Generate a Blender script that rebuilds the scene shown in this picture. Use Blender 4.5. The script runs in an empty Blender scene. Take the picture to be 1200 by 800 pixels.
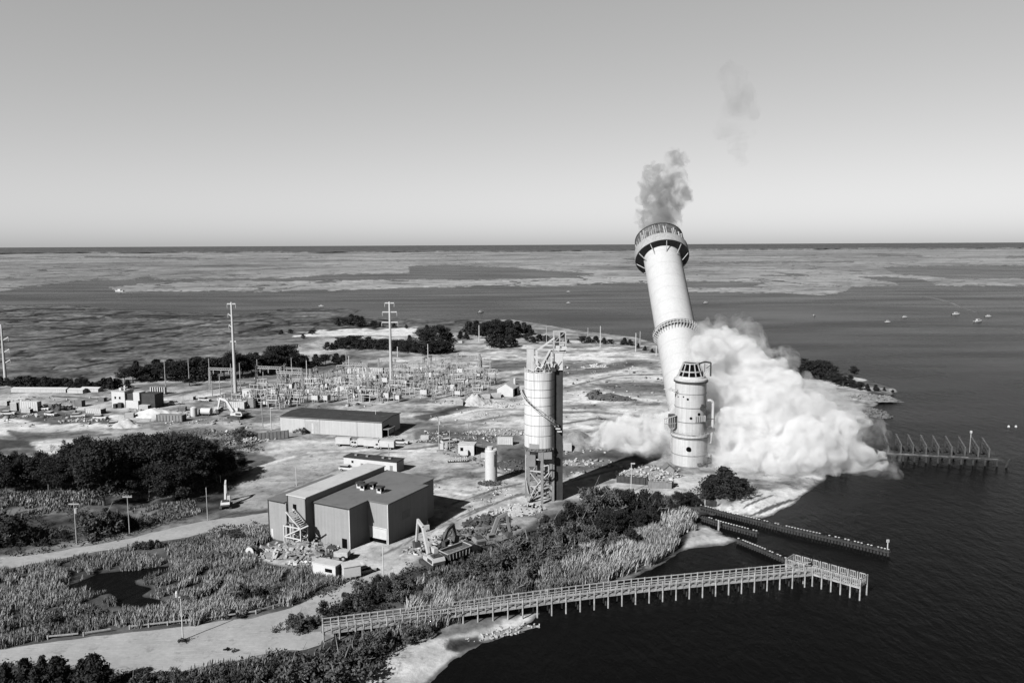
import bpy, bmesh, math, random
import numpy as np
from mathutils import Vector, Matrix
from mathutils.geometry import tessellate_polygon

R = math.radians
sc = bpy.context.scene
COL = sc.collection
rnd = random.Random(7)

# ---------------------------------------------------------------- camera
H = 85.0
F = 942.0
TH = math.atan((400 - 286.2) / F)
RO = 0.005
_r0 = np.array([1, 0, 0.]); _u0 = np.array([0, math.sin(TH), math.cos(TH)]); _f = np.array([0, math.cos(TH), -math.sin(TH)])
_r = _r0 * math.cos(RO) - _u0 * math.sin(RO)
_u = _u0 * math.cos(RO) + _r0 * math.sin(RO)
WZ = -1.2                                   # water level


def at(px, py, z=0.0):
    """surveyed point of the photograph -> world point at height z"""
    d = _r * ((px - 600) / F) + _u * ((400 - py) / F) + _f
    t = (z - H) / d[2]
    return Vector((d[0] * t, d[1] * t, z))


def atY(px, py, Y):
    d = _r * ((px - 600) / F) + _u * ((400 - py) / F) + _f
    t = Y / d[1]
    return Vector((d[0] * t, Y, H + d[2] * t))


def proj(x, y, z):
    v = np.stack([np.broadcast_to(x, np.shape(y)), y, np.broadcast_to(z, np.shape(y)) - H], -1)
    q = v @ _f
    return 600 + F * (v @ _r) / q, 400 - F * (v @ _u) / q


cam_d = bpy.data.cameras.new('camera')
cam = bpy.data.objects.new('camera', cam_d)
COL.objects.link(cam)
cam_d.sensor_width = 36
cam_d.lens = 36 * F / 1200
cam_d.clip_start = 1
cam_d.clip_end = 200000
m = Matrix(((_r[0], _u[0], -_f[0], 0), (_r[1], _u[1], -_f[1], 0), (_r[2], _u[2], -_f[2], H), (0, 0, 0, 1)))
cam.matrix_world = m
sc.camera = cam

# ---------------------------------------------------------------- light
SUN_AZ, SUN_EL = 39.0, 35.0                 # shadows run towards azimuth 39 (from +Y to +X)
ld = bpy.data.lights.new('sun', 'SUN')
ld.energy = 5.0
ld.angle = R(0.5)
ld.color = (1.0, 1.0, 1.0)             # monochrome film
lo = bpy.data.objects.new('sun', ld)
COL.objects.link(lo)
dv = Vector((math.sin(R(SUN_AZ)) * math.cos(R(SUN_EL)), math.cos(R(SUN_AZ)) * math.cos(R(SUN_EL)), -math.sin(R(SUN_EL))))
lo.rotation_euler = dv.to_track_quat('-Z', 'Y').to_euler()
lo.location = (-200, -200, 300)

w = bpy.data.worlds.new('World')
sc.world = w
w.use_nodes = True
nt = w.node_tree
nt.nodes.clear()
sky = nt.nodes.new('ShaderNodeTexSky')
sky.sky_type = 'NISHITA'
sky.sun_disc = False
sky.sun_elevation = R(SUN_EL)
sky.sun_rotation = R(SUN_AZ + 180)
sky.altitude = 80
sky.air_density = 1.0
sky.dust_density = 1.2
sky.ozone_density = 1.0
sep = nt.nodes.new('ShaderNodeSeparateColor')       # red-filter black and white film
nt.links.new(sky.outputs[0], sep.inputs[0])
SKY_GAIN, SKY_GAMMA = 1.98, .60
pw = nt.nodes.new('ShaderNodeMath'); pw.operation = 'POWER'; pw.inputs[1].default_value = SKY_GAMMA
ml = nt.nodes.new('ShaderNodeMath'); ml.operation = 'MULTIPLY'; ml.inputs[1].default_value = SKY_GAIN
nt.links.new(sep.outputs[0], pw.inputs[0]); nt.links.new(pw.outputs[0], ml.inputs[0])
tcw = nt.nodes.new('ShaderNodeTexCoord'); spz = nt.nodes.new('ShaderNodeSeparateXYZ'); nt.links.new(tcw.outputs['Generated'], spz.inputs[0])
mrz = nt.nodes.new('ShaderNodeMapRange'); mrz.interpolation_type = 'SMOOTHSTEP'      # sky above the view dimmed to cut fill light
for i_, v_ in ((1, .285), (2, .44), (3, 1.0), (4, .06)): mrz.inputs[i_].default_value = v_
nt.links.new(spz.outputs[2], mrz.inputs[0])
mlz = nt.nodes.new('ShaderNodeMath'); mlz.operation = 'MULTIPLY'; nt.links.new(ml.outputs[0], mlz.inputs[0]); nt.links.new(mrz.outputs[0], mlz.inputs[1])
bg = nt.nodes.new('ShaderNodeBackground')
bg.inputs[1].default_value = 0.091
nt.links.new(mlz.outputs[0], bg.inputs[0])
wo = nt.nodes.new('ShaderNodeOutputWorld')
nt.links.new(bg.outputs[0], wo.inputs[0])

sc.view_settings.view_transform = 'Standard'
sc.view_settings.look = 'None'
sc.view_settings.exposure = 0.6
sc.view_settings.gamma = 1.0
sc.render.engine = 'CYCLES'
cy = sc.cycles
cy.use_denoising = True
try:
    cy.denoiser = 'OPENIMAGEDENOISE'
except Exception:
    pass
cy.max_bounces = 16
cy.diffuse_bounces = 0
cy.glossy_bounces = 1
cy.transmission_bounces = 2
cy.transparent_max_bounces = 8
cy.volume_bounces = 12
cy.caustics_reflective = False
cy.caustics_refractive = False
cy.sample_clamp_indirect = 6.0


# ---------------------------------------------------------------- noise
def _h(ix, iy, iz, s):
    n = (ix.astype(np.int64) * 374761393 + iy.astype(np.int64) * 668265263 + iz.astype(np.int64) * 2147483647 + s * 144665) & 0x7fffffff
    n = ((n ^ (n >> 13)) * 1274126177) & 0x7fffffff
    n = ((n ^ (n >> 16)) * 668265263) & 0x7fffffff
    return (n & 0xffff) / 65535.0


def vn2(x, y, s=0):
    ix = np.floor(x); iy = np.floor(y); fx = x - ix; fy = y - iy
    fx = fx * fx * (3 - 2 * fx); fy = fy * fy * (3 - 2 * fy)
    z = np.zeros_like(ix)
    a = _h(ix, iy, z, s); b = _h(ix + 1, iy, z, s); c = _h(ix, iy + 1, z, s); d = _h(ix + 1, iy + 1, z, s)
    return (a + (b - a) * fx) * (1 - fy) + (c + (d - c) * fx) * fy


def fbm2(x, y, oct=4, s=0):
    x = np.asarray(x, float); y = np.asarray(y, float)
    t = 0; a = .5; n = 0
    for i in range(oct):
        t = t + a * vn2(x * 2 ** i + 17.3 * i, y * 2 ** i - 9.1 * i, s + i); n += a; a *= .5
    return t / n * 2 - 1


def vn3(x, y, z, s=0):
    ix = np.floor(x); iy = np.floor(y); iz = np.floor(z); fx = x - ix; fy = y - iy; fz = z - iz
    fx = fx * fx * (3 - 2 * fx); fy = fy * fy * (3 - 2 * fy); fz = fz * fz * (3 - 2 * fz)
    r = 0
    for dx in (0, 1):
        for dy in (0, 1):
            for dz in (0, 1):
                r = r + _h(ix + dx, iy + dy, iz + dz, s) * (fx if dx else 1 - fx) * (fy if dy else 1 - fy) * (fz if dz else 1 - fz)
    return r


def sdpoly(px, py, poly):
    """signed distance, positive inside"""
    P = np.array(poly, float)
    ins = np.zeros(px.shape, bool); dmin = np.full(px.shape, 1e18)
    n = len(P)
    for i in range(n):
        x0, y0 = P[i]; x1, y1 = P[(i + 1) % n]
        ex, ey = x1 - x0, y1 - y0
        t = np.clip(((px - x0) * ex + (py - y0) * ey) / (ex * ex + ey * ey + 1e-12), 0, 1)
        dmin = np.minimum(dmin, (px - x0 - t * ex) ** 2 + (py - y0 - t * ey) ** 2)
        if y0 != y1:
            c = ((y0 > py) != (y1 > py)) & (px < (x1 - x0) * (py - y0) / (y1 - y0) + x0)
            ins ^= c
    d = np.sqrt(dmin)
    return np.where(ins, d, -d)


def sdline(px, py, pts):
    P = np.array(pts, float); dmin = np.full(px.shape, 1e18)
    for i in range(len(P) - 1):
        x0, y0 = P[i]; x1, y1 = P[i + 1]
        ex, ey = x1 - x0, y1 - y0
        t = np.clip(((px - x0) * ex + (py - y0) * ey) / (ex * ex + ey * ey + 1e-12), 0, 1)
        dmin = np.minimum(dmin, (px - x0 - t * ex) ** 2 + (py - y0 - t * ey) ** 2)
    return np.sqrt(dmin)


def sstep(a, b, x):
    t = np.clip((x - a) / (b - a), 0, 1)
    return t * t * (3 - 2 * t)


# ---------------------------------------------------------------- materials
MATS = {}
GREY = .74                                  # one overall scale on the greys below, lowered to deepen shade


def mat(name, tone, var=.25, scale=.6, rough=.85, bump=.0, streak=0.0, metal=0.0, attr=None, stain=0.0, spec=.3, ribs=0.0, detail=6, nr=.6):
    """grey procedural surface: two noises, optional vertical streaks, ribs (sheet metal) and dark stains"""
    if name in MATS:
        return MATS[name]
    mt = bpy.data.materials.new(name); mt.use_nodes = True
    t = mt.node_tree; N = t.nodes; L = t.links
    b = N['Principled BSDF']
    b.inputs['Roughness'].default_value = rough; b.inputs['Metallic'].default_value = metal
    b.inputs['Specular IOR Level'].default_value = spec
    g = N.new('ShaderNodeNewGeometry')

    def noise(vec, sc_, det=detail, ro=nr):
        n = N.new('ShaderNodeTexNoise'); n.inputs['Scale'].default_value = sc_; n.inputs['Detail'].default_value = det; n.inputs['Roughness'].default_value = ro
        L.new(vec, n.inputs['Vector']); return n.outputs['Fac']

    def mathn(op, a, c):
        n = N.new('ShaderNodeMath'); n.operation = op
        for i, v in enumerate((a, c)):
            if isinstance(v, (int, float)): n.inputs[i].default_value = v
            else: L.new(v, n.inputs[i])
        return n.outputs[0]

    def mrange(x, a, c, lo_, hi_):
        n = N.new('ShaderNodeMapRange'); n.inputs[1].default_value = a; n.inputs[2].default_value = c; n.inputs[3].default_value = lo_; n.inputs[4].default_value = hi_
        L.new(x, n.inputs[0]); return n.outputs[0]
    pos = g.outputs['Position']
    n1 = noise(pos, scale); n2 = noise(pos, scale * 7.3)
    f = mathn('MULTIPLY', mrange(n1, .3, .7, 1 - var, 1 + var), mrange(n2, .3, .7, 1 - var * .6, 1 + var * .6))
    if attr:
        a = N.new('ShaderNodeAttribute'); a.attribute_name = attr
        base = a.outputs['Fac']
    else:
        base = tone
    v = mathn('MULTIPLY', mathn('MULTIPLY', f, base), GREY)
    if streak:
        mp = N.new('ShaderNodeMapping'); mp.inputs['Scale'].default_value = (1.6, 1.6, .05); L.new(pos, mp.inputs[0])
        v = mathn('MULTIPLY', v, mrange(noise(mp.outputs[0], .9), .35, .65, 1 - streak, 1 + streak * .4))
    if stain:
        v = mathn('MULTIPLY', v, mrange(noise(pos, scale * 2.3, 8, .7), .56, .64, 1, 1 - stain))
    L.new(v, b.inputs['Base Color'])
    if bump or ribs:
        bp = N.new('ShaderNodeBump'); bp.inputs['Strength'].default_value = 1; bp.inputs['Distance'].default_value = 1
        hsrc = mathn('MULTIPLY', n2, bump or 0)
        if ribs:
            tc = N.new('ShaderNodeTexCoord')
            sx = N.new('ShaderNodeSeparateXYZ'); L.new(tc.outputs['Object'], sx.inputs[0])
            ss = mathn('ADD', sx.outputs[0], sx.outputs[1])
            hsrc = mathn('ADD', hsrc, mathn('MULTIPLY', mathn('SINE', mathn('MULTIPLY', ss, 9.0), 0), ribs))
        L.new(hsrc, bp.inputs['Height']); L.new(bp.outputs[0], b.inputs['Normal'])
    MATS[name] = mt
    return mt


def smart(name, tone, **k): return mat(name, tone, **k)


# ---------------------------------------------------------------- mesh builder
class MB:
    def __init__(s): s.v = []; s.f = []

    def add(s, vs, fs):
        o = len(s.v); s.v.extend([tuple(p) for p in vs]); s.f.extend([tuple(i + o for i in q) for q in fs]); return s

    def box(s, x0, x1, y0, y1, z0, z1, M=None):
        vs = [Vector(p) for p in ((x0, y0, z0), (x1, y0, z0), (x1, y1, z0), (x0, y1, z0), (x0, y0, z1), (x1, y0, z1), (x1, y1, z1), (x0, y1, z1))]
        if M is not None: vs = [M @ p for p in vs]
        return s.add(vs, [(3, 2, 1, 0), (4, 5, 6, 7), (0, 1, 5, 4), (1, 2, 6, 5), (2, 3, 7, 6), (3, 0, 4, 7)])

    def bar(s, a, b, w, h=None):
        a = Vector(a); b = Vector(b); d = b - a
        if d.length < 1e-6: return s
        h = h or w
        q = d.to_track_quat('Z', 'Y').to_matrix().to_4x4(); q.translation = a
        return s.box(-w / 2, w / 2, -h / 2, h / 2, 0, d.length, q)

    def tube(s, a, b, r0, r1=None, n=8, cap=True):
        a = Vector(a); b = Vector(b); r1 = r0 if r1 is None else r1; d = b - a
        q = d.to_track_quat('Z', 'Y').to_matrix()
        vs = []
        for c, r in ((a, r0), (b, r1)):
            for k in range(n):
                t = 2 * math.pi * k / n
                vs.append(c + q @ Vector((r * math.cos(t), r * math.sin(t), 0)))
        fs = [(k, (k + 1) % n, n + (k + 1) % n, n + k) for k in range(n)]
        if cap: fs += [tuple(range(n - 1, -1, -1)), tuple(range(n, 2 * n))]
        return s.add(vs, fs)

    def path(s, pts, r, n=6):
        for a, b in zip(pts, pts[1:]): s.tube(a, b, r, r, n)
        return s

    def lathe(s, prof, n=32, c=(0, 0, 0), cap=True, M=None):
        vs = []
        for r, z in prof:
            for k in range(n):
                t = 2 * math.pi * k / n
                p = Vector((c[0] + r * math.cos(t), c[1] + r * math.sin(t), c[2] + z))
                vs.append(M @ p if M is not None else p)
        fs = []
        for i in range(len(prof) - 1):
            for k in range(n):
                fs.append((i * n + k, i * n + (k + 1) % n, (i + 1) * n + (k + 1) % n, (i + 1) * n + k))
        if cap: fs += [tuple(range(n - 1, -1, -1)), tuple((len(prof) - 1) * n + k for k in range(n))]
        return s.add(vs, fs)

    def ring(s, r0, r1, z0, z1, n=32, c=(0, 0, 0), M=None):
        prof = [(r0, z0), (r1, z0), (r1, z1), (r0, z1), (r0, z0)]
        return s.lathe(prof, n, c, cap=False, M=M)

    def prism(s, poly, z0, z1):
        """closed polygon (ccw) extruded from z0 to z1; z may be a list per vertex for the top"""
        n = len(poly); zt = z1 if isinstance(z1, (list, tuple)) else [z1] * n
        vs = [(p[0], p[1], z0) for p in poly] + [(p[0], p[1], zt[i]) for i, p in enumerate(poly)]
        fs = [(i, (i + 1) % n, n + (i + 1) % n, n + i) for i in range(n)] + [tuple(range(n - 1, -1, -1)), tuple(range(n, 2 * n))]
        return s.add(vs, fs)

    def side(s, prof, x0, x1):
        """profile in (y,z), extruded along x"""
        n = len(prof)
        vs = [(x0, p[0], p[1]) for p in prof] + [(x1, p[0], p[1]) for p in prof]
        fs = [(i, (i + 1) % n, n + (i + 1) % n, n + i) for i in range(n)] + [tuple(range(n - 1, -1, -1)), tuple(range(n, 2 * n))]
        return s.add(vs, fs)

    def mesh(s, name, m, smooth=False):
        me = bpy.data.meshes.new(name); me.from_pydata(s.v, [], s.f)
        bm = bmesh.new(); bm.from_mesh(me); bmesh.ops.recalc_face_normals(bm, faces=bm.faces); bm.to_mesh(me); bm.free()
        if m: me.materials.append(m)
        if smooth:
            me.polygons.foreach_set('use_smooth', [True] * len(me.polygons))
            try: me.set_sharp_from_angle(angle=R(35))
            except Exception: pass
        me.update(); return me

    def build(s, name, m, parent=None, smooth=False, label=None):
        o = bpy.data.objects.new(name, s.mesh(name, m, smooth)); COL.objects.link(o)
        if parent: o.parent = parent
        if label: o['label'] = label
        return o


def npmesh(name, verts, faces, m, attrs=None, smooth=False):
    """fast mesh from arrays; faces (N,k)"""
    me = bpy.data.meshes.new(name)
    verts = np.asarray(verts, np.float32); faces = np.asarray(faces, np.int32); k = faces.shape[1]
    me.vertices.add(len(verts)); me.vertices.foreach_set('co', verts.ravel())
    me.loops.add(faces.size); me.loops.foreach_set('vertex_index', faces.ravel())
    me.polygons.add(len(faces)); me.polygons.foreach_set('loop_start', np.arange(0, faces.size, k, dtype=np.int32))
    if smooth: me.polygons.foreach_set('use_smooth', np.ones(len(faces), bool))
    me.update(calc_edges=True)
    for an, av in (attrs or {}).items():
        a = me.attributes.new(an, 'FLOAT', 'POINT'); a.data.foreach_set('value', np.asarray(av, np.float32))
    if m: me.materials.append(m)
    return me


def link(name, me, parent=None):
    o = bpy.data.objects.new(name, me); COL.objects.link(o)
    if parent: o.parent = parent
    return o


def tag(o, label=None, cat=None, group=None, kind=None):
    if label: o['label'] = label
    if cat: o['category'] = cat
    if group: o['group'] = group
    if kind: o['kind'] = kind
    return o


def thing(name, label, cat, loc=(0, 0, 0), rz=0.0, group=None):
    o = bpy.data.objects.new(name, None); COL.objects.link(o)
    o.location = loc; o.rotation_euler = (0, 0, rz); o.empty_display_size = .5
    return tag(o, label, cat, group)


def copy_tree(o, parent=None):
    c = o.copy(); COL.objects.link(c)
    if parent: c.parent = parent
    for ch in list(o.children): copy_tree(ch, c)
    return c


class Proto:
    """first use moves the built thing itself, later uses copy it with its parts"""
    def __init__(s, root): s.root = root; s.used = False

    def put(s, loc, rz=0.0, label=None, group=None, scale=None, cat=None):
        if s.used: o = copy_tree(s.root)
        else: o = s.root; s.used = True
        o.location = loc; o.rotation_euler = (0, 0, rz)
        o.scale = (1, 1, 1) if scale is None else ((scale,) * 3 if isinstance(scale, (int, float)) else scale)
        if label: o['label'] = label
        if group: o['group'] = group
        elif 'group' in o: del o['group']
        if cat: o['category'] = cat
        return o


ORD = 'first second third fourth fifth sixth seventh eighth ninth tenth eleventh twelfth thirteenth fourteenth fifteenth sixteenth seventeenth eighteenth nineteenth twentieth'.split()
TENS = {2: 'twenty', 3: 'thirty', 4: 'forty', 5: 'fifty', 6: 'sixty', 7: 'seventy'}


def ordinal(i):
    i += 1
    if i <= 20: return ORD[i - 1]
    if i % 10 == 0: return TENS[i // 10][:-1] + 'ieth'
    return TENS[i // 10] + '-' + ORD[i % 10 - 1]


def structure(o): o['kind'] = 'structure'; return o
def stuff(o, label=None): o['kind'] = 'stuff'; return o
# ---------------------------------------------------------------- ground sheet of the peninsula
SHORE = [(-500, 352), (0, 357), (90, 358), (170, 364), (235, 366), (262, 368), (288, 368), (332, 361), (400, 361), (424, 363), (410, 369), (440, 372), (540, 374), (575, 373), (600, 374), (640, 380),
         (660, 384), (700, 389), (742, 394), (768, 401), (800, 402), (830, 406), (880, 412), (905, 418), (930, 423), (962, 429), (985, 434), (1008, 442), (1045, 452), (1052, 458), (1040, 466), (1024, 476), (1018, 487), (1024, 497), (1006, 503), (1018, 516), (1022, 531),
         (1000, 534), (985, 545), (966, 562), (948, 575), (928, 591), (897, 605), (872, 604), (845, 603), (820, 601), (822, 612), (842, 621), (866, 632), (848, 638), (815, 641), (795, 647), (770, 664), (735, 676), (700, 686), (665, 693), (640, 702), (628, 722),
         (612, 734), (588, 745), (560, 757), (528, 774), (505, 795), (480, 830), (430, 900), (-700, 900)]


def make_ground():
    NR, NC = 560, 600
    ys = 100 * np.exp(np.linspace(0, math.log(1320 / 100), NR))
    ts = np.linspace(-.86, .56, NC)
    Y = np.repeat(ys[:, None], NC, 1); X = ts[None, :] * (Y + 30)
    X = X.ravel(); Y = Y.ravel()
    n_f = fbm2(X / 3, Y / 3, 4, 1); n_m = fbm2(X / 14, Y / 14, 5, 5); n_l = fbm2(X / 60, Y / 60, 4, 9)
    n_st = fbm2(X / 40, Y / 9, 4, 15)
    spx, spy = proj(X, Y, -.9)
    px, py = proj(X, Y, 0.)
    kpx = np.clip(F / Y, .5, 8)                       # pixels per metre, only to turn survey distances into metres
    sd = sdpoly(spx, spy * 1.0, SHORE) / kpx          # roughly metres (foreshortened across)
    sd = sd * np.where(Y > 600, 3.0, 1.6) + n_f * .9 + n_m * 1.2
    z = WZ + 1.2 * sstep(0, 7, sd) - 2.5 * sstep(0, 6, -sd)
    tone = .27 * (1 + .7 * n_m + .5 * n_l + .4 * n_f)

    def reg(poly, t, soft=3., jag=4., amp=.25, keep=0.):
        nonlocal tone
        P = np.array(poly); pad = soft + jag * 2
        mk = (px > P[:, 0].min() - pad) & (px < P[:, 0].max() + pad) & (py > P[:, 1].min() - pad) & (py < P[:, 1].max() + pad)
        if not mk.any(): return
        d = sdpoly(px[mk], py[mk], poly) + jag * (1.6 * n_m[mk] + .6 * n_f[mk] + 1.5 * n_st[mk])
        wgt = sstep(-soft, soft, d) * (1 - keep)
        tone[mk] = tone[mk] * (1 - wgt) + wgt * t * np.clip(1 + amp * (1.6 * n_m[mk] + 1.2 * n_f[mk] + 1.6 * n_st[mk]), .15, 1.9)

    def stroke(pts, t, w_, jag=1., amp=.2):
        nonlocal tone
        P = np.array(pts); pad = w_ + jag * 3
        mk = (px > P[:, 0].min() - pad) & (px < P[:, 0].max() + pad) & (py > P[:, 1].min() - pad) & (py < P[:, 1].max() + pad)
        if not mk.any(): return
        d = w_ - sdline(px[mk], py[mk], pts) + jag * n_m[mk]
        wgt = sstep(-w_ * .4, w_ * .4, d)
        tone[mk] = tone[mk] * (1 - wgt) + wgt * t * (1 + amp * n_f[mk])
        return mk, wgt
    # marsh on the far side of the plant
    marsh = [(-500, 350), (430, 355), (600, 370), (550, 384), (500, 388), (370, 392), (345, 400), (300, 408), (150, 436), (90, 446), (-500, 452)]
    reg(marsh, .125, 3, 3, .4)
    dm = sdpoly(px, py, marsh); mm = sstep(-2, 4, dm)
    ck = np.minimum(np.abs(fbm2(X / 90, Y / 110, 4, 201)), np.abs(fbm2(X / 45, Y / 60, 3, 207)) * 1.7)
    ckw = sstep(.045, .012, ck) * mm
    tone *= (1 + mm * (.16 * n_st + .55 * n_l + .35 * n_m + .35 * n_f)) * (1 - .8 * ckw)
    z = z - mm * .55 * (sd > 4) - .45 * ckw * (sd > 4)
    for pts, w_ in (([(0, 374), (40, 374), (72, 375), (110, 371), (180, 369), (262, 370)], 1.1), ([(140, 361), (165, 361)], 1.2), ([(60, 383), (110, 386)], .9), ([(120, 398), (135, 393), (160, 388), (200, 384), (240, 378)], 1.0),
                   ([(0, 400), (60, 396), (110, 388)], .7), ([(90, 430), (120, 424), (170, 420)], .7), ([(280, 388), (310, 384), (345, 378)], 1.2), ([(130, 369), (190, 372), (250, 369)], .9), ([(180, 404), (200, 402)], .8), ([(0, 365), (30, 361), (100, 362)], .7)):
        r_ = stroke(pts, .03, w_, .8)
        if r_: z[r_[0]] -= .5 * r_[1]
    for pts in ([(45, 377), (70, 377)], [(200, 398), (262, 388)], [(230, 402), (270, 393)], [(305, 397), (330, 401)], [(90, 366), (130, 372)], [(75, 434), (150, 425)]):
        stroke(pts, .20, .5, 2.2, .9)
    reg([(270, 398), (340, 388), (375, 396), (330, 412), (250, 415)], .17, 3, 3, .4)
    # the plant site: bleached sand and dirt
    site = [(-500, 452), (60, 452), (150, 462), (250, 445), (330, 432), (400, 424), (470, 418), (540, 402), (620, 396), (745, 402), (790, 408), (850, 440), (1000, 520), (940, 575), (830, 592), (720, 580), (640, 590), (600, 606), (520, 628), (460, 655), (430, 680), (316, 640), (316, 600), (250, 600), (300, 545), (250, 520), (-500, 520)]
    reg(site, .31, 4, 5, .35)
    reg([(373, 386), (420, 384), (488, 383), (492, 390), (470, 395), (380, 394), (345, 393)], .5, 1, 2, .12)
    reg([(520, 425), (560, 412), (700, 404), (745, 406), (760, 420), (690, 428), (600, 430)], .36, 3, 4, .4)
    reg([(660, 420), (705, 411), (720, 416), (700, 424)], .5, 1.5, 2, .2)
    reg([(640, 440), (700, 424), (775, 432), (782, 448), (720, 456), (650, 452)], .42, 3, 4, .35)
    reg([(650, 436), (690, 432), (735, 423), (770, 425), (740, 430), (700, 437), (655, 442)], .13, 1.5, 2, .4)
    reg([(560, 427), (620, 424), (618, 431), (570, 434)], .12, 1.5, 2, .4)
    reg([(690, 450), (740, 446), (785, 450), (784, 460), (720, 458)], .15, 1.5, 3, .4)
    reg([(500, 478), (560, 470), (640, 462), (700, 462), (780, 480), (780, 498), (700, 500), (600, 498), (520, 500)], .38, 4, 6, .3)
    reg([(486, 490), (520, 478), (560, 470), (575, 470), (530, 484), (500, 494)], .08, 1.5, 2, .3)
    reg([(500, 470), (545, 462), (560, 466), (500, 482)], .4, 2, 2, .2)
    reg([(583, 527), (613, 520), (660, 520), (690, 540), (640, 560), (600, 556), (585, 545)], .12, 3, 4, .5)
    reg([(660, 530), (740, 520), (760, 545), (700, 560), (660, 575)], .14, 3, 3, .4)
    reg([(486, 505), (520, 500), (570, 505), (600, 505), (612, 515), (570, 522), (520, 520), (490, 522)], .15, 3, 4, .5)
    reg([(505, 565), (560, 560), (600, 575), (560, 595), (520, 605), (505, 600)], .3, 3, 4, .4)
    # west side of the site
    reg([(-500, 488), (60, 488), (140, 494), (135, 500), (60, 499), (-500, 497)], .10, 2, 3, .4)
    reg([(0, 478), (60, 482), (128, 488), (128, 497), (60, 492), (0, 490)], .11, 2, 3, .5)
    reg([(-500, 493), (30, 494), (60, 499), (130, 500), (125, 507), (60, 508), (-500, 512)], .42, 1.5, 3, .25)
    reg([(30, 520), (70, 514), (110, 518), (95, 530), (60, 530)], .42, 2, 3, .25)
    reg([(10, 506), (60, 506), (110, 510), (60, 514), (20, 518)], .13, 2, 3, .4)
    reg([(-20, 512), (30, 514), (40, 525), (-20, 530)], .07, 2, 4, .4)
    reg([(130, 488), (165, 486), (180, 495), (150, 500)], .4, 2, 3, .2)
    reg([(200, 500), (300, 505), (310, 520), (240, 525), (200, 515)], .17, 3, 6, .6)
    # switchyard gravel
    reg([(255, 480), (270, 440), (400, 425), (560, 420), (590, 450), (500, 470), (430, 478), (340, 478)], .30, 4, 4, .4)
    reg([(250, 440), (300, 430), (380, 426), (420, 424), (380, 436), (300, 446)], .13, 3, 3, .5)
    reg([(360, 445), (410, 438), (440, 440), (420, 452), (370, 455)], .5, 2, 2, .15)
    # fields, verges
    reg([(-500, 520), (10, 545), (80, 535), (250, 540), (300, 545), (268, 580), (262, 600), (200, 612), (100, 632), (0, 650), (-500, 700)], .085, 3, 4, .7)
    reg([(0, 572), (60, 576), (120, 574), (160, 580), (100, 602), (0, 605)], .13, 4, 6, .8)
    reg([(180, 580), (222, 588), (232, 606), (160, 614), (150, 600)], .15, 4, 5, .6)
    reg([(-500, 668), (0, 668), (150, 640), (316, 614), (318, 635), (300, 660), (370, 672), (415, 682), (340, 712), (200, 735), (0, 760), (-500, 780)], .07, 3, 3, .6)
    reg([(400, 745), (380, 735), (380, 720), (430, 690), (480, 668), (560, 645), (600, 630), (640, 605), (720, 575), (840, 585), (820, 610), (800, 640), (700, 684), (630, 716), (500, 735)], .06, 3, 3, .6)
    reg([(-500, 775), (0, 778), (130, 790), (240, 786), (330, 766), (385, 750), (480, 735), (520, 735), (460, 765), (400, 810), (300, 860), (-500, 860)], .06, 3, 4, .5)
    # parking yard and haul road, light packed dirt
    reg([(300, 545), (345, 520), (400, 512), (500, 520), (540, 530), (480, 560), (420, 556), (330, 585), (316, 602), (268, 604), (262, 592)], .33, 3, 3, .15)
    reg([(316, 530), (345, 518), (480, 528), (520, 524), (480, 540), (380, 536)], .38, 2, 3, .2)
    reg([(250, 525), (300, 532), (320, 540), (300, 548), (280, 540)], .1, 2, 4, .4)
    reg([(410, 646), (432, 632), (457, 640), (505, 614), (560, 592), (612, 572), (660, 560), (740, 538), (745, 548), (650, 590), (600, 604), (540, 625), (480, 660), (455, 680), (430, 690), (400, 690)], .38, 2, 2, .2)
    reg([(255, 600), (316, 594), (316, 604), (255, 612)], .1, 2, 2, .3)
    reg([(716, 574), (722, 560), (760, 556), (830, 556), (890, 574), (872, 582), (800, 580), (740, 582)], .4, 2, 2, .2)
    reg([(290, 640), (330, 634), (410, 640), (400, 658), (340, 662), (290, 652)], .34, 3, 3, .35)
    # wheel tracks worn into the yard and the open sand
    for pts, t_ in (([(330, 575), (390, 552), (450, 530), (520, 521)], .2), ([(340, 582), (400, 556), (470, 541)], .22), ([(300, 548), (360, 530), (430, 527), (510, 529)], .46), ([(457, 646), (520, 616), (590, 586), (660, 566), (740, 545)], .22), ([(470, 650), (530, 622), (596, 594)], .5), ([(448, 650), (500, 622), (560, 596), (612, 578)], .2),
                   ([(505, 565), (540, 556), (575, 552), (600, 556)], .17), ([(510, 572), (545, 580), (590, 572)], .5), ([(520, 500), (600, 486), (690, 482), (770, 490)], .22), ([(660, 455), (720, 440), (780, 438)], .2), ([(505, 492), (560, 480), (640, 474)], .55), ([(480, 472), (540, 455), (610, 438), (690, 430)], .18),
                   ([(10, 505), (70, 512), (130, 509)], .16), ([(130, 470), (200, 468), (260, 462)], .5), ([(180, 466), (240, 456), (300, 449)], .14), ([(60, 464), (130, 468)], .14), ([(230, 470), (290, 482), (330, 483)], .2), ([(530, 590), (575, 575), (612, 566)], .15), ([(660, 470), (700, 462), (775, 470)], .5), ([(640, 500), (700, 490), (780, 500)], .16)):
        stroke(pts, t_, 1.0, 1.6, .5)
    # beaches
    reg([(840, 606), (858, 590), (890, 573), (945, 570), (950, 578), (925, 594), (897, 608), (860, 608)], .46, 2, 2, .12)
    for pts in ([(868, 588), (893, 579)], [(872, 592), (905, 580)], [(880, 600), (925, 583)], [(890, 598), (935, 580)], [(878, 590), (889, 586)]):
        stroke(pts, .12, .9, .8)
    reg([(800, 640), (812, 618), (830, 612), (870, 634), (820, 645), (790, 650)], .42, 2, 2, .15)
    reg([(735, 668), (800, 640), (820, 642), (770, 668), (740, 680)], .22, 2, 2, .3)
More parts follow.
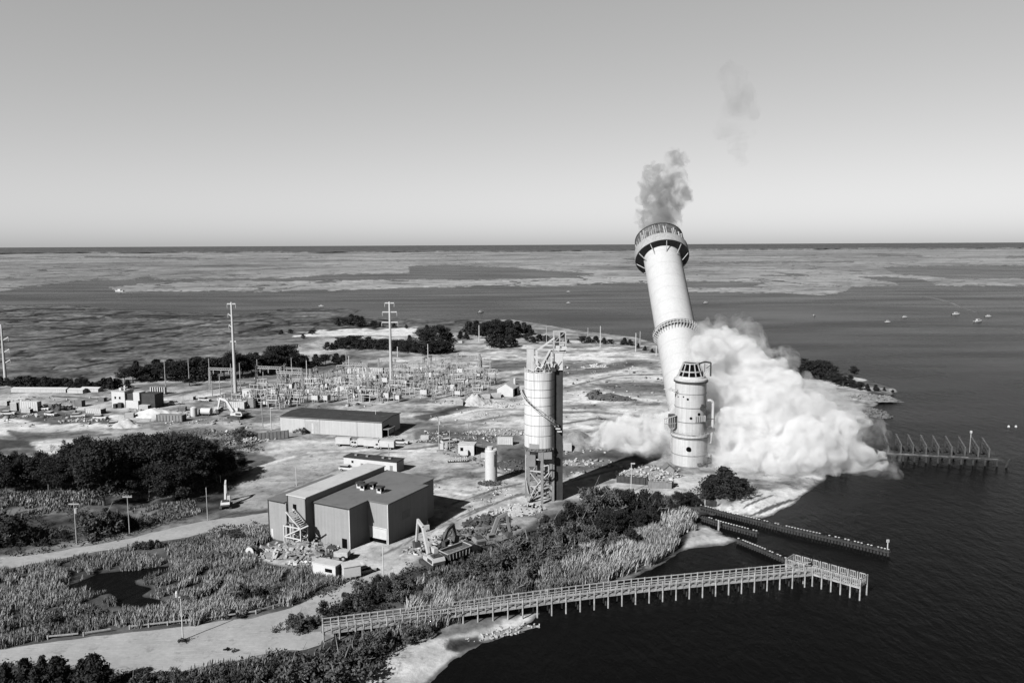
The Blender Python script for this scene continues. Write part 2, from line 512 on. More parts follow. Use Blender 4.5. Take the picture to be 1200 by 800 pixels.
    reg([(400, 820), (440, 775), (470, 752), (520, 744), (580, 728), (640, 705), (660, 698), (640, 726), (590, 752), (530, 785), (480, 840)], .45, 2.5, 3, .2)
    reg([(525, 745), (560, 738), (572, 748), (540, 760), (520, 758)], .12, 1.5, 3, .5)
    reg([(1000, 500), (1000, 470), (1020, 455), (1050, 455), (1055, 462), (1030, 480), (1030, 505)], .3, 2, 3, .6)
    reg([(895, 425), (990, 432), (1050, 450), (1040, 455), (1000, 450), (960, 442)], .13, 2, 2, .6)
    reg([(985, 437), (1015, 443), (1010, 447), (985, 443)], .4, 1, 1, .2)
    wet = sstep(1.6, .2, sd); tone *= (1 - .65 * wet)
    # dark pool in the reeds
    pool = [(62, 690), (90, 680), (115, 670), (160, 665), (200, 661), (202, 666), (180, 672), (155, 678), (160, 684), (178, 688), (165, 697), (190, 702), (196, 710), (165, 717), (140, 708), (130, 693), (95, 692)]
    pd = sdpoly(px, py, pool) + 3 * n_m
    pk = sstep(-2, 2, pd); tone *= (1 - .9 * pk); z -= pk * .5
    tone = np.where(tone > .2, tone + (tone - .24) * .8, tone)
    tone = np.clip(tone, .012, .78)
    calm = sstep(0, 12, sd)
    z = z + (n_f * .06 + n_m * .16) * calm
    # drop what lies well under water
    keepv = sd > -9
    idx = np.arange(NR * NC).reshape(NR, NC)
    q = np.stack([idx[:-1, :-1], idx[:-1, 1:], idx[1:, 1:], idx[1:, :-1]], -1).reshape(-1, 4)
    q = q[keepv[q].any(1)]
    used = np.unique(q); remap = np.full(NR * NC, -1); remap[used] = np.arange(len(used))
    gm = mat('ground_earth', .3, var=.40, scale=.10, rough=.95, bump=.15, attr='tone', spec=.1, stain=.5, detail=12, nr=.74)
    o = link('ground', npmesh('ground', np.stack([X, Y, z], -1)[used], remap[q], gm, {'tone': tone[used]}, smooth=True))
    structure(o)
    return o


ground_o = make_ground()


# ---------------------------------------------------------------- far marsh, forest, water
def make_far():
    NR, NC = 420, 700
    ys = 1250 * np.exp(np.linspace(0, math.log(9800 / 1250), NR)); ts = np.linspace(-.8, .8, NC)
    Y = np.repeat(ys[:, None], NC, 1); X = (ts[None, :] * Y).ravel(); Y = Y.ravel()
    px, py = proj(X, Y, -.6)
    lx, ly = X / Y * 60, np.log(Y) * 9
    n1 = fbm2(X / 90, Y / 90, 4, 21); n2 = fbm2(X / 400, Y / 500, 5, 31); n3 = fbm2(lx * 1.2, ly * 14, 4, 41)
    land = [(-900, 294), (2200, 287), (2200, 322), (1250, 334), (1195, 334), (1140, 335), (1100, 334), (1080, 327), (1030, 323), (1010, 325), (1040, 330), (1060, 334), (1000, 336), (990, 342), (960, 345), (900, 343), (800, 342), (770, 338), (768, 331), (700, 331.5), (667, 334),
            (560, 335), (480, 336.5), (420, 339.5), (310, 341.5), (240, 341), (170, 341), (140, 342), (128, 337), (150, 333.5), (200, 330), (260, 328.6), (330, 329.3), (400, 329), (330, 325.5), (240, 326), (150, 327.5), (97, 329), (60, 332.5), (20, 338), (0, 341), (-60, 344), (-900, 352)]
    wat = [[(386, 327.5), (330, 327), (400, 321), (480, 320.5), (480, 312.5), (520, 310), (600, 314), (697, 320.5), (660, 325), (560, 327.5), (470, 327)],
           [(800, 329), (840, 329.5), (900, 330.5), (880, 336), (840, 337), (800, 336.5)], [(1035, 313), (1120, 311.5), (2200, 309), (2200, 325), (1200, 325), (1120, 326), (1050, 320)],
           [(1030, 299), (1080, 299.2), (1080, 300), (1030, 300)], [(100, 300), (230, 302), (230, 303), (100, 301.2)], [(730, 303), (760, 301.5), (775, 304), (750, 306)], [(820, 307.5), (1000, 306), (1000, 307), (820, 308.6)], [(1180, 300), (1400, 299), (1400, 302), (1180, 301.6)]]
    s = np.maximum(.35, np.clip((py - 286) / 22, .1, 2.))
    d = sdpoly(px, py, land) + s * (1.1 * n3 + .5 * n1)
    for wp in wat:
        d = np.minimum(d, -(sdpoly(px, py, wp) + s * (.9 * n3 + .4 * n1)))
    creek = np.minimum(np.abs(fbm2(lx * .5, ly * 3.0, 3, 77)), np.abs(fbm2(lx * 1.3, ly * 5.0, 3, 79)) * 1.6) / .06
    c2 = np.minimum(np.abs(fbm2(X / 420, Y / 700, 4, 83)), np.abs(fbm2(X / 1100, Y / 2000, 4, 87))) / .05; creek = np.minimum(creek, c2)
    d = np.minimum(d, np.where(creek < .3, (creek - .25) * 4, 9))
    hi = sstep(-.6, .6, d)
    z = WZ - 1.0 + hi * 1.5
    tone = (.29 + .08 * sstep(300, 340, py)) * (1 + .6 * n2 + .5 * n3 + .25 * n1)
    left = sstep(600, 100, px) * sstep(300, 312, py); tone *= 1 - .25 * left
    edge = sstep(2.2, .2, d); tone *= 1 - .55 * edge * sstep(.0, .3, fbm2(lx * 3, ly * 5, 3, 91))
    tone = np.clip(tone, .03, .5)
    keepv = d > -1.5
    idx = np.arange(NR * NC).reshape(NR, NC)
    q = np.stack([idx[:-1, :-1], idx[:-1, 1:], idx[1:, 1:], idx[1:, :-1]], -1).reshape(-1, 4); q = q[keepv[q].any(1)]
    used = np.unique(q); remap = np.full(NR * NC, -1); remap[used] = np.arange(len(used))
    mm = mat('marsh_grass', .25, var=.18, scale=.02, rough=.95, attr='tone', spec=.05)
    o = link('marsh', npmesh('marsh', np.stack([X, Y, z], -1)[used], remap[q], mm, {'tone': tone[used]}, smooth=True)); structure(o)
    # the wooded mainland behind the marsh: a canopy sheet with real height
    NR, NC = 60, 900
    ys = np.concatenate([[9300, 9305], 9310 * np.exp(np.linspace(0.002, math.log(70000 / 9310), NR - 2))])
    Y = np.repeat(ys[:, None], NC, 1); X = (np.linspace(-.9, .9, NC)[None, :] * Y)
    edge = 1300 * fbm2(X / 1100, np.zeros_like(X), 4, 51); edge = edge + np.where(X > 300, 900, 0) * sstep(0, 3000, X)
    Yw = Y + edge * np.exp(-(Y - 9300) / 6000)
    z = 13 + 8 * fbm2(X / 40, Y / 200, 4, 61) + 10 * np.clip(fbm2(X / 700, Y / 700, 2, 63), 0, 1)
    z[0] = -2; z[1] *= .6
    idx = np.arange(NR * NC).reshape(NR, NC)
    q = np.stack([idx[:-1, :-1], idx[:-1, 1:], idx[1:, 1:], idx[1:, :-1]], -1).reshape(-1, 4)
    fm = mat('far_forest', .125, var=.5, scale=.008, rough=1, spec=0)  # lighter grey stands in for distance haze
    o = link('far_forest', npmesh('far_forest', np.stack([X.ravel(), Yw.ravel(), z.ravel()], -1), q, fm, smooth=False)); stuff(o)


make_far()


def make_water():
    mt = bpy.data.materials.new('water'); mt.use_nodes = True
    t = mt.node_tree; N = t.nodes; L = t.links; b = N['Principled BSDF']
    b.inputs['Base Color'].default_value = (.004, .004, .004, 1)
    b.inputs['Roughness'].default_value = .22
    b.inputs['IOR'].default_value = 1.33
    b.inputs['Specular IOR Level'].default_value = .048
    g = N.new('ShaderNodeNewGeometry')
    mp = N.new('ShaderNodeMapping'); mp.inputs['Rotation'].default_value = (0, 0, R(25)); mp.inputs['Scale'].default_value = (1, .45, 1)
    L.new(g.outputs['Position'], mp.inputs[0])
    n1 = N.new('ShaderNodeTexNoise'); n1.inputs['Scale'].default_value = .35; n1.inputs['Detail'].default_value = 6; n1.inputs['Roughness'].default_value = .62
    L.new(mp.outputs[0], n1.inputs['Vector'])
    n2 = N.new('ShaderNodeTexNoise'); n2.inputs['Scale'].default_value = .012; n2.inputs['Detail'].default_value = 5
    mp2 = N.new('ShaderNodeMapping'); mp2.inputs['Scale'].default_value = (.35, 1.3, 1); mp2.inputs['Rotation'].default_value = (0, 0, R(-8))
    L.new(g.outputs['Position'], mp2.inputs[0]); L.new(mp2.outputs[0], n2.inputs['Vector'])
    mr = N.new('ShaderNodeMapRange'); mr.inputs[1].default_value = .35; mr.inputs[2].default_value = .65; mr.inputs[3].default_value = .30; mr.inputs[4].default_value = .50     # wind patches
    L.new(n2.outputs['Fac'], mr.inputs[0])
    bp = N.new('ShaderNodeBump'); bp.inputs['Distance'].default_value = 1.0
    L.new(mr.outputs[0], bp.inputs['Strength']); L.new(n1.outputs['Fac'], bp.inputs['Height']); L.new(bp.outputs[0], b.inputs['Normal'])
    mr2 = N.new('ShaderNodeMapRange'); mr2.inputs[1].default_value = .35; mr2.inputs[2].default_value = .65; mr2.inputs[3].default_value = .22; mr2.inputs[4].default_value = .30
    L.new(n2.outputs['Fac'], mr2.inputs[0]); L.new(mr2.outputs[0], b.inputs['Roughness'])
    mb = MB(); S = 90000
    mb.add([(-S, -S, WZ), (S, -S, WZ), (S, S, WZ), (-S, S, WZ)], [(0, 1, 2, 3)])
    structure(mb.build('water', mt))


make_water()


# ---------------------------------------------------------------- roads: sheets just above the flat ground
def ground_z_sampler():
    me = ground_o.data
    n = len(me.vertices); co = np.empty(n * 3, np.float32); me.vertices.foreach_get('co', co); co = co.reshape(-1, 3)
    from mathutils.kdtree import KDTree
    kd = KDTree(n)
    for i, c in enumerate(co): kd.insert(c * np.array([1, 1, 0], np.float32), i)
    kd.balance()
    return lambda x, y: co[kd.find((x, y, 0))[1]][2]


gz_raw = ground_z_sampler()


def gz(x, y): return float(gz_raw(x, y))


def G(px, py):
    """point of the photo on the ground surface"""
    p = at(px, py, 0)
    for _ in range(2): p = at(px, py, gz(p.x, p.y))
    return p


def road(name, poly_px, tone_mat, lift=.10):
    pts = [at(*p) for p in poly_px]
    dense = []
    for a, b in zip(pts, pts[1:] + pts[:1]):
        k = max(1, int((b - a).length / 1.5))
        dense += [a.lerp(b, i / k) for i in range(k)]
    D = np.array([(p.x, p.y) for p in dense])
    j = fbm2(D[:, 0] / 4, D[:, 1] / 4, 4, 101) * 1.1; j2 = fbm2(D[:, 0] / 4 + 50, D[:, 1] / 4, 4, 103) * 1.1
    D = D + np.stack([j, j2], -1)
    bm = bmesh.new()
    vs = [bm.verts.new((x, y, 0)) for x, y in D]
    tris = tessellate_polygon([[Vector((x, y, 0)) for x, y in D]])
    for t in tris:
        try: bm.faces.new([vs[i] for i in t])
        except ValueError: pass
    for _ in range(6):
        es = [e for e in bm.edges if e.calc_length() > 3.0]
        if not es: break
        bmesh.ops.subdivide_edges(bm, edges=es, cuts=1)
        bmesh.ops.triangulate(bm, faces=bm.faces)
    for v in bm.verts: v.co.z = gz(v.co.x, v.co.y) + lift
    bmesh.ops.recalc_face_normals(bm, faces=bm.faces)
    me = bpy.data.meshes.new(name); bm.to_mesh(me); bm.free(); me.materials.append(tone_mat)
    if me.polygons and me.polygons[0].normal.z < 0: me.flip_normals()
    return structure(link(name, me))


rm = mat('road_sand', .40, var=.14, scale=.12, rough=.95, bump=.05, spec=.1, stain=.25)
road('road', [(-220, 690), (0, 656), (65, 646), (150, 631), (185, 623), (215, 616), (245, 610), (290, 604), (330, 598), (330, 606), (317, 614), (290, 618), (250, 623), (200, 633), (150, 640), (60, 657), (0, 668), (-220, 708)], rm, .12)
road('road', [(-220, 795), (0, 761), (60, 753), (130, 744), (200, 736), (300, 723), (340, 713), (370, 699), (400, 687), (420, 679), (442, 670), (452, 676), (432, 689), (410, 701), (388, 712), (370, 720), (335, 736), (334, 742), (374, 741), (381, 748), (376, 756), (350, 762), (318, 766), (270, 776), (240, 785), (180, 787), (140, 789), (120, 781), (60, 776), (0, 777), (-220, 815)], rm, .12)


def wake(pts, w0, w1):
    P = [at(x, y, WZ + .03) for x, y in pts]; vs = []
    for i, p in enumerate(P):
        a = P[max(0, i - 1)]; c = P[min(len(P) - 1, i + 1)]; d = (c - a).normalized(); n = Vector((-d.y, d.x, 0)); w_ = w0 + (w1 - w0) * i / (len(P) - 1)
        vs += [p + n * w_ / 2, p - n * w_ / 2]
    mb = MB(); mb.add(vs, [(2 * i, 2 * i + 1, 2 * i + 3, 2 * i + 2) for i in range(len(P) - 1)])
    o = mb.build('wake', mat('wake_foam', .17, var=.7, scale=.12, rough=.8, spec=.1)); o['kind'] = 'stuff'


wake([(1078, 347.4), (1092, 349), (1104, 351.5), (1114, 354.5), (1122, 358), (1132, 362), (1144, 366)], 10, 2)
wake([(1010, 379.5), (1060, 381.5), (1120, 383.5), (1200, 386)], 1.5, 3)
wake([(560, 367.5), (520, 369), (480, 370)], 1.2, 3)


# standing water in the reed field
pd_ = [(50, 694), (85, 676), (115, 666), (160, 660), (206, 657), (210, 668), (184, 676), (182, 690), (204, 700), (202, 714), (165, 722), (132, 712), (122, 698), (90, 698)]
mb = MB(); P_ = [at(x, y, -.30) for x, y in pd_]
mb.add(P_, [tuple(range(len(P_)))])
structure(mb.build('pond', bpy.data.materials['water']))
# ---------------------------------------------------------------- shared materials
m_conc = mat('pale_concrete', .52, var=.035, scale=.3, rough=.85, streak=.07, spec=.2)
m_conc_d = mat('dark_concrete', .16, var=.2, scale=.3, rough=.9, streak=.2)
m_steel_w = mat('white_painted_steel', .56, var=.06, scale=.2, rough=.5, streak=.18, stain=.12)
m_steel_g = mat('galvanised_steel', .42, var=.12, scale=.5, rough=.5, metal=.0)
m_steel_l = mat('light_steel', .58, var=.1, scale=.5, rough=.55)
m_dark = mat('dark_steel', .05, var=.3, scale=.5, rough=.6)
m_black = mat('black_opening', .006, var=.3, scale=.5, rough=.9, spec=0)
m_rust = mat('rusted_steel', .11, var=.4, scale=.8, rough=.9)
m_wood = mat('weathered_wood', .36, var=.25, scale=.7, rough=.9, bump=.03)
m_wood_l = mat('bleached_timber', .35, var=.4, scale=.8, rough=.9, bump=.03)
m_wood_d = mat('tarred_timber', .045, var=.4, scale=.8, rough=.9, bump=.05)
m_white = mat('white_paint', .60, var=.06, scale=.4, rough=.5, stain=.08)
m_grey = mat('mid_grey_paint', .24, var=.15, scale=.5, rough=.6)
m_clad = mat('grey_sheet_cladding', .32, var=.06, scale=.15, rough=.6, streak=.10)
m_roof = mat('grey_metal_roof', .18, var=.10, scale=.12, rough=.6, stain=.2)
m_roof_l = mat('pale_metal_roof', .55, var=.10, scale=.12, rough=.6, stain=.2)
m_roof_d = mat('dark_flat_roof', .045, var=.25, scale=.25, rough=.9, stain=.3)
m_clad_w = mat('white_sheet_cladding', .52, var=.05, scale=.15, rough=.6, streak=.12)
m_glass = mat('dark_glass', .02, var=.1, scale=.5, rough=.1, spec=.5)
m_rubber = mat('black_rubber', .02, var=.3, scale=2, rough=.9)
m_yel = mat('pale_machine_paint', .50, var=.1, scale=.8, rough=.5, stain=.25)
m_machd = mat('dark_machine_paint', .07, var=.3, scale=.8, rough=.6, stain=.2)
m_ins = mat('grey_porcelain', .38, var=.1, scale=1, rough=.3)


def zpx(px, py, Y): return atY(px, py, Y).z


# ---------------------------------------------------------------- the falling chimney
def make_chimney():
    base = at(819, 534)
    top = atY(772, 281, base.y + 84)
    ax = (top - base); Ls = ax.length
    root = thing('chimney_stack', 'tall pale concrete chimney stack toppling sideways out of the dust cloud', 'chimney', base)
    root.rotation_euler = ax.to_track_quat('Z', 'Y').to_euler()
    rb, rt_ = 9.1, 8.9
    MB().lathe([(rb + .1, -3)] + [(rb + (rt_ - rb) * i / 24, Ls * i / 24 if i < 24 else Ls + .8) for i in range(25)] + [(rt_ - .6, Ls + .8), (rt_ - .6, Ls - 12)], 64, cap=False).build('shaft', m_conc, root, smooth=True)
    b = MB()
    for i in range(1, 16): b.ring(rb - .3, rb + (rt_ - rb) * i / 16 + .02, Ls * i / 16 - .07, Ls * i / 16 + .07, 64)
    b.build('pour_joints', mat('joint_concrete', .42, var=.2, scale=.4, rough=.9), root, smooth=True)
    crown = MB().ring(9.0, 13.0, Ls - 12.4, Ls - 8.0, 64).build('crown_band', mat('weathered_concrete', .36, var=.12, scale=.3, rough=.9, streak=.2), root, smooth=True)
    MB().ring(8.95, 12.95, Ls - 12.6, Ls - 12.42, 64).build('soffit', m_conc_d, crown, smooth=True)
    mp = mat('louvre_panel', .13, var=.6, scale=.4, rough=.7, streak=.6)
    MB().ring(11.3, 11.6, Ls - 7.95, Ls - .5, 64).build('screen_wall', mp, root, smooth=True)
    b = MB()
    for k in range(72):
        t = 2 * math.pi * k / 72
        if rnd.random() < .45 and k % 6: continue
        c, s = math.cos(t), math.sin(t); h = rnd.choice((4.5, 5.5, 7.0))
        b.bar((11.68 * c, 11.68 * s, Ls - 7.8), (11.68 * c, 11.68 * s, Ls - 7.8 + h), .2 + .45 * rnd.random(), .2)
    b.build('screen_ribs', mat('dull_steel', .36, var=.4, scale=.6, rough=.7), root)
    MB().ring(11.1, 11.8, Ls - .5, Ls, 64).build('top_rim', m_dark, root, smooth=True)
    b = MB()
    for k in range(10):
        t = 2 * math.pi * (k + .5) / 10; c, s = math.cos(t), math.sin(t)
        MB().bar((9.0 * c, 9.0 * s, Ls - 16.5), (12.5 * c, 12.5 * s, Ls - 12.7), .3).build('bracket', m_steel_g, root)
    f0, f1 = 0., 1.
    for _ in range(40):
        fm_ = (f0 + f1) / 2; p = base + ax * fm_
        if float(proj(np.array([p.x]), np.array([p.y]), np.array([p.z]))[1][0]) > 394: f0 = fm_
        else: f1 = fm_
    zg = Ls * f0; rg = rb + (rt_ - rb) * f0
    g = MB().ring(rg - .05, rg + 1.5, zg, zg + .3, 64).build('gallery', m_conc, root, smooth=True)
    b = MB()
    for k in range(44):
        t = 2 * math.pi * k / 44; c, s = math.cos(t), math.sin(t)
        b.bar(((rg + 1.35) * c, (rg + 1.35) * s, zg + .2), ((rg + 1.35) * c, (rg + 1.35) * s, zg + 2.0), .28)
        b.bar((rg * c, rg * s, zg - 1.7), ((rg + 1.35) * c, (rg + 1.35) * s, zg), .38)
    b.ring(rg + 1.2, rg + 1.5, zg + 1.9, zg + 2.1, 64)
    b.build('guard_rail', m_steel_g, g)
    MB().ring(rg - .05, rg + .04, zg + .3, zg + 2.6, 64).build('shadow_band', mat('shade_concrete', .2, var=.6, scale=.4, rough=.9), g, smooth=True)  # dark band painted on as shade above the gallery floor
    # cable ladder up the shaded edge
    b = MB()
    for t in (R(-38), R(-35)):
        b.bar((9.25 * math.cos(t), 9.25 * math.sin(t), 0), (9.1 * math.cos(t), 9.1 * math.sin(t), Ls - 13), .25)
    for k in range(70):
        z = Ls * k / 80; r = 9.2 - .15 * k / 75
        b.bar((r * math.cos(R(-38)), r * math.sin(R(-38)), z), (r * math.cos(R(-35)), r * math.sin(R(-35)), z), .12)
    b.build('ladder', m_dark, root)
    b = MB()
    for t, z in ((200, .52), (205, .30), (290, .35), (310, .6), (262, .62), (300, .66)):
        r = rb - .1 * z + .05; c, s = math.cos(R(t)), math.sin(R(t))
        MB().bar((r * c, r * s, Ls * z), (r * c, r * s, Ls * z + 1.1), .5, .5).build('light_fitting', m_grey, root)
    return root, base, top


chimney, CH_B, CH_T = make_chimney()


# ---------------------------------------------------------------- scrubber tower in front of it
def make_scrubber():
    Y = 306.6
    c = at(807.5, 543); c = Vector((c.x * Y / c.y, Y, 0))
    root = thing('scrubber_tower', 'white cylindrical scrubber tower with ringed shell and skeletal cone top', 'tower', c)
    z = lambda py: zpx(807, py, Y - 5)
    b = MB().lathe([(6.9, -.5), (6.9, z(513)), (5.95, z(510)), (5.95, z(447))], 48)
    sh = b.build('shell', m_steel_w, root, smooth=True)
    b = MB()
    for py, r in ((533, 7.0), (513.5, 7.2), (495, 6.05), (478, 6.05), (462, 5.98)):
        b.ring(r - .3, r + .08, z(py) - .12, z(py) + .12, 48)
    b.build('stiffener_rings', mat('stained_steel', .28, var=.3, scale=.6, rough=.7), sh, smooth=True)
    MB().ring(6.7, 7.5, z(511) - .3, z(511) + .5, 48).build('walkway_ledge', m_steel_w, root, smooth=True)
    b = MB()
    for k in range(26):
        t = 2 * math.pi * k / 26; r = 7.4
        b.bar((r * math.cos(t), r * math.sin(t), z(511)), (r * math.cos(t), r * math.sin(t), z(511) + 1.7), .14)
    b.ring(7.33, 7.47, z(511) + 1.6, z(511) + 1.75, 48); b.ring(7.33, 7.47, z(511) + .9, z(511) + 1., 48)
    b.build('guard_rail', m_steel_g, root)
    zt = z(447)
    MB().lathe([(6.4, zt - .1), (6.4, zt + .5), (5.6, zt + .9), (5.4, zt + 1.6)], 48).build('top_flange', m_steel_w, root, smooth=True)
    MB().ring(5.9, 6.55, zt - .7, zt - .1, 48).build('flange_shade_ring', m_dark, root, smooth=True)  # dark ring put in as the shade under the flange
    cone = MB().lathe([(4.7, zt + 1.3), (2.7, zt + 6.2)], 24).build('cone', m_black, root, smooth=True)
    b = MB()
    for k in range(12):
        t = 2 * math.pi * (k + .3) / 12
        b.bar((5.2 * math.cos(t), 5.2 * math.sin(t), zt + 1.2), (3.1 * math.cos(t), 3.1 * math.sin(t), zt + 6.4), .35)
    b.ring(4.15, 4.5, zt + 3.2, zt + 3.7, 24); b.ring(2.7, 3.25, zt + 6.2, zt + 6.6, 24)
    b.build('cone_frame', m_steel_g, cone)
    # hooked vent pipe at the top, riser pipe down the side
    b = MB().path([(2.4, -1.5, zt + 6.3), (5.0, -1, zt + 7.0), (7.3, -1, zt + 6.6), (7.3, -1, zt + 1.4)], .33, 8)
    b.bar((5.0, -1, zt + 7), (5.0, -1, zt + 3), .2); b.bar((5.6, -1, zt + 4.5), (7.3, -1, zt + 5.8), .2)
    b.build('vent_pipe', m_dark, root, smooth=True)
    b = MB().path([(6.0, -2.5, z(471)), (7.2, -2.6, z(470.5)), (8.2, -2.6, z(473)), (8.2, -2.6, z(505)), (7.9, -2.4, z(512)), (7.6, -2.2, z(521))], .55, 10)
    b.build('riser_pipe', m_steel_w, root, smooth=True)
    b = MB(); b.box(6.2, 8.9, -3.6, -1.2, z(506), z(503)); b.bar((6, -3, z(492)), (8.8, -3, z(492)), .3); b.box(6.6, 7.3, -3.4, -2.4, z(506), z(500))
    for i in range(7): b.bar((6.1 + .3 * i, -3.7, z(506)), (6.1 + .3 * i, -3.7, z(501)), .12)
    b.build('side_platform', m_rust, root)
    # duct stub with hanging rods on the west side
    b = MB(); b.box(-8.3, -5.6, -2.6, 1.2, z(503), z(488.5))
    dz = b.build('duct_stub', m_dark, root)
    b = MB()
    for i in range(6): b.bar((-10.4 + .75 * i, -3.0, z(490) - .6 * (i < 2)), (-10.2 + .75 * i, -3.0, z(503) + rnd.uniform(-1, .6)), .22)
    b.bar((-10.6, -3, z(492)), (-6, -3, z(488)), .35); b.bar((-10.4, -3, z(498)), (-6, -3, z(497)), .22)
    b.build('torn_frame', m_steel_g, dz)
    b = MB(); b.bar((-5.4, -2.5, z(458)), (-11, -3.2, z(456.5)), .35); b.bar((-5.6, -3, z(460)), (-8.8, -3.6, z(455)), .25); b.bar((-5.6, -2.6, z(463)), (-8, -3, z(458)), .2); b.box(-8.6, -7.8, -3.6, -2.6, z(459), z(455.5))
    b.build('broken_pipes', m_steel_l, root)
    # dark holes cut in the shell and a ladder box
    b = MB()
    for px, py, r in ((800.5, 467.5, .45), (804.5, 489.5, .55), (814, 485, .6), (802, 525, 1.0), (796, 465, .3), (791, 466, .3), (803, 526, .7)):
        rad = (5.95 if py < 511 else 6.9) + .03
        xx = (px - 807.5) * .326; yy = -math.sqrt(max(.1, rad * rad - xx * xx)); n = Vector((xx, yy, 0)).normalized()
        p = Vector((xx, yy, z(py))); b.tube(p - n * .3, p + n * .03, r, r, 9)
    b.build('holes', m_black, sh)
    b = MB()
    xx = 3.4; yy = -math.sqrt(5.95 ** 2 - xx * xx)
    b.box(2.6, 4.3, yy - .7, yy + 1, z(480), z(476)); b.box(3.0, 3.9, yy - .8, yy + .6, z(476), z(473.6))
    b.build('instrument_box', m_dark, root)
    b = MB()
    for i in range(6): b.box(.6 + .75 * i, 1.0 + .75 * i, -6.15 + .09 * i * i * .8, -5.2, z(494), z(487))
    b.build('rib_panel', m_steel_g, root)
    b = MB(); b.box(4.2, 6.8, -6.6, -4, 0, 3.4); b.box(1.6, 3.2, -7.4, -6, .6, 1.5); b.bar((5, -7.2, 0), (5.2, -7.2, 5.5), .3); b.bar((3.5, -7.2, 1.6), (6.6, -7.2, 2.2), .35); b.bar((6.8, -6.8, 0), (6.8, -6.8, 4.8), .4)
    b.build('base_valves', m_rust, root)
    return root


make_scrubber()


# ---------------------------------------------------------------- ash silo
def make_silo():
    Y = 262.0
    c0 = at(632.3, 583); c = Vector((c0.x * Y / c0.y, Y, 0))
    root = thing('ash_silo', 'tall ringed ash silo on braced steel legs with dark shaft alongside', 'silo', c)
    z = lambda py: zpx(632, py, Y - 4)
    s = .2795; r = 5.05
    z0, z1 = z(528), z(437)
    dr = MB().lathe([(r, z0), (r, z1)], 48).build('drum', mat('silo_concrete', .68, var=.06, scale=.06, rough=.85, streak=.38, spec=.2), root, smooth=True)
    b = MB()
    for py in (446, 456.5, 465.5, 475.5, 486.5, 498.5, 510.5): b.ring(r - .2, r + .05, z(py) - .07, z(py) + .07, 48)
    b.build('joint_bands', mat('joint_stain', .2, var=.4, scale=.8, rough=.9), dr, smooth=True)
    b = MB()
    b.ring(r - .2, r + .25, z0 - .1, z0 + .35, 48); b.ring(r - .2, r + .25, z(525.5) - .1, z(525.5) + .2, 48)
    for k in range(30):
        t = 2 * math.pi * k / 30; b.bar((r * 1.03 * math.cos(t), r * 1.03 * math.sin(t), z0 + .2), (r * 1.03 * math.cos(t), r * 1.03 * math.sin(t), z(525.5)), .3 if k % 3 else .6)
    b.build('ring_beam', m_conc_d, root)
    MB().box(-3.5, -.4, -r - .05, -r + 1.3, z(525), z(519.5)).build('sign_board', mat('grey_board', .33, var=.1, scale=.5), root)
    MB().lathe([(r - .1, z0 - .1), (1.4, z(548))], 32).build('hopper', m_dark, root, smooth=True)
    # legs and bracing: six columns, rings of beams
    for k in range(6):
        t = 2 * math.pi * (k + .5) / 6 + R(8)
        MB().bar((4.75 * math.cos(t), 4.75 * math.sin(t), -.3), (4.75 * math.cos(t), 4.75 * math.sin(t), z0), .85).build('leg', m_grey, root)
    P = [(4.75 * math.cos(2 * math.pi * (k + .5) / 6 + R(8)), 4.75 * math.sin(2 * math.pi * (k + .5) / 6 + R(8))) for k in range(6)]
    b = MB(); lv = [0.3, z(570), z(552), z(538)]
    for k in range(6):
        a = P[k]; d = P[(k + 1) % 6]
        for i, h in enumerate(lv[1:]): b.bar((*a, h), (*d, h), .4)
        for i in range(2):
            if (k + i) % 2: b.bar((*a, lv[i]), (*d, lv[i + 1]), .28)
            else: b.bar((*d, lv[i]), (*a, lv[i + 1]), .28)
    b.build('bracing', m_steel_g, root)
    b = MB(); b.box(-4.0, -1.5, -4.6, -1, z(546), z(533)); b.box(-.6, 3.9, -5.0, -4.2, z(537), z(529)); b.box(-.8, 4.2, -2.5, 1, z(560), z(540))
    b.build('plant_boxes', m_grey, root)
    b = MB().path([(.2, -4.8, z(546)), (2.8, -5.0, z(544)), (2.9, -5.0, z(553)), (1.0, -4.8, z(560)), (-1.5, -4.6, z(570)), (-3.4, -4.5, z(584))], .22, 8)
    b.path([(-4.6, -2, z(534)), (-4.6, -3.4, z(562)), (-3.8, -4.2, z(578))], .18, 8); b.box(-4.4, -3.4, -4.7, -3.7, z(586), z(581))
    b.build('discharge_pipes', m_steel_g, root, smooth=True)
    # lift tower on the east side, its shade put into the dark colour
    x0 = (649.6 - 632.3) * s; x1 = (659.8 - 632.3) * s
    MB().box(x0, x1, -1.2, 2.6, -.3, z(417)).build('lift_tower', mat('shaded_cladding', .045, var=.2, scale=.4, rough=.7, streak=.3), root)
    b = MB(); b.box(x0 + .1, x1 - .1, -1.9, -1.3, z(435), z(415)); b.build('lift_head', m_steel_l, root)
    # headframe
    hb = MB()
    X0, X1 = (649 - 632.3) * s, (662.5 - 632.3) * s
    for x in (X0, (X0 + X1) / 2, X1):
        for y in (-1.5, 1.8): hb.bar((x, y, z(416)), (x, y, z(390)), .35)
    for py in (414, 402, 390):
        for y in (-1.5, 1.8): hb.bar((X0, y, z(py)), (X1, y, z(py)), .3)
    hb.bar((X0, -1.5, z(402)), (X1, -1.5, z(390)), .2); hb.bar((X0, -1.5, z(414)), (X1, -1.5, z(402)), .2)
    hb.build('headframe', m_steel_g, root)
    b = MB(); b.box(X0 + .5, X0 + 1.8, -1.2, 1, z(409), z(398)); b.box(X0 + 2.0, X1 - .2, -1.0, 1, z(397), z(391)); b.build('hoist_motor', m_dark, root)
    b = MB(); b.box(X0 + .6, X0 + 1.9, -2.0, -1.3, z(412), z(406)); b.box(X1 - 1.2, X1 + .4, -2.2, -1.2, z(411), z(407)); b.build('hoist_box', m_white, root)
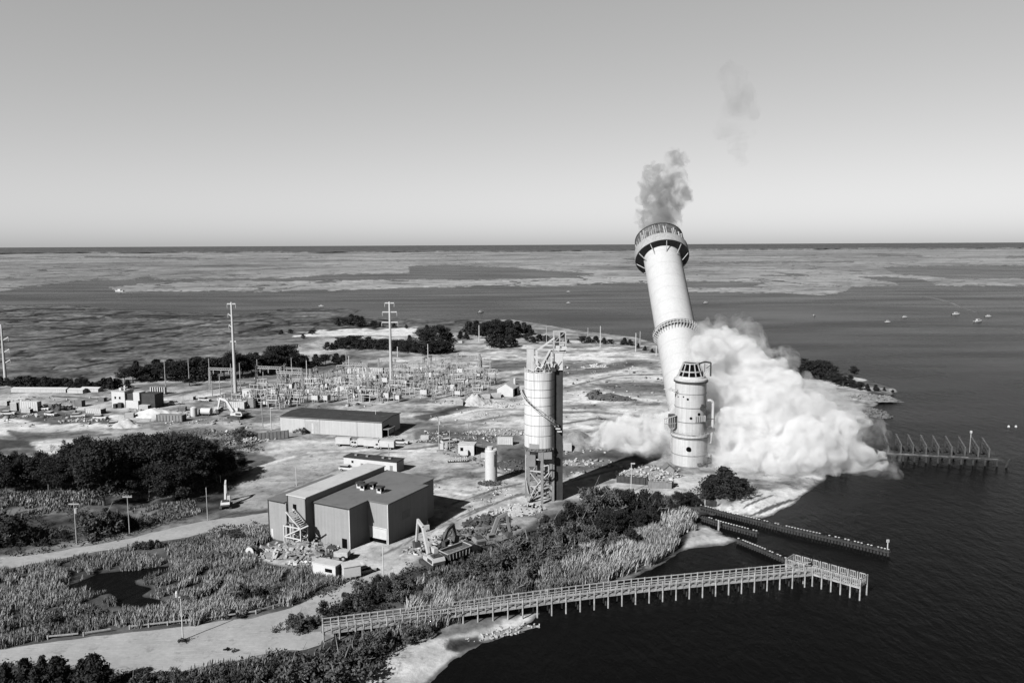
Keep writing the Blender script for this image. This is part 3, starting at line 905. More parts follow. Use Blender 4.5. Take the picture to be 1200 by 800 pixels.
    # sloping chute from headframe to roof house
    b = MB().bar((X0 + .2, -1.4, z(397)), ((627.5 - 632.3) * s, -2, z(413)), .7, .5); b.build('chute', m_steel_l, root)
    b = MB(); b.box((617 - 632.3) * s, (626 - 632.3) * s, -2.4, 1.5, z1, z(427)); b.box((617.3 - 632.3) * s, (625.6 - 632.3) * s, -2.2, 1.2, z(427), z(410)); b.build('roof_house', m_steel_w, root)
    b = MB(); b.bar(((628.7 - 632.3) * s, -2.2, z1), ((628.7 - 632.3) * s, -2.2, z(411)), .7); b.bar(((637 - 632.3) * s, -2.4, z1), ((637 - 632.3) * s, -2.4, z(428)), .6)
    b.bar(((646 - 632.3) * s, -2.6, z(431)), ((646 - 632.3) * s, -2.6, z(413)), .55); b.bar(((634 - 632.3) * s, -2, z(430)), ((645 - 632.3) * s, -2, z(410)), .5); b.bar(((637 - 632.3) * s, -1, z(430)), ((647 - 632.3) * s, -1, z(411)), .45)
    b.path([((627 - 632.3) * s, -3, z(434)), ((630 - 632.3) * s, -3, z(430)), ((634 - 632.3) * s, -3.4, z(432)), ((637 - 632.3) * s, -3.4, z(427))], .25)
    r5 = random.Random(9)
    for _ in range(16):
        a_ = Vector((r5.uniform(-1, 5), r5.uniform(-3.5, 2), z1 + r5.uniform(.2, 3))); b.bar(a_, a_ + Vector((r5.uniform(-1.5, 1.5), r5.uniform(-.5, .5), r5.uniform(.5, 3.5))), r5.uniform(.12, .3))
    for k in range(20):
        t = 2 * math.pi * k / 20; b.bar((4.9 * math.cos(t), 4.9 * math.sin(t), z1), (4.9 * math.cos(t), 4.9 * math.sin(t), z1 + 1.2), .1)
    b.ring(4.85, 4.97, z1 + 1.1, z1 + 1.25, 32)
    b.build('roof_pipes', m_steel_l, root)
    b = MB(); b.box((640 - 632.3) * s, (648 - 632.3) * s, -2.4, -.5, z1, z(428)); b.box((646 - 632.3) * s, (651 - 632.3) * s, -2.8, -1.4, z(436), z(425)); b.build('roof_machinery', m_dark, root)
    # spiral stair round the drum
    st = MB(); rail = MB(); pr = None
    n = 60
    for i in range(n + 1):
        f = i / n; t = R(180 + 8) + f * R(172); zz = z(460) + f * (z(507) - z(460)); rr = r + .75
        p = (rr * math.cos(t), rr * math.sin(t), zz)
        st.bar((r * math.cos(t), r * math.sin(t), zz), ((r + 1.2) * math.cos(t), (r + 1.2) * math.sin(t), zz), .5, .12)
        q = ((r + 1.2) * math.cos(t), (r + 1.2) * math.sin(t), zz + 1.1)
        if pr: rail.bar(pr, q, .14); rail.bar((pr[0], pr[1], pr[2] - 1.1), (q[0], q[1], q[2] - 1.1), .3)
        if i % 3 == 0: rail.bar((q[0], q[1], zz), q, .1)
        pr = q
    so = st.build('stair', m_grey, root); rail.build('handrail', m_steel_l, so)
    b = MB()
    for i in range(3): b.box(r - .3 + .5 * i, r + 1.2 + .5 * i, -2.6 - .3 * i, -1.3 - .3 * i, z(501 + 3 * i), z(500 + 3 * i))
    b.build('stair_landing', m_white, so)
    return root


make_silo()

# slim white tank with dirt skirt
p = G(575.5, 566)
rt = thing('white_tank', 'slim white upright tank standing in a ring of dark rubble', 'tank', (p.x, p.y + 2, 0))
MB().lathe([(2.2, -.2), (2.2, 11.6), (1.9, 12.0)], 28).build('shell', m_white, rt, smooth=True)
b = MB(); b.lathe([(1.1, 11.9), (1.1, 13.1)], 14, c=(-.3, -.4, 0)); b.box(-2.0, -.9, -.9, .3, 11.8, 12.5); b.box(.8, 2.0, -.9, .3, 11.7, 12.4); b.build('top_fitting', m_steel_l, rt)
b = MB(); b.bar((1.25, -1.95, 6.2), (1.3, -1.95, 10.5), .35); b.bar((1.65, -1.7, 5), (1.65, -1.7, 8), .3)
b.build('ladder', m_dark, rt)


# ---------------------------------------------------------------- large clad building
def make_big_building():
    o = at(411, 644); rz = R(-28)
    root = thing('clad_building', 'large grey sheet clad industrial building with stepped flat roofs and raised middle bay', 'building', (o.x, o.y, 0), rz)
    hz, hm, hw = 12.2, 14.0, 11.8
    blk = MB().prism([(-13.3, 0), (0, 0), (0, 8.2), (7.2, 8.2), (7.2, 28), (4.8, 28.05), (4.8, 35), (-13.3, 35)], -.3, hz - .35)
    wall = blk.build('wall', m_clad, root)
    MB().prism([(-13.4, -.35), (.35, -.35), (.35, 7.9), (7.5, 7.9), (7.5, 28.3), (5.0, 28.35), (5.0, 35.2), (-13.4, 35.2)], hz - .34, [hz, hz, hz, hz - .1, hz - .1, hz - .1, hz - .1, hz + .2]).build('roof', m_roof, root)
    mon = MB().prism([(-20.3, -2.8), (-13.45, -2.8), (-13.45, 34), (-20.3, 34)], -.3, hm - .3).build('middle_bay', m_clad, root)
    MB().prism([(-20.6, -3.1), (-13.2, -3.1), (-13.2, 34.3), (-20.6, 34.3)], hm - .29, hm + .05).build('middle_roof', m_roof_l, root)
    MB().prism([(-27.2, -3.5), (-20.32, -3.5), (-20.32, 24), (-27.2, 24)], -.3, hw - .3).build('west_wing', m_clad, root)
    MB().prism([(-27.5, -3.8), (-20.61, -3.8), (-20.61, 24.3), (-27.5, 24.3)], hw - .29, hw).build('wing_roof', m_roof, root)
    # trim
    b = MB()
    for x, y, h, mt_ in ((-.08, -.08, hz - .4, m_steel_l), (7.1, 8.1, hz - .4, m_steel_l), (-20.25, -2.86, hm - .4, m_dark), (-27.15, -3.55, hw - .4, m_dark), (-13.5, -2.86, hm - .4, m_dark)): MB().box(x - .13, x + .13, y - .13, y + .13, -.2, h).build('corner_trim', mt_, root)
    # openings
    b = MB(); b.box(-3.0, -1.2, -.06, .3, -.2, 2.9); b.build('door', m_black, root)
    b = MB(); b.box(-18.3, -17.0, -2.87, -2.5, 8.6, 11.4); b.build('loading_hatch', m_black, root)
    b = MB(); b.box(.45, 6.6, 8.13, 8.6, -.2, 4.4); dr = b.build('roller_opening', m_black, root)
    b = MB(); b.box(.35, 6.7, 8.0, 8.18, 4.3, 4.6); b.box(6.5, 6.8, 8.0, 8.18, -.2, 4.3); b.build('frame', m_steel_l, dr)
    b = MB(); b.box(.5, 6.4, 8.05, 8.12, 1.2, 4.2); b.build('roller_door', m_steel_l, dr)
    b = MB(); b.box(7.15, 7.27, 15.0, 18.6, 5.2, 7.6); b.build('window', m_grey, root)
    b = MB(); b.box(-26.4, -25.6, -3.56, -3.3, -.2, 3.0); b.build('small_door', m_white, root)
    m_dust = mat('dusty_cladding', .30, var=.1, scale=.3, rough=.7)
    for x, y in ((-13.3 + 4.2, 16.2), (-6.9, 15.0), (-5.2, 17.2), (-.8, 15.2)):
        v = MB().box(x - .8, x + .8, y - .8, y + .8, hz, hz + 1.5).build('roof_vent', m_white, root); MB().box(x - 1.05, x + 1.05, y - 1.05, y + 1.05, hz + 1.503, hz + 1.9).build('cowl', m_dark, v); MB().box(x + .803, x + .86, y - .6, y + .6, hz + .4, hz + 1.4).build('louvre', m_black, v); MB().box(x - .5, x + .6, y - .86, y - .803, hz + .7, hz + 1.4).build('louvre', m_black, v)
    for p_, q_ in (((-27, -4.0, hw - .1), (-20.7, -4.0, hw - .1)), ((-13.3, -.55, hz - .2), (.4, -.55, hz - .2)), ((7.7, 8, hz - .25), (7.7, 28, hz - .25))): MB().bar(p_, q_, .18).build('gutter', m_dark, root)
    # torn open corner: exposed steel with hanging debris
    b = MB(); b.box(-17.8, -13.6, -2.9, -2.6, -.2, 7.4); b.build('torn_opening', mat('dark_interior', .03, var=.8, scale=.9, rough=1), root)
    return root


make_big_building()


def tower_frame():
    o = at(411, 644); rz = R(-28)
    Mx = Matrix.Translation((o.x, o.y, 0)) @ Matrix.Rotation(rz, 4, 'Z')
    p = Mx @ Vector((-15.2, -5.2, 0))
    root = thing('stair_frame', 'white steel stair frame leaning against torn front of the clad building', 'stair frame', p, rz)
    b = MB()
    x0, x1, y0, y1 = -3.2, 3.0, -1.4, 1.4
    for x in (x0, x1):
        for y in (y0, y1): b.bar((x, y, -.2), (x, y, 6.4), .28)
    for zz in (3.0, 6.2):
        for y in (y0, y1): b.bar((x0, y, zz), (x1, y, zz), .3)
        for x in (x0, x1): b.bar((x, y0, zz), (x, y1, zz), .3)
    b.bar((x0, y0, .3), (x1, y0, 3.0), .25); b.bar((x0, y0, 3.0), (x1, y0, 6.2), .3)
    b.build('frame', m_white, root)
    b = MB()
    b.bar((x1, y0, 6.2), (x0 + 1, y0, 10.4), .4, .3); b.bar((x1, y1, 6.2), (x0 + 1, y1, 10.4), .4, .3)
    for i in range(10):
        f = i / 10; b.bar((x1 + (x0 + 1 - x1) * f, y0, 6.2 + 4.2 * f), (x1 + (x0 + 1 - x1) * f, y1, 6.2 + 4.2 * f), .5, .1)
    b.bar((x1, y0, 6.2), (x1 + 2.4, y0 + .6, 7.4), .3)
    b.build('stair', m_steel_l, root)
    b = MB()
    r2 = random.Random(3)
    for i in range(22):
        c = Vector((r2.uniform(x0, x1), r2.uniform(y0, y1), r2.choice((.6, 3.3, 3.4, 6.4)))); d = Vector((r2.uniform(-1, 1), r2.uniform(-1, 1), r2.uniform(-.2, .9))) * r2.uniform(.6, 1.6)
        b.bar(c, c + d, r2.uniform(.15, .6), r2.uniform(.1, .4))
    b.build('hanging_debris', m_rust, root)


tower_frame()


def make_warehouse():
    o = at(329, 505.5); rz = R(-15.3)
    root = thing('warehouse', 'long low white warehouse with dark shallow roof beside the switchyard', 'warehouse', (o.x, o.y, 0), rz)
    W_, D_, h = 50.6, 20.0, 7.1
    prof = [(0, -.3), (D_, -.3), (D_, h - .2), (D_ * .55, h + .5), (0, h - .2)]
    mb = MB().side([(y, z) for y, z in prof], 0, W_); mb.build('wall', m_clad_w, root)
    MB().side([(-.4, h - .18), (D_ * .55, h + .55), (D_ + .4, h - .18), (D_ + .4, h + .1), (D_ * .55, h + .85), (-.4, h + .1)], -.5, W_ + .5).build('roof', m_roof_d, root)
    b = MB(); b.box(-.4, W_ + .4, -.5, -.42, h - .15, h + .12)
    b.build('fascia', m_grey, root)
    b = MB()
    for x in (12.6, 19.8, 38.5): b.box(x - .1, x + .1, -.1, 0.05, -.2, h - .3)
    b.box(13.2, 19.3, -.06, .1, -.2, 5.6)
    b.build('panel_joint', m_steel_g, root)
    b = MB(); b.box(16.0, 17.0, -.12, .1, -.2, 4.9); b.build('door', m_steel_l, root)
    b = MB(); b.box(W_ - .02, W_ + .08, 1.0, 7.6, -.2, 4.6); b.build('loading_opening', m_black, root)
    b = MB()
    for y in (1.0, 7.6): b.bar((W_ + 2.6, y, -.2), (W_ + 2.6, y, 3.6), .3)
    b.box(W_ + .1, W_ + 3.0, .6, 8, 3.6, 3.9); b.build('canopy', m_grey, root)
    b = MB(); b.bar((W_ - 8, 11, h + .3), (W_ - 8, 11, h + 3.2), .15); b.bar((25, 9.5, h + .62), (48, 9.5, h + .62), .25); b.build('roof_mast', m_steel_l, root)


make_warehouse()


def flat_house(name, label, cat, p0, p1, dpt, h, wm, rm_, windows=(), doors=(), extra=None, over=.25):
    a = G(*p0); c = G(*p1); d = c - a; rz = math.atan2(d.y, d.x); L_ = math.hypot(d.x, d.y)
    root = thing(name, label, cat, (a.x, a.y, min(a.z, c.z)), rz)
    MB().box(0, L_, 0, dpt, -.4, h).build('wall', wm, root)
    MB().box(-over, L_ + over, -over, dpt + over, h + .003, h + .32).build('roof', rm_, root)
    for x, z0, w_, hh in windows: MB().box(x * L_ - w_ / 2, x * L_ + w_ / 2, -.06, .15, z0, z0 + hh).build('window', m_glass, root)
    for x, w_, hh in doors: MB().box(x * L_ - w_ / 2, x * L_ + w_ / 2, -.07, .15, -.2, hh).build('door', m_grey, root)
    return root, L_


rt, L_ = flat_house('office_building', 'low white office block with a dark flat roof behind the clad building', 'building', (403, 547), (465, 554), 5.6, 4.0, m_white, m_roof_d,
                    windows=((.17, 2.1, .9, .9), (.62, 1.6, 1.0, .9)), doors=((.35, 1.1, 2.3), (.9, 1.2, 2.6)))
b = MB()
for x in (4, 9, 16, 19): b.box(x - .5, x + .5, 2.2, 3.2, 4.31, 4.9)
b.build('roof_unit', m_grey, rt)

# white house on the west side of the site
p = G(131.5, 477); Y = p.y
rt = thing('white_house', 'white block building with two dark square windows and a wing in dark shade', 'building', (p.x, Y, p.z), R(-14))
MB().box(0, 8.2, 0, 7, -.3, 8.6).build('wall', m_white, rt)
MB().box(-.15, 8.35, -.15, 7.15, 8.603, 8.9).build('roof', m_steel_g, rt)
for x in (1.8, 4.6): MB().box(x, x + 1.0, -.06, .2, 4.6, 5.9).build('window', m_black, rt)
b = MB(); b.box(8.25, 16.0, .3, 7, -.3, 4.0); b.box(12.6, 16.4, 1, 6, 4.003, 8.4); b.build('low_wing', m_white, rt)
b = MB(); b.box(8.3, 12.5, 1.2, 6.6, 4.01, 7.6); b.box(16.5, 25, 2.0, 9, -.3, 7.6); b.build('shaded_wing', m_dark, rt)  # recess and unlit side, their shade put into the dark colour
b = MB(); b.box(3.2, 4.6, 2, 4, 8.9, 10.2); b.box(5.4, 6.2, 3, 4, 8.9, 11.4); b.bar((4.6, 3, 9.6), (7.8, 3, 10.8), .4); b.bar((7, 2, 8.9), (7, 2, 11.5), .3); b.build('roof_plant', m_steel_l, rt)
b = MB(); b.box(2.6, 4.2, -2.4, -.3, -.3, 2.3); b.box(4.9, 7, -1.6, -.3, -.3, 2.9); b.build('porch', m_dark, rt)


def gable_shed(name, label, p0, p1, dpt, h, ridge, wm, rm_, dark_end=False, cat='shed'):
    a = G(*p0); c = G(*p1); d = c - a; rz = math.atan2(d.y, d.x); L_ = math.hypot(d.x, d.y)
    root = thing(name, label, cat, (a.x, a.y, min(a.z, c.z)), rz)
    # gable faces the camera: ridge along y
    n = 5; P = [(0, -.4), (L_, -.4), (L_, h), (L_ / 2, ridge), (0, h)]
    vs = [(x, 0, z) for x, z in P] + [(x, dpt, z) for x, z in P]
    MB().add(vs, [tuple(range(5)), tuple(range(9, 4, -1))] + [(i, 5 + i, 5 + (i + 1) % 5, (i + 1) % 5) for i in range(5)]).build('wall', wm, root)
    k = (ridge - h) / (L_ / 2); e = .4
    b = MB()
    for sgn in (0, 1):
        xa, xb = (-e, L_ / 2) if sgn == 0 else (L_ + e, L_ / 2)
        za, zb = h - e * k, ridge
        vs = [(xa, -e, za + .02), (xb, -e, zb + .02), (xb, dpt + e, zb + .02), (xa, dpt + e, za + .02), (xa, -e, za + .22), (xb, -e, zb + .22), (xb, dpt + e, zb + .22), (xa, dpt + e, za + .22)]
        b.add(vs, [(0, 1, 2, 3), (4, 5, 6, 7), (0, 1, 5, 4), (1, 2, 6, 5), (2, 3, 7, 6), (3, 0, 4, 7)])
    b.build('roof', rm_, root)
    return root, L_


a = G(582.5, 464); rz = R(-18)
rt = thing('gabled_shed', 'white gabled shed with grey roof and dark doorway by the switchyard', 'shed', (a.x, a.y, a.z), rz)
P = [(0, -.4), (9.5, -.4), (9.5, 4.6), (4.75, 7.4), (0, 4.6)]
vs = [(x, 0, z) for x, z in P] + [(x, 12, z) for x, z in P]
MB().add(vs, [tuple(range(5)), tuple(range(9, 4, -1))] + [(i, 5 + i, 5 + (i + 1) % 5, (i + 1) % 5) for i in range(5)]).build('wall', m_white, rt)
b = MB()
for xa, xb, za, zb in ((-.4, 4.75, 4.38, 7.42), (9.9, 4.75, 4.38, 7.42)):
    b.add([(xa, -.4, za), (xb, -.4, zb), (xb, 12.4, zb), (xa, 12.4, za), (xa, -.4, za + .22), (xb, -.4, zb + .22), (xb, 12.4, zb + .22), (xa, 12.4, za + .22)], [(0, 1, 2, 3), (4, 5, 6, 7), (0, 1, 5, 4), (1, 2, 6, 5), (2, 3, 7, 6), (3, 0, 4, 7)])
b.build('roof', m_roof_l, rt)
b = MB(); b.box(9.4, 9.56, 2.5, 7.5, -.3, 4.0); b.build('doorway', m_black, rt)
MB().lathe([(.7, 5.5), (.7, 9.2)], 10, c=(7.6, 9, 0)).build('vent_pipe', m_white, rt, smooth=True)
# ---------------------------------------------------------------- fishing pier
def unit(v): return v / max(v.length, 1e-9)


def make_pier():
    Z = 2.1
    D = [at(379, 741, Z), at(560, 717.5, Z), at(655, 704, Z), at(745, 692.5, Z), at(958, 671.5, Z)]
    D = [Vector((p.x, p.y, 0)) for p in D]
    root = thing('fishing_pier', 'long pale timber fishing pier with railings and an angled end platform', 'pier', (D[0].x, D[0].y, 0))
    off = Vector((D[0].x, D[0].y, 0)); D = [p - off for p in D]
    Wd = 3.0
    deck = MB(); posts = []; rails = MB(); far_rails = MB(); beams = MB()
    ln = 0
    allpts = []
    for a, b_ in zip(D, D[1:]):
        d = unit(b_ - a); n = Vector((-d.y, d.x, 0)); L_ = (b_ - a).length
        # planked deck: crosswise boards with gaps
        nb = int(L_ / .9)
        for i in range(nb):
            s0 = a + d * (i * L_ / nb + .03); s1 = a + d * ((i + 1) * L_ / nb - .03)
            q = [s0, s1, s1 + n * Wd, s0 + n * Wd]; zj = Z + rnd.uniform(-.02, .02)
            deck.add([(p.x, p.y, zj - .12) for p in q] + [(p.x, p.y, zj) for p in q], [(3, 2, 1, 0), (4, 5, 6, 7), (0, 1, 5, 4), (1, 2, 6, 5), (2, 3, 7, 6), (3, 0, 4, 7)])
        for k in (.1, Wd - .1): beams.bar(a + n * k + Vector((0, 0, Z - .3)), b_ + n * k + Vector((0, 0, Z - .3)), .22, .32)
        for k, rb in ((0, rails), (Wd, far_rails)):
            for h in (.95, 1.8): rb.bar(a + n * k + Vector((0, 0, Z + h)), b_ + n * k + Vector((0, 0, Z + h)), .16, .2)
        m_ = max(1, round(L_ / 1.75))
        for i in range(m_): allpts.append((a + d * (i * L_ / m_), n))
    MBd = deck.build('deck', m_wood_l, root); beams.build('stringers', m_wood, MBd)
    rails.build('railing', m_wood_l, root); far_rails.build('railing', m_wood_l, root)
    for i, (p, n) in enumerate(allpts):
        g_ = gz(p.x + off.x, p.y + off.y) if (p + off).x < 14 else WZ - 1.5
        for k in (0, Wd):
            big = i % 2 == 0
            b = MB()
            q = p + n * k
            if big: b.tube((q.x, q.y, min(g_, Z - .2) - .6), (q.x, q.y, Z + 1.95), .19, .17, 8)
            else: b.box(q.x - .1, q.x + .1, q.y - .1, q.y + .1, Z - .3, Z + 1.85)
            posts.append(b.build('pile' if big else 'post', m_wood_l, root))
        if i % 4 == 2 and p.x + off.x > 0:
            q = p + n * (Wd / 2) ; b = MB(); b.tube((q.x, q.y, WZ - 1.5), (q.x, q.y, Z - .9), .2, .2, 8); b.build('pile', m_wood_d, root)
    # end platform
    A = at(921, 663, Z); B = at(1008, 688, Z)
    A = Vector((A.x, A.y, 0)) - off; B = Vector((B.x, B.y, 0)) - off
    d = unit(B - A); n = Vector((-d.y, d.x, 0)); L_ = (B - A).length; Wh = 4.4
    deck = MB(); nb = int(L_ / .6)
    for i in range(nb):
        s0 = A + d * (i * L_ / nb + .02); s1 = A + d * ((i + 1) * L_ / nb - .02)
        q = [s0, s1, s1 + n * Wh, s0 + n * Wh]; zz = Z + .14
        deck.add([(p.x, p.y, zz - .12) for p in q] + [(p.x, p.y, zz) for p in q], [(3, 2, 1, 0), (4, 5, 6, 7), (0, 1, 5, 4), (1, 2, 6, 5), (2, 3, 7, 6), (3, 0, 4, 7)])
    for k in (.2, Wh - .2): deck.bar(A + n * k + Vector((0, 0, Z - .25)), B + n * k + Vector((0, 0, Z - .25)), .25, .35)
    hd = deck.build('head_deck', m_wood_l, root)
    np_ = 9
    for i in range(np_):
        for k in (0, Wh):
            q = A + d * (L_ * i / (np_ - 1)) + n * k
            MB().tube((q.x, q.y, WZ - 1.5), (q.x, q.y, Z + 2.0), .2, .18, 8).build('pile', m_wood_l, root)
    # railing panels, with gaps, on both sides; joined on the walkway side only where it does not meet the walkway
    for k in (0, Wh):
        for i in range(np_ - 1):
            f0, f1 = i / (np_ - 1), (i + 1) / (np_ - 1)
            if k == 0 and 2 <= i <= 2: continue
            a = A + d * (L_ * f0 + .5) + n * k; c = A + d * (L_ * f1 - .5) + n * k
            b = MB()
            for h in (.55, 1.9): b.bar(a + Vector((0, 0, Z + h)), c + Vector((0, 0, Z + h)), .14, .2)
            for j in range(4):
                q = a.lerp(c, j / 3); b.bar(q + Vector((0, 0, Z)), q + Vector((0, 0, Z + 1.95)), .16)
            b.build('rail_panel', m_wood_l, root)
    for e, s_ in ((A, -1), (B, 1)):
        b = MB()
        for h in (.55, 1.9): b.bar(e + Vector((0, 0, Z + h)), e + n * Wh + Vector((0, 0, Z + h)), .14, .2)
        for j in range(5):
            q = e + n * (Wh * j / 4); b.bar(q + Vector((0, 0, Z)), q + Vector((0, 0, Z + 1.95)), .16)
        b.build('rail_panel', m_wood_l, root)
    return root


make_pier()

# two people-sized dark bins on the pier head
q = at(949, 663, 2.25)
bn = thing('bin', 'dark bin standing on the pier end platform near the walkway', 'bin', q)
MB().lathe([(.45, 0), (.5, 1.15)], 12).build('body', m_dark, bn, smooth=True); MB().lathe([(.55, 1.15), (.3, 1.4)], 12).build('lid', m_black, bn, smooth=True)


# ---------------------------------------------------------------- timber bulkheads
def bulkhead(label, pts, zt, gap=.85, r=.36, cap=True):
    W3 = [at(x, y, zt) for x, y in pts]; o = W3[0]
    root = thing('bulkhead', label, 'bulkhead', (o.x, o.y, WZ), 0)
    off = Vector((o.x, o.y, WZ))
    caps = []; pl = MB(); cp = MB(); r2 = random.Random(len(pts) * 7 + int(o.x))
    for a, b_ in zip(W3, W3[1:]):
        L_ = (b_ - a).length; n = max(1, int(L_ / gap))
        for i in range(n):
            p = a.lerp(b_, (i + .5) / n) - off; h = zt - WZ + r2.uniform(-.12, .3)
            pl.tube((p.x, p.y, -1.5), (p.x, p.y, h), r, r * .85, 7)
        d = unit(b_ - a); nn = Vector((d.y, -d.x, 0)) * (r + .12)
        cp.bar(a - off + nn - Vector((0, 0, .45)), b_ - off + nn - Vector((0, 0, .45)), .22, .4)
        cp.bar(a - off - nn - Vector((0, 0, .45)), b_ - off - nn - Vector((0, 0, .45)), .22, .4)
        tp = MB()
        for i in range(n):
            if r2.random() < .8:
                p = a.lerp(b_, (i + .5) / n) - off; h = zt - WZ
                tp.lathe([(r * .95, h + .31), (r * .6, h + .42)], 7, c=(p.x, p.y, 0))
        caps.append(tp)
    n1 = len(pl.f)
    for tp in caps: pl.add(tp.v, tp.f)
    so = pl.build('sheet_piles', m_wood_d, root); so.data.materials.append(mat('guano_white', .5, var=.5, scale=1.2, rough=.9))
    for i_ in range(n1, len(so.data.polygons)): so.data.polygons[i_].material_index = 1
    cp.build('wale', m_wood_d, root); return root


bulkhead('long dark timber bulkhead running out into the water past the sand ramp', [(820, 592), (852, 600), (885, 608), (930, 619), (985, 631), (1043, 645)], .5)
bulkhead('short dark timber bulkhead with bleached top beside the long one', [(822, 604), (846, 612), (888, 623)], .4)
bulkhead('low dark timber bulkhead reaching from the sand spit to the pier end', [(864, 631), (892, 642), (922, 655)], .1)
q = at(1040, 642, .5)
bm_ = thing('beacon_post', 'thin marker post at the outer end of the long bulkhead', 'marker', q)
MB().bar((0, 0, -2), (0, 0, 2.4), .2).build('post', m_steel_l, bm_); MB().box(-.35, .35, -.1, .1, 1.7, 2.5).build('plate', m_steel_l, bm_)
q = at(842, 621, WZ)
bm_ = thing('mooring_pile', 'single pale mooring pile standing in front of the short bulkhead', 'pile', q)
MB().tube((0, 0, -1), (0, 0, 3.0), .3, .26, 8).build('shaft', m_wood_l, bm_)
bx = thing('bulkhead_gate', 'small dark timber gate at the shore end of the bulkheads', 'gate', G(826, 594))
b = MB(); b.bar((0, 0, -.5), (0, 0, 2.6), .35); b.bar((4, .5, -.5), (4, .5, 2.4), .35); b.build('posts', m_wood_l, bx)
b = MB(); b.box(.2, 3.8, .1, .3, .2, 2.0); b.build('boards', m_wood_d, bx)


# ---------------------------------------------------------------- loading jetty with a row of frames
def make_jetty():
    zt = 1.6
    a = at(1026, 531, zt); e = at(1176, 538.5, zt)
    d = e - a; L_ = math.hypot(d.x, d.y); rz = math.atan2(d.y, d.x)
    root = thing('loading_jetty', 'dark loading jetty lying in the water beyond the dust cloud', 'jetty', (a.x, a.y, 0), rz)
    b = MB(); b.box(0, L_, 0, 4.0, zt - .5, zt); b.build('deck', m_wood_d, root)
    b = MB(); b.box(2, L_ - 2, -.25, -.05, zt - .05, zt + .2); b.box(3, L_ - 12, .8, 1.2, zt + .002, zt + .2); b.build('kerb', mat('bleached_edge', .13, var=.8, scale=.4, rough=.9), root)
    b = MB(); b.box(-3, L_, 9.5, 10.6, zt - .6, zt + 1.2); b.box(-3, 6, 9, 11.5, zt + 1.2, zt + 4); b.build('breast_beam', m_wood_d, root)
    for i in range(11):
        x = 2 + i * (L_ - 4) / 10
        MB().tube((x, .4, WZ - 1.5), (x, .4, zt), .35, .35, 8).build('pile', m_wood_d, root)
        MB().tube((x, 10, WZ - 1.5), (x, 10, zt), .35, .35, 8).build('pile', m_wood_d, root)
    b = MB(); b.tube((L_ + .5, -.5, WZ - 1), (L_ + 1.8, -1.2, zt + .6), .4, .4, 8); b.build('fender', m_wood_d, root)
    return root, a, rz, L_


jr, ja, jrz, jL = make_jetty()
JM = Matrix.Translation((ja.x, ja.y, 0)) @ Matrix.Rotation(jrz, 4, 'Z')
KK = .4
fr = thing('dolphin_frame', 'x', 'frame', (0, 0, 0))
MB().bar((0, 9, 0), (0, 9, 6.2), 1.1).build('back_post', m_wood_d, fr); MB().bar((KK, 2.2, 0), (KK, 2.2, 3.4), .5).build('front_post', mat('grey_timber', .09, var=.4, scale=.8, rough=.9), fr)
MB().bar((-.2, 9.2, 6.2), (KK + .1, 2.0, 3.3), .42, .5).build('top_beam', mat('worn_beam', .10, var=.3, scale=.8, rough=.9), fr)
b = MB(); b.bar((0, 9, 1.6), (KK, 2.2, 1.4), .9); b.bar((0, 9, 4.4), (KK, 2.2, 1.2), .6); b.bar((0, 9, 1.0), (KK / 2, 5.5, 4.6), .35); b.bar((KK / 2, 5.5, 4.6), (KK / 2, 5.5, 0), .4); b.build('brace', m_wood_d, fr)
fp = Proto(fr)
for i, px in enumerate((1044.5, 1060, 1074.5, 1090, 1104.5, 1120, 1135.5, 1151, 1163.5)):
    x = (px - 1026) / 150 * jL - 1.0
    p = JM @ Vector((x, 0, 1.6))
    fp.put(p, jrz, f'{ordinal(i)} sloping dark frame along the loading jetty, counted from the dust cloud', 'sloping frames along the loading jetty')
p = JM @ Vector((120 / 150 * jL, 9, 1.6))
o = thing('jetty_lamp', 'thin lamp post rising between the outer frames of the loading jetty', 'lamp post', p)
MB().bar((0, 0, 0), (0, 0, 8), .25).build('post', m_steel_g, o); MB().box(-.3, .3, -.3, .3, 8, 8.9).build('lamp', m_white, o)
for i, (px, py, l) in enumerate(((1182, 500.5, 'white mooring buoy floating beyond the loading jetty, the one closer to it'), (1190.5, 500.5, 'white mooring buoy floating beyond the loading jetty, the outer one'))):
    q = at(px, py, WZ); o = thing('buoy', l, 'buoy', q)
    MB().lathe([(.2, -.4), (.5, 0), (.55, .4), (.3, .8)], 12).build('float', m_white, o, smooth=True); MB().lathe([(.1, .8), (.1, 1.2)], 6).build('mast', m_steel_l, o)


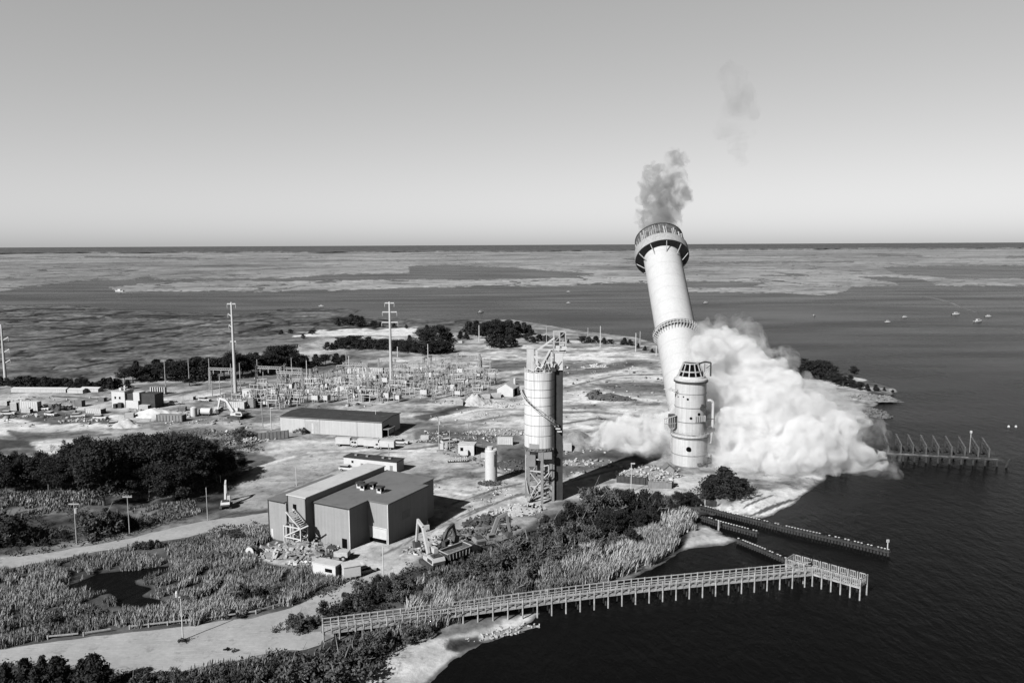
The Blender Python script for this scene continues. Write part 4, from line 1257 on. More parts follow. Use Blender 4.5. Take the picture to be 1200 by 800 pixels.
# ---------------------------------------------------------------- boats
def make_boat():
    root = thing('motor_boat', 'x', 'boat')
    Ls, Bm, D_ = 8.0, 2.6, 1.3
    st = [(-.5, .9, .0), (-.2, 1.0, 0), (.15, .95, .05), (.38, .6, .2), (.5, .05, .45)]
    vs = []; fs = []
    for f, wv, rise in st:
        x = f * Ls
        for y, z in ((-Bm / 2 * wv, D_ * .8 + rise), (-Bm / 2 * wv * .8, .1 + rise * .4), (0, -.35 + rise), (Bm / 2 * wv * .8, .1 + rise * .4), (Bm / 2 * wv, D_ * .8 + rise)): vs.append((x, y, z))
    for i in range(4):
        for k in range(4): fs.append((i * 5 + k, i * 5 + k + 1, i * 5 + 6 + k, i * 5 + 5 + k))
        fs.append((i * 5 + 4, i * 5, i * 5 + 5, i * 5 + 9))
    fs.append((0, 1, 2, 3, 4)); fs.append((20, 21, 22, 23, 24))
    MB().add(vs, fs).build('hull', m_white, root)
    b = MB(); b.side([(-.8, 1.0), (.8, 1.0), (.7, 2.3), (-.7, 2.3)], -1.4, 1.2); b.build('cabin', m_white, root)
    b = MB(); b.box(1.19, 1.26, -.65, .65, 1.5, 2.15); b.box(-1.1, .9, -.80, -.74, 1.5, 2.1); b.build('windscreen', m_glass, root)
    b = MB(); b.box(-1.7, 1.5, -.85, .85, 2.35, 2.5); b.build('canopy', m_steel_l, root)
    b = MB(); b.box(-4.5, -4.0, -.3, .3, .2, 1.5); b.build('outboard', m_dark, root)
    return root


bp = Proto(make_boat())
BO = [(1146, 377.0, 1.15, 20, 'largest white motor boat, heading the pair near the curving wake'), (1120, 368.5, 1.05, 5, 'white motor boat on the open river just beyond the largest boat'), (1158, 371, .8, 0, 'low white motor boat beside the largest one, edge of the wake'),
      (1060, 372, .75, 10, 'small white motor boat between the two-boat pair and the tiny skiff'), (1040, 377.5, .7, 0, 'tiny white skiff lowest in the row of boats on the river'), (954, 370, .55, 30, 'lone white speck of a boat beyond the dust cloud'),
      (827, 355, .85, 15, 'white boat on the river just past the leaning chimney shaft'), (666, 355, .65, 0, 'white boat closer to shore of two in line above the ash silo'), (666, 342, .75, 0, 'white boat farther out of two in line above the ash silo'),
      (563.5, 366, .9, 30, 'white boat passing the marsh tip behind the tree belt'), (140, 342, 1.9, 170, 'white boat lying at the tip of the marsh island'), (376.5, 359, .8, 0, 'white boat close under the marsh shore near the tall pylons')]
for px, py, s_, rz, l in BO: bp.put(at(px, py, WZ - .1), R(rz), l, 'boats on the river', scale=s_ * 1.15)


# ---------------------------------------------------------------- pylons
def pylon(label, tx, ty, bx, by, arms, w0, w1, flip=1):
    base = G(bx, by); Y = base.y; tp = atY(tx, ty, Y); h = tp.z - base.z
    root = thing('pylon', label, 'pylon', base)
    MB().lathe([(w0 / 2, -.5), (w1 / 2, h)], 12).build('mast', m_steel_w, root, smooth=True)
    s_ = base.y / F
    for py, half, up in arms:
        z = zpx(tx, py, Y) - base.z; b = MB()
        if up:
            b.bar((0, 0, z), (half * s_ * flip, 0, z + up), .5, .6); ends = [(half * s_ * flip, z + up)]
        else:
            b.bar((-half * s_, 0, z), (half * s_, 0, z), .55, .7); ends = [(-half * s_, z), (half * s_, z)]
        a = b.build('crossarm', m_steel_w, root)
        for x, zz in ends:
            ins = MB(); ins.lathe([(.18, zz - 2.6), (.28, zz - 1.4), (.18, zz - .2)], 8, c=(x, 0, 0)); ins.build('insulator', m_ins, a, smooth=True)
    return root


pylon('tall white steel pylon with three wide crossarms behind the switchyard', 457.5, 353.5, 458.5, 446, ((355, 5.5, 0), (365.5, 8.5, 0), (377.5, 9.5, 0)), 2.0, 1.2)
pylon('tall slender white pylon with short arms at the edge of the switchyard', 273, 354, 276, 460, ((356, 5, 0), (371, -4.5, 1.8), (384, -4, 1.8), (400, 3.5, 0)), 2.0, 1.1)
pylon('white pylon beside the marsh with three arms all on one side', 3.5, 380, 7, 451, ((399, 7.5, 2.2), (413, 7.5, 2.2), (425.5, 7.5, 2.2)), 2.0, 1.1)


# ---------------------------------------------------------------- utility poles and lamps
def upole(label, bx, by, tx, ty, kind='wood', group='utility poles about the site'):
    base = G(bx, by); tp = atY(tx, ty, base.y); h = tp.z - base.z
    s_ = base.y / F
    nm = 'lamp_post' if 'lamp' in kind else 'utility_pole'
    root = thing(nm, label, 'lamp post' if 'lamp' in kind else 'utility pole', base, 0, group)
    mt = m_wood if kind != 'pale' and 'lamp' not in kind else m_steel_l
    wv = max(.34, 1.2 * s_)
    MB().lathe([(wv / 2, -.5), (wv / 2 * .7, h)], 8).build('pole', mt, root, smooth=True)
    if kind in ('wood', 'cross'):
        a = MB().box(-1.4, 1.4, -.14, .14, h - .9, h - .55).build('crossarm', m_wood, root)
        b = MB()
        for x in (-1.2, -.5, .5, 1.2): b.lathe([(.1, h - .55), (.14, h - .2)], 6, c=(x, 0, 0))
        b.build('insulators', m_ins, a)
    if kind == 'xfmr':
        MB().lathe([(.45, h - 3.2), (.45, h - 1.8)], 10, c=(.6, -.2, 0)).build('transformer_can', m_steel_g, root, smooth=True)
        MB().box(-1.5, 1.5, -.14, .14, h - .7, h - .4).build('crossarm', m_wood, root)
    if kind == 'lamp2':
        b = MB(); b.bar((-1.1, 0, h), (1.0, 0, h - .1), .18); b.build('arm', m_steel_l, root)
        b = MB(); b.box(.1, 1.5, -.5, .5, h - .15, h + .12); b.build('lamp_head', m_dark, root)
        b = MB(); b.lathe([(.3, h), (.34, h + .9), (.2, h + 1.3)], 8, c=(-.8, 0, 0)); b.build('sensor', m_steel_l, root)
    if kind == 'lamp':
        b = MB(); b.box(-.2, 1.2, -.25, .25, h - .1, h + .2); b.build('lamp_head', m_steel_l, root)
    return root


upole('pale lamp post with flat double head in a dark grass patch by the lower road', 214.5, 750, 213, 699, 'lamp2')
upole('pale timber utility pole with a crossarm beside the upper road bushes', 152, 626, 152, 579, 'cross')
upole('dark utility pole with a single crossarm in the rough field', 90, 638, 89, 588, 'xfmr')
upole('short thin pole by the small tracked machine at the yard corner', 243.5, 610, 243, 571, 'plain')
upole('thin pale pole between the parked trailers and the excavator', 449.5, 684, 449.5, 640, 'pale')
upole('thin pale pole at the edge of the thicket below the scrap heaps', 598, 635, 597.5, 601, 'pale')
upole('pale lamp post in front of the dark rubble skip', 739.5, 576, 739, 543, 'lamp')
upole('thin pole standing in the packed yard behind the clad building', 347.5, 569, 347, 547, 'pale')
upole('thin pole in front of the low office block', 456, 548, 456.5, 520, 'plain')
upole('spotted pole east of the white warehouse', 514.5, 526, 514, 488, 'xfmr')
upole('plain pole beside the spotted one east of the warehouse', 527, 527, 526.5, 504, 'plain')
upole('timber pole with crossarm behind the white block shelter', 549, 514, 549, 494, 'cross')
upole('pale lamp at the inner corner of the yard near the dark grove', 318, 504, 317, 478, 'lamp')
upole('thin timber pole between tracked crane and warehouse', 308, 501, 307.5, 473, 'plain')
far = [(194, 452, 194, 422, 'plain'), (222, 452, 222, 421, 'plain'), (246, 451, 246, 420, 'plain'), (249, 464, 249, 446, 'plain'), (258, 462, 258, 439, 'plain'),
       (272, 465, 271.5, 426, 'plain'), (282, 458, 282, 425, 'plain'), (302, 445, 302, 421, 'plain'), (309, 455, 309, 431, 'plain'), (334, 453, 334.5, 427, 'plain'), (342, 440, 342.5, 419, 'plain'), (360, 452, 360.5, 422, 'pale'), (364, 452, 364, 432, 'pale'),
       (386, 455, 386, 434, 'plain'), (406, 431, 406.5, 413, 'plain'), (410, 462, 409.5, 417, 'pale'), (466, 418, 466.5, 406, 'pale'), (502, 444, 502.5, 403, 'pale'), (511, 452, 511.5, 418, 'plain'), (535, 436, 535, 417, 'plain'), (562, 436, 562.5, 423, 'plain')]
for i, a in enumerate(sorted(far)):
    upole(f'{ordinal(i)} slim pole of the switchyard line, counted from the white block building', a[0], a[1], a[2], a[3], a[4], 'slim poles standing about the switchyard')
far2 = [(561.5, 400, 561.5, 381, 'pale'), (640.5, 403, 640.5, 383, 'plain'), (689, 401, 689.5, 384, 'plain'), (703.5, 407, 703.5, 382, 'pale'), (745, 412, 745, 390, 'pale'), (750, 408, 751, 388, 'plain'), (769, 417, 769, 404, 'pale')]
for i, a in enumerate(far2):
    upole(f'{ordinal(i)} pole along the far shoreline, counted from the tree belt towards the chimney', a[0], a[1], a[2], a[3], a[4], 'poles along the far shoreline')
o = upole('small pale bollard lamp at the foot of the dark grove', 258.5, 565, 258.5, 556, 'pale')


# ---------------------------------------------------------------- vehicles
def wheels(root, xs, yw, r=.5, w_=.3):
    for x in xs:
        for s_ in (-1, 1):
            t = MB().tube((x, s_ * yw - w_ / 2, r), (x, s_ * yw + w_ / 2, r), r, r, 14).build('wheel', m_rubber, root, smooth=True)
            MB().tube((x, s_ * yw - w_ / 2 - .02, r), (x, s_ * yw + w_ / 2 + .02, r), r * .5, r * .5, 10).build('rim', m_steel_g, t)


def make_box_truck():
    root = thing('box_truck', 'x', 'truck')
    b = MB(); b.box(-4.2, 2.2, -1.25, 1.25, 1.1, 3.8); b.build('cargo_box', m_white, root)
    b = MB().side([(-1.1, .7), (1.1, .7), (1.1, 1.9), (.95, 2.8), (-.95, 2.8), (-1.1, 1.9)], 2.35, 4.0); b.box(4.0, 4.6, -1.05, 1.05, .7, 1.7); b.build('cab', m_white, root)
    b = MB(); b.box(4.0, 4.05, -.9, .9, 1.75, 2.6); b.box(2.8, 3.8, -1.13, -1.05, 1.75, 2.5); b.box(2.8, 3.8, 1.05, 1.13, 1.75, 2.5); b.build('windscreen', m_glass, root)
    b = MB(); b.box(-4.1, 4.0, -.5, .5, .6, 1.0); b.build('chassis', m_dark, root)
    wheels(root, (-2.6, 3.3), 1.0); return root


def make_car():
    root = thing('parked_car', 'x', 'car')
    b = MB().side([(-.85, .35), (.85, .35), (.9, .7), (.85, 1.0), (-.85, 1.0), (-.9, .7)], -2.4, 2.4); b.build('body', m_white, root)
    vs = [(-2.2, -.8, 1), (1.1, -.8, 1), (1.1, .8, 1), (-2.2, .8, 1), (-1.8, -.68, 1.55), (.4, -.68, 1.55), (.4, .68, 1.55), (-1.8, .68, 1.55)]
    MB().add(vs, [(0, 1, 5, 4), (1, 2, 6, 5), (2, 3, 7, 6), (3, 0, 4, 7)]).build('windows', m_glass, root)
    b = MB(); b.box(-1.85, .45, -.72, .72, 1.55, 1.65); b.build('roof', m_white, root)
    wheels(root, (-1.5, 1.5), .8, .36, .24); return root


def make_container(L_=6, W_=2.4, h=2.5, mtl=None, ends=None):
    root = thing('container', 'x', 'container')
    MB().box(-L_ / 2, L_ / 2, -W_ / 2, W_ / 2, .15, h).build('body', mtl or m_steel_l, root)
    b = MB()
    for x in (-L_ / 2, L_ / 2):
        for y in (-W_ / 2, W_ / 2): b.box(x - .1, x + .1, y - .1, y + .1, 0, h + .06)
    n = int(L_ / .7)
    for i in range(1, n): b.box(-L_ / 2 + i * L_ / n - .06, -L_ / 2 + i * L_ / n + .06, -W_ / 2 - .06, W_ / 2 + .06, .2, h - .1)
    b.build('frame', ends or mtl or m_steel_g, root)
    b = MB(); b.box(L_ / 2, L_ / 2 + .05, -W_ / 2 + .15, W_ / 2 - .15, .25, h - .15); b.build('doors', ends or m_steel_g, root)
    return root


bt = Proto(make_box_truck())
bt.put(G(405.5, 522.5), R(-8), 'white box truck parked apart at the yard edge below the warehouse wall', 'white box trucks below the warehouse')
bt.put(G(426, 523.5), R(172), 'middle white box truck of three below the warehouse, nose to the lone truck', 'white box trucks below the warehouse')
bt.put(G(438.5, 525), R(-10), 'white box truck tail to tail with the middle one below the warehouse', 'white box trucks below the warehouse')
bt.put(G(451.5, 526), R(170), 'white box truck parked at the warehouse canopy end of the row', 'white box trucks below the warehouse')
cp_ = Proto(make_car())
cp_.put(G(407.5, 551), R(-16), 'white parked car beside the low office block', scale=1.35)
for px, py, rz, l in ((43, 481, 10, 'pale car parked at the end of the ribbed container'), (52, 480.5, -12, 'pale car second in line from the ribbed container'), (136, 499, 20, 'pale pickup by the dirt mound behind the dark grove')):
    cp_.put(G(px, py), R(rz), l, scale=1.5)
c1 = Proto(make_container()); c2 = Proto(make_container(6, 2.4, 2.6, m_grey, m_dark)); c3 = Proto(make_container(6, 2.5, 2.6, m_white, m_dark))
CT = [(c1, 36, 481, -8, (1.7, 1.2, 2.0), 'tall pale ribbed container on the west side of the site'), (c3, 18, 481, -8, (.65, 1, 1.7), 'white truck body with dark nose at the western edge of the site'), (c3, 31.5, 483.5, -8, (.9, .8, .8), 'low white box in front of the pale ribbed container'),
      (c2, 94, 476, -14, (.72, 1, 1.3), 'grey container alone between the machinery row and the white building'), (c2, 201, 493, -8, (2.2, 1.4, 1.25), 'long grey container in front of the white tarpaulin mound'), (c1, 278, 478.5, -10, (1.6, 1.3, 1.5), 'pale container standing at the switchyard gate'),
      (c1, 538, 475, 10, (.62, 1, 1.2), 'pale container first in the row leading to the gabled shed'), (c2, 546, 473, 10, (.75, 1, 1.1), 'grey container second in the row leading to the gabled shed'), (c2, 558, 470, 8, (1, 1, 1.0), 'darkest container midway along the row to the gabled shed'), (c1, 569, 467, 6, (.8, 1, .95), 'pale container fourth in the row to the gabled shed'), (c3, 581, 465.5, 4, (.95, 1, .9), 'white fronted container next to the gabled shed'),
      (c1, 592, 520.5, -6, (1.1, 1.1, 1.25), 'pale box container with dark end among the rubble behind the slim white tank'), (c3, 665, 528, -6, (.6, 1, 1.2), 'low white box behind the ash silo'), (c3, 419, 437.5, -4, (2.3, 1.2, 1.35), 'long white trailer behind the switchyard'), (c3, 441.5, 437.5, -4, (1.5, 1.2, 1.45), 'shorter white trailer with dark end behind the switchyard'),
      (c3, 388, 449, 0, (2.4, 1.3, 1.2), 'white container in the middle of the switchyard'), (c1, 535, 402, 0, (1.6, 1, .8), 'white container at the edge of the far tree belt'), (c2, 320, 515, 24, (2.2, .3, 1.4), 'dark upright panel wall beside the yard rubble'), (c3, 112, 484, -18, (1.7, 1.2, 1.0), 'long white lean-to west of the white building')]
for pr, px, py, rz, s_, l in CT: pr.put(G(px, py), R(rz), l, scale=s_)

XT = [(c2, 58, 479, -6, (.8, 1, 1.0), 'dark boxy machine body in the idle machinery row'), (c1, 66, 477.5, 12, (.7, 1, .9), 'pale crate body in the idle machinery row'), (c1, 80, 479, -14, (.6, .9, .8), 'short pale box ending the idle machinery row'), (c3, 5, 475, -6, (.9, 1, 1.0), 'white box at the western edge behind the white truck body'),
      (c1, 152, 489, 10, (.7, 1, .9), 'pale box on the dirt between sand mound and tarpaulin'), (c3, 170, 480, -10, (.9, 1.1, 1.0), 'white box against the white tarpaulin mound'), (c2, 214, 481, 4, (.6, 1, .8), 'small grey box behind the upright white tank'), (c1, 256, 481, -18, (.7, 1, .8), 'small pale box between round tank and tracked crane'), (c1, 262, 469, -12, (1.2, .8, .5), 'low pale slab container by the control house'),
      (c3, 222, 468, -8, (1.0, 1, .7), 'white low container on the open dirt west of the control house'), (c2, 120, 470, -10, (.6, .9, .8), 'dark box beside the white block building'), (c1, 498, 516, -5, (.6, .9, .9), 'pale box in the brush strip by the warehouse end'), (c2, 560, 527, 12, (.6, .9, .9), 'dark box just east of the block shelter'), (c3, 568, 536, -12, (.5, .8, .7), 'little white box north of the slim white tank')]
for pr, px, py, rz, s_, l in XT: pr.put(G(px, py), R(rz), l, scale=s_)
for px, py, rz, l in ((10, 486, 8, 'pale pickup on the dark western lot nearest the frame edge'), (60, 487, -20, 'pale car on the dark western lot below the machinery row'), (92, 489, 15, 'pale car alone in the middle of the dark lot'), (118, 491, -5, 'pale car at the grove end of the dark lot'), (205, 474, 25, 'pale car on the dirt behind the tarpaulin mound'), (240, 470, -15, 'pale car on the track towards the control house'), (470, 520, -10, 'pale car beside the warehouse canopy'), (690, 432, 10, 'pale vehicle on the far sand by the small rubble heap'), (526, 519, 30, 'pale car at the foot of the spotted pole')):
    cp_.put(G(px, py), R(rz), l.replace(' nearest the frame edge', ' in front of the white truck body'), scale=1.4)

# long low white stores along the marsh edge
for x0, x1, y0, l in ((13, 77, 459.5, 'longest low white store along the marsh tree line'), (79, 97, 460.5, 'short low white store along the marsh tree line'), (94, 115, 459, 'low white store next to the white block building')):
    a = G(x0, y0); c = G(x1, y0 + .4); d = c - a
    rt = thing('low_store', l, 'shed', a, math.atan2(d.y, d.x)); L_ = d.length
    MB().box(0, L_, 0, 5, -.3, 1.9).build('wall', m_steel_w, rt); MB().side([(-.2, 1.91), (5.2, 1.91), (2.5, 2.7)], -.2, L_ + .2).build('roof', m_white, rt)
# row of upright precast panels
a = G(176, 462); rt = thing('panel_rack', 'rack of upright white precast panels behind the white block building', 'rack', a, R(-3))
MB().box(-.5, 9.5, -.5, 3.5, -.2, .5).build('base', m_dark, rt)
for i in range(7): MB().box(i * 1.35, i * 1.35 + .55, 0, 2.6, .5, 4.3).build('panel', m_white, rt)
# storage tanks
for px, py, r_, h, l in ((227.5, 487.5, 1.6, 4.4, 'upright white tank between the grey container and the round tank'), (235, 486, .9, 2.4, 'small pale upright drum beside the white tanks')):
    o = thing('storage_tank', l, 'tank', G(px, py)); MB().lathe([(r_, -.2), (r_, h)], 20).build('shell', m_white, o, smooth=True); MB().lathe([(r_, h + .01), (r_ * .3, h + .6)], 20).build('cap', m_steel_l, o, smooth=True)
o = thing('storage_tank', 'fat white horizontal tank west of the tracked crane', 'tank', G(242, 486.5), R(-8))
MB().tube((-2.6, 0, 2.1), (2.6, 0, 2.1), 1.7, 1.7, 20).build('shell', m_white, o, smooth=True); b = MB(); b.box(-2, -1.5, -1.2, 1.2, -.2, .8); b.box(1.5, 2, -1.2, 1.2, -.2, .8); b.build('saddles', m_dark, o)
o = thing('small_tank', 'small white tank beside the grey rubble skip', 'tank', G(786.5, 569.5))
MB().lathe([(.95, -.2), (.95, 2.4), (.5, 2.8)], 16).build('shell', m_white, o, smooth=True); MB().box(-1.2, 2.6, -.5, .6, -.1, .25).build('plinth', m_dark, o)


def make_skip():
    root = thing('rubble_skip', 'x', 'skip')
    t = .12; L_, W_, h = 11, 2.8, 2.6
    b = MB(); b.box(0, L_, 0, t, 0, h); b.box(0, L_, W_ - t, W_, 0, h); b.box(0, t, t, W_ - t, 0, h); b.box(L_ - t, L_, t, W_ - t, 0, h); b.box(t, L_ - t, t, W_ - t, 0, .2); b.build('body', m_machd, root)
    b = MB()
    for i in range(9): b.box(i * (L_ - .2) / 8, i * (L_ - .2) / 8 + .2, -.12, -.003, .1, h - .1)
    b.box(-.1, L_ + .1, -.14, -.003, h - .12, h + .05); b.build('ribs', m_dark, root)
    b = MB(); r2 = random.Random(5)
    for i in range(40):
        c = Vector((r2.uniform(.6, L_ - .6), r2.uniform(.5, W_ - .5), h - .5 + r2.random() * .9)); d = Vector((r2.uniform(-1, 1), r2.uniform(-1, 1), r2.uniform(-.4, .6))) * r2.uniform(.3, .9); b.bar(c, c + d, r2.uniform(.2, .7), r2.uniform(.1, .5))
    b.build('scrap', m_steel_g, root)
    return root


sk = Proto(make_skip())
sk.put(G(722.5, 565), R(-18), 'long dark open skip heaped with scrap at the scrubber tower rubble')
o = sk.put(G(759, 571.5), R(-12), 'shorter grey open skip next to the small white tank', scale=(.75, 1, .95))
for ch in o.children:
    if ch.name.startswith('body') or ch.name.startswith('ribs'):
        ch.data = ch.data.copy(); ch.data.materials[0] = m_grey
# gabled hut among the rubble
a = G(777, 555.5); o = thing('gabled_hut', 'small gabled grey hut among rubble at the foot of the scrubber tower', 'hut', a)
P = [(0, -.2), (4.2, -.2), (4.2, 1.6), (2.1, 3.4), (0, 1.6)]; vs = [(x, 0, z) for x, z in P] + [(x, 4, z) for x, z in P]
MB().add(vs, [tuple(range(5)), tuple(range(9, 4, -1))] + [(i, 5 + i, 5 + (i + 1) % 5, (i + 1) % 5) for i in (0, 1, 4)]).build('wall', m_clad, o)
b = MB(); b.add([(-.3, -.3, 1.36), (2.1, -.3, 3.42), (2.1, 4.3, 3.42), (-.3, 4.3, 1.36), (-.3, -.3, 1.5), (2.1, -.3, 3.56), (2.1, 4.3, 3.56), (-.3, 4.3, 1.5)], [(0, 1, 2, 3), (4, 5, 6, 7), (0, 1, 5, 4), (2, 3, 7, 6), (3, 0, 4, 7)])
b.add([(4.5, -.3, 1.36), (2.1, -.3, 3.42), (2.1, 4.3, 3.42), (4.5, 4.3, 1.36), (4.5, -.3, 1.5), (2.1, -.3, 3.56), (2.1, 4.3, 3.56), (4.5, 4.3, 1.5)], [(0, 1, 2, 3), (4, 5, 6, 7), (0, 1, 5, 4), (2, 3, 7, 6), (3, 0, 4, 7)]); b.build('roof', m_roof, o)


def make_excavator(mp, boom_up=1.0, reach=1.0):
    root = thing('excavator', 'x', 'excavator')
    for y in (-1.5, 1.5):
        b = MB().side([(y - .4, 0), (y + .4, 0), (y + .4, .95), (y - .4, .95)], -2.2, 2.2); b.tube((-2.2, y - .4, .48), (-2.2, y + .4, .48), .48, .48, 12); b.tube((2.2, y - .4, .48), (2.2, y + .4, .48), .48, .48, 12); b.build('track', m_machd, root)
    b = MB(); b.box(-1.2, 1.2, -1.1, 1.1, .5, 1.15); b.build('undercarriage', m_machd, root)
    b = MB(); b.add([(x, y, z) for y in (-1.4, 1.4) for x, z in ((-2.9, 1.16), (1.6, 1.16), (1.6, 1.9), (-.2, 2.1), (-.6, 2.55), (-2.7, 2.45), (-3.1, 1.8))], [tuple(range(7)), tuple(range(13, 6, -1))] + [(i, (i + 1) % 7, 7 + (i + 1) % 7, 7 + i) for i in range(7)]); b.build('house', mp, root); MB().box(-3.15, -2.3, -1.3, 1.3, 1.2, 1.75).build('counterweight', m_machd, root)
    b = MB().side([(-1.4, 2.31), (-.35, 2.31), (-.4, 3.4), (-1.3, 3.4)], .0, 1.7); cb = b.build('cab', mp, root)
    b = MB(); b.box(1.71, 1.76, -1.3, -.45, 2.5, 3.3); b.box(.2, 1.5, -1.44, -1.36, 2.6, 3.25); b.build('windows', m_glass, cb)
    b = MB(); b.box(-2.5, -1.0, -1.0, 1.0, 2.5, 2.75); b.tube((-2.0, .7, 2.7), (-2.0, .7, 3.3), .12, .12, 8); b.build('engine_hood', m_machd, root)
    b = MB(); b.box(-2.6, -.5, -1.44, -1.38, 1.4, 2.1); b.box(-2.6, -.5, 1.38, 1.44, 1.4, 2.1); b.build('side_grille', m_dark, root)
    A = Vector((1.2, .3, 2.2)); Bq = Vector((4.2 * reach, .3, 2.2 + 4.8 * boom_up)); C_ = Vector((7.2 * reach, .3, 2.2 + 5.6 * boom_up)); Dq = Vector((8.2 * reach, .3, 1.6 + 1.2 * boom_up))
    bo = MB().bar(A, Bq, .55, .8).bar(Bq, C_, .5, .7).build('boom', mp, root)
    MB().bar(A + Vector((.6, 0, -.4)), A.lerp(Bq, .6) + Vector((.6, 0, -.5)), .25).build('ram', m_steel_l, bo)
    st = MB().bar(C_ + Vector((-.2, 0, .3)), Dq, .42, .55).build('stick', mp, root)
    b = MB().side([(-.3, .3), (.9, .3), (.9, -.2), (.3, -1.4), (-.3, -1.2)], 0, 1)
    M_ = Matrix.Translation(Dq); b = MB(); b.add([M_ @ Vector(p) for p in ((-.5, -.7, .2), (.6, -.7, .1), (.2, -.7, -1.3), (-.9, -.7, -.9), (-.5, .7, .2), (.6, .7, .1), (.2, .7, -1.3), (-.9, .7, -.9))], [(0, 1, 2, 3), (4, 7, 6, 5), (0, 4, 5, 1), (1, 5, 6, 2), (2, 6, 7, 3), (3, 7, 4, 0)])
    b.build('bucket', m_machd, root)
    return root


def place(o, loc, rz=0, label=None, scale=1, group=None):
    o.location = loc; o.rotation_euler = (0, 0, rz); o.scale = (scale,) * 3
    if label: o['label'] = label
    if group: o['group'] = group
    return o


place(make_excavator(m_yel, 1.0, .85), G(507, 662), R(122), 'pale excavator with raised boom at the edge of the reeds', 1.3)
place(make_excavator(m_machd, .55, .8), G(516, 651), R(60), 'dark excavator just behind the pale one', 1.25)
place(make_excavator(m_grey, .9, .7), G(570, 641), R(20), 'grey excavator with an arched boom among the scrap heaps', 1.25)
place(make_excavator(m_white, .9, .8), G(265, 594), R(105), 'white tracked machine with an upright boom at the yard corner', 1.0)
place(make_excavator(m_white, .75, .9), G(278, 490), R(160), 'white tracked crane beside the pale container at the switchyard', 1.5)


m_mid_load = mat('grey_rubble_load', .2, var=.6, scale=1.2, rough=1, bump=.3)


def make_dump():
    root = thing('dump_truck', 'x', 'dump truck')
    b = MB(); b.add([(-4.5, -1.5, 1.6), (1.2, -1.5, 1.3), (1.2, 1.5, 1.3), (-4.5, 1.5, 1.6), (-4.9, -1.6, 3.0), (1.6, -1.6, 3.3), (1.6, 1.6, 3.3), (-4.9, 1.6, 3.0)], [(0, 3, 2, 1), (0, 1, 5, 4), (1, 2, 6, 5), (2, 3, 7, 6), (3, 0, 4, 7)])
    b.box(1.6, 2.6, -1.5, 1.5, 3.2, 3.4); b.build('body', m_machd, root)
    MB().box(-4.4, 1.2, -1.35, 1.35, 2.2, 2.6).build('load', m_mid_load, root)
    b = MB(); b.bar((-4.9, -1.62, 3.05), (1.6, -1.62, 3.35), .16); b.bar((1.6, -1.62, 3.35), (1.6, 1.62, 3.35), .16); b.bar((1.6, 1.62, 3.35), (-4.9, 1.62, 3.05), .16); b.bar((-4.9, 1.62, 3.05), (-4.9, -1.62, 3.05), .16); b.build('rim_rail', m_steel_g, root)
    b = MB()
    for i in range(7): b.bar((-4.3 + .85 * i, -1.6, 1.7), (-4.5 + .9 * i, -1.68, 2.9), .14)
    b.build('body_ribs', m_grey, root)
    b = MB(); b.box(1.9, 3.4, -1.3, 1.3, 1.2, 3.1); b.box(3.4, 4.8, -1.0, 1.0, 1.2, 2.2); cb = b.build('cab', m_grey, root)
    MB().box(3.39, 3.45, -1.1, 1.1, 2.3, 3.0).build('windows', m_glass, cb)
    MB().box(-4, 4, -.6, .6, .7, 1.2).build('chassis', m_dark, root)
    wheels(root, (-3.2, -1.4, 3.4), 1.3, .8, .5); return root


place(make_dump(), G(541, 656), R(42), 'dark articulated dump truck between the pale excavator and the scrap heaps', 1.25)


def make_trailer(Lb, h, vent):
    root = thing('site_trailer', 'x', 'trailer')
    MB().box(-Lb / 2, Lb / 2, -1.4, 1.4, .6, h).build('body', m_white, root)
    MB().box(-Lb / 2 - .15, Lb / 2 + .15, -1.55, 1.55, h + .003, h + .15).build('roof', m_steel_l, root)
    if vent:
        w_ = MB().box(Lb / 2 - 2.8, Lb / 2 - .9, -1.46, -1.3, 1.5, 2.3).build('window', m_black, root)
        MB().box(Lb / 2, Lb / 2 + .06, -1.0, .6, .7, 2.6).build('door', m_dark, root)
    else: MB().box(Lb / 2, Lb / 2 + .06, -1.1, 1.1, .8, h - .3).build('door', m_steel_g, root)
    MB().bar((-Lb / 2, 0, .7), (-Lb / 2 - 1.6, 0, .6), .2).build('tow_bar', m_dark, root)
    wheels(root, (-.5, .6), 1.25, .4, .25); return root


place(make_trailer(6.2, 3.1, True), G(384.5, 674), R(-24), 'white site trailer with a dark window and flat roof below the clad building', 1.15)
place(make_trailer(3.6, 2.9, False), G(411.5, 676), R(24), 'small white box trailer beside the larger site trailer', 1.2)
cp_.put(G(428.5, 671), R(35), 'pale pickup parked tight behind the small white box trailer', scale=1.1)
# rubber tyred loader
ld_ = thing('wheel_loader', 'pale wheel loader with empty cab frame parked behind the white site trailer', 'loader', G(395, 655), R(-8))
b = MB(); b.box(-.5, 3.4, -1.2, 1.2, 1.1, 2.5); b.build('hood', m_yel, ld_)
b = MB(); b.box(-2.6, -.5, -1.1, 1.1, .9, 1.5)
for x in (-2.4, -.6):
    for y in (-1, 1): b.bar((x, y, 1.5), (x, y, 3.3), .2)
b.box(-2.6, -.4, -1.15, 1.15, 3.3, 3.5); b.build('cab', m_machd, ld_)
b = MB(); b.bar((-2.4, -.8, 1.6), (-4.2, -.8, .6), .3); b.bar((-2.4, .8, 1.6), (-4.2, .8, .6), .3); b.box(-5.0, -4.2, -1.5, 1.5, .1, 1.1); b.build('bucket', m_machd, ld_)
wheels(ld_, (-1.8, 2.2), 1.1, .75, .55)
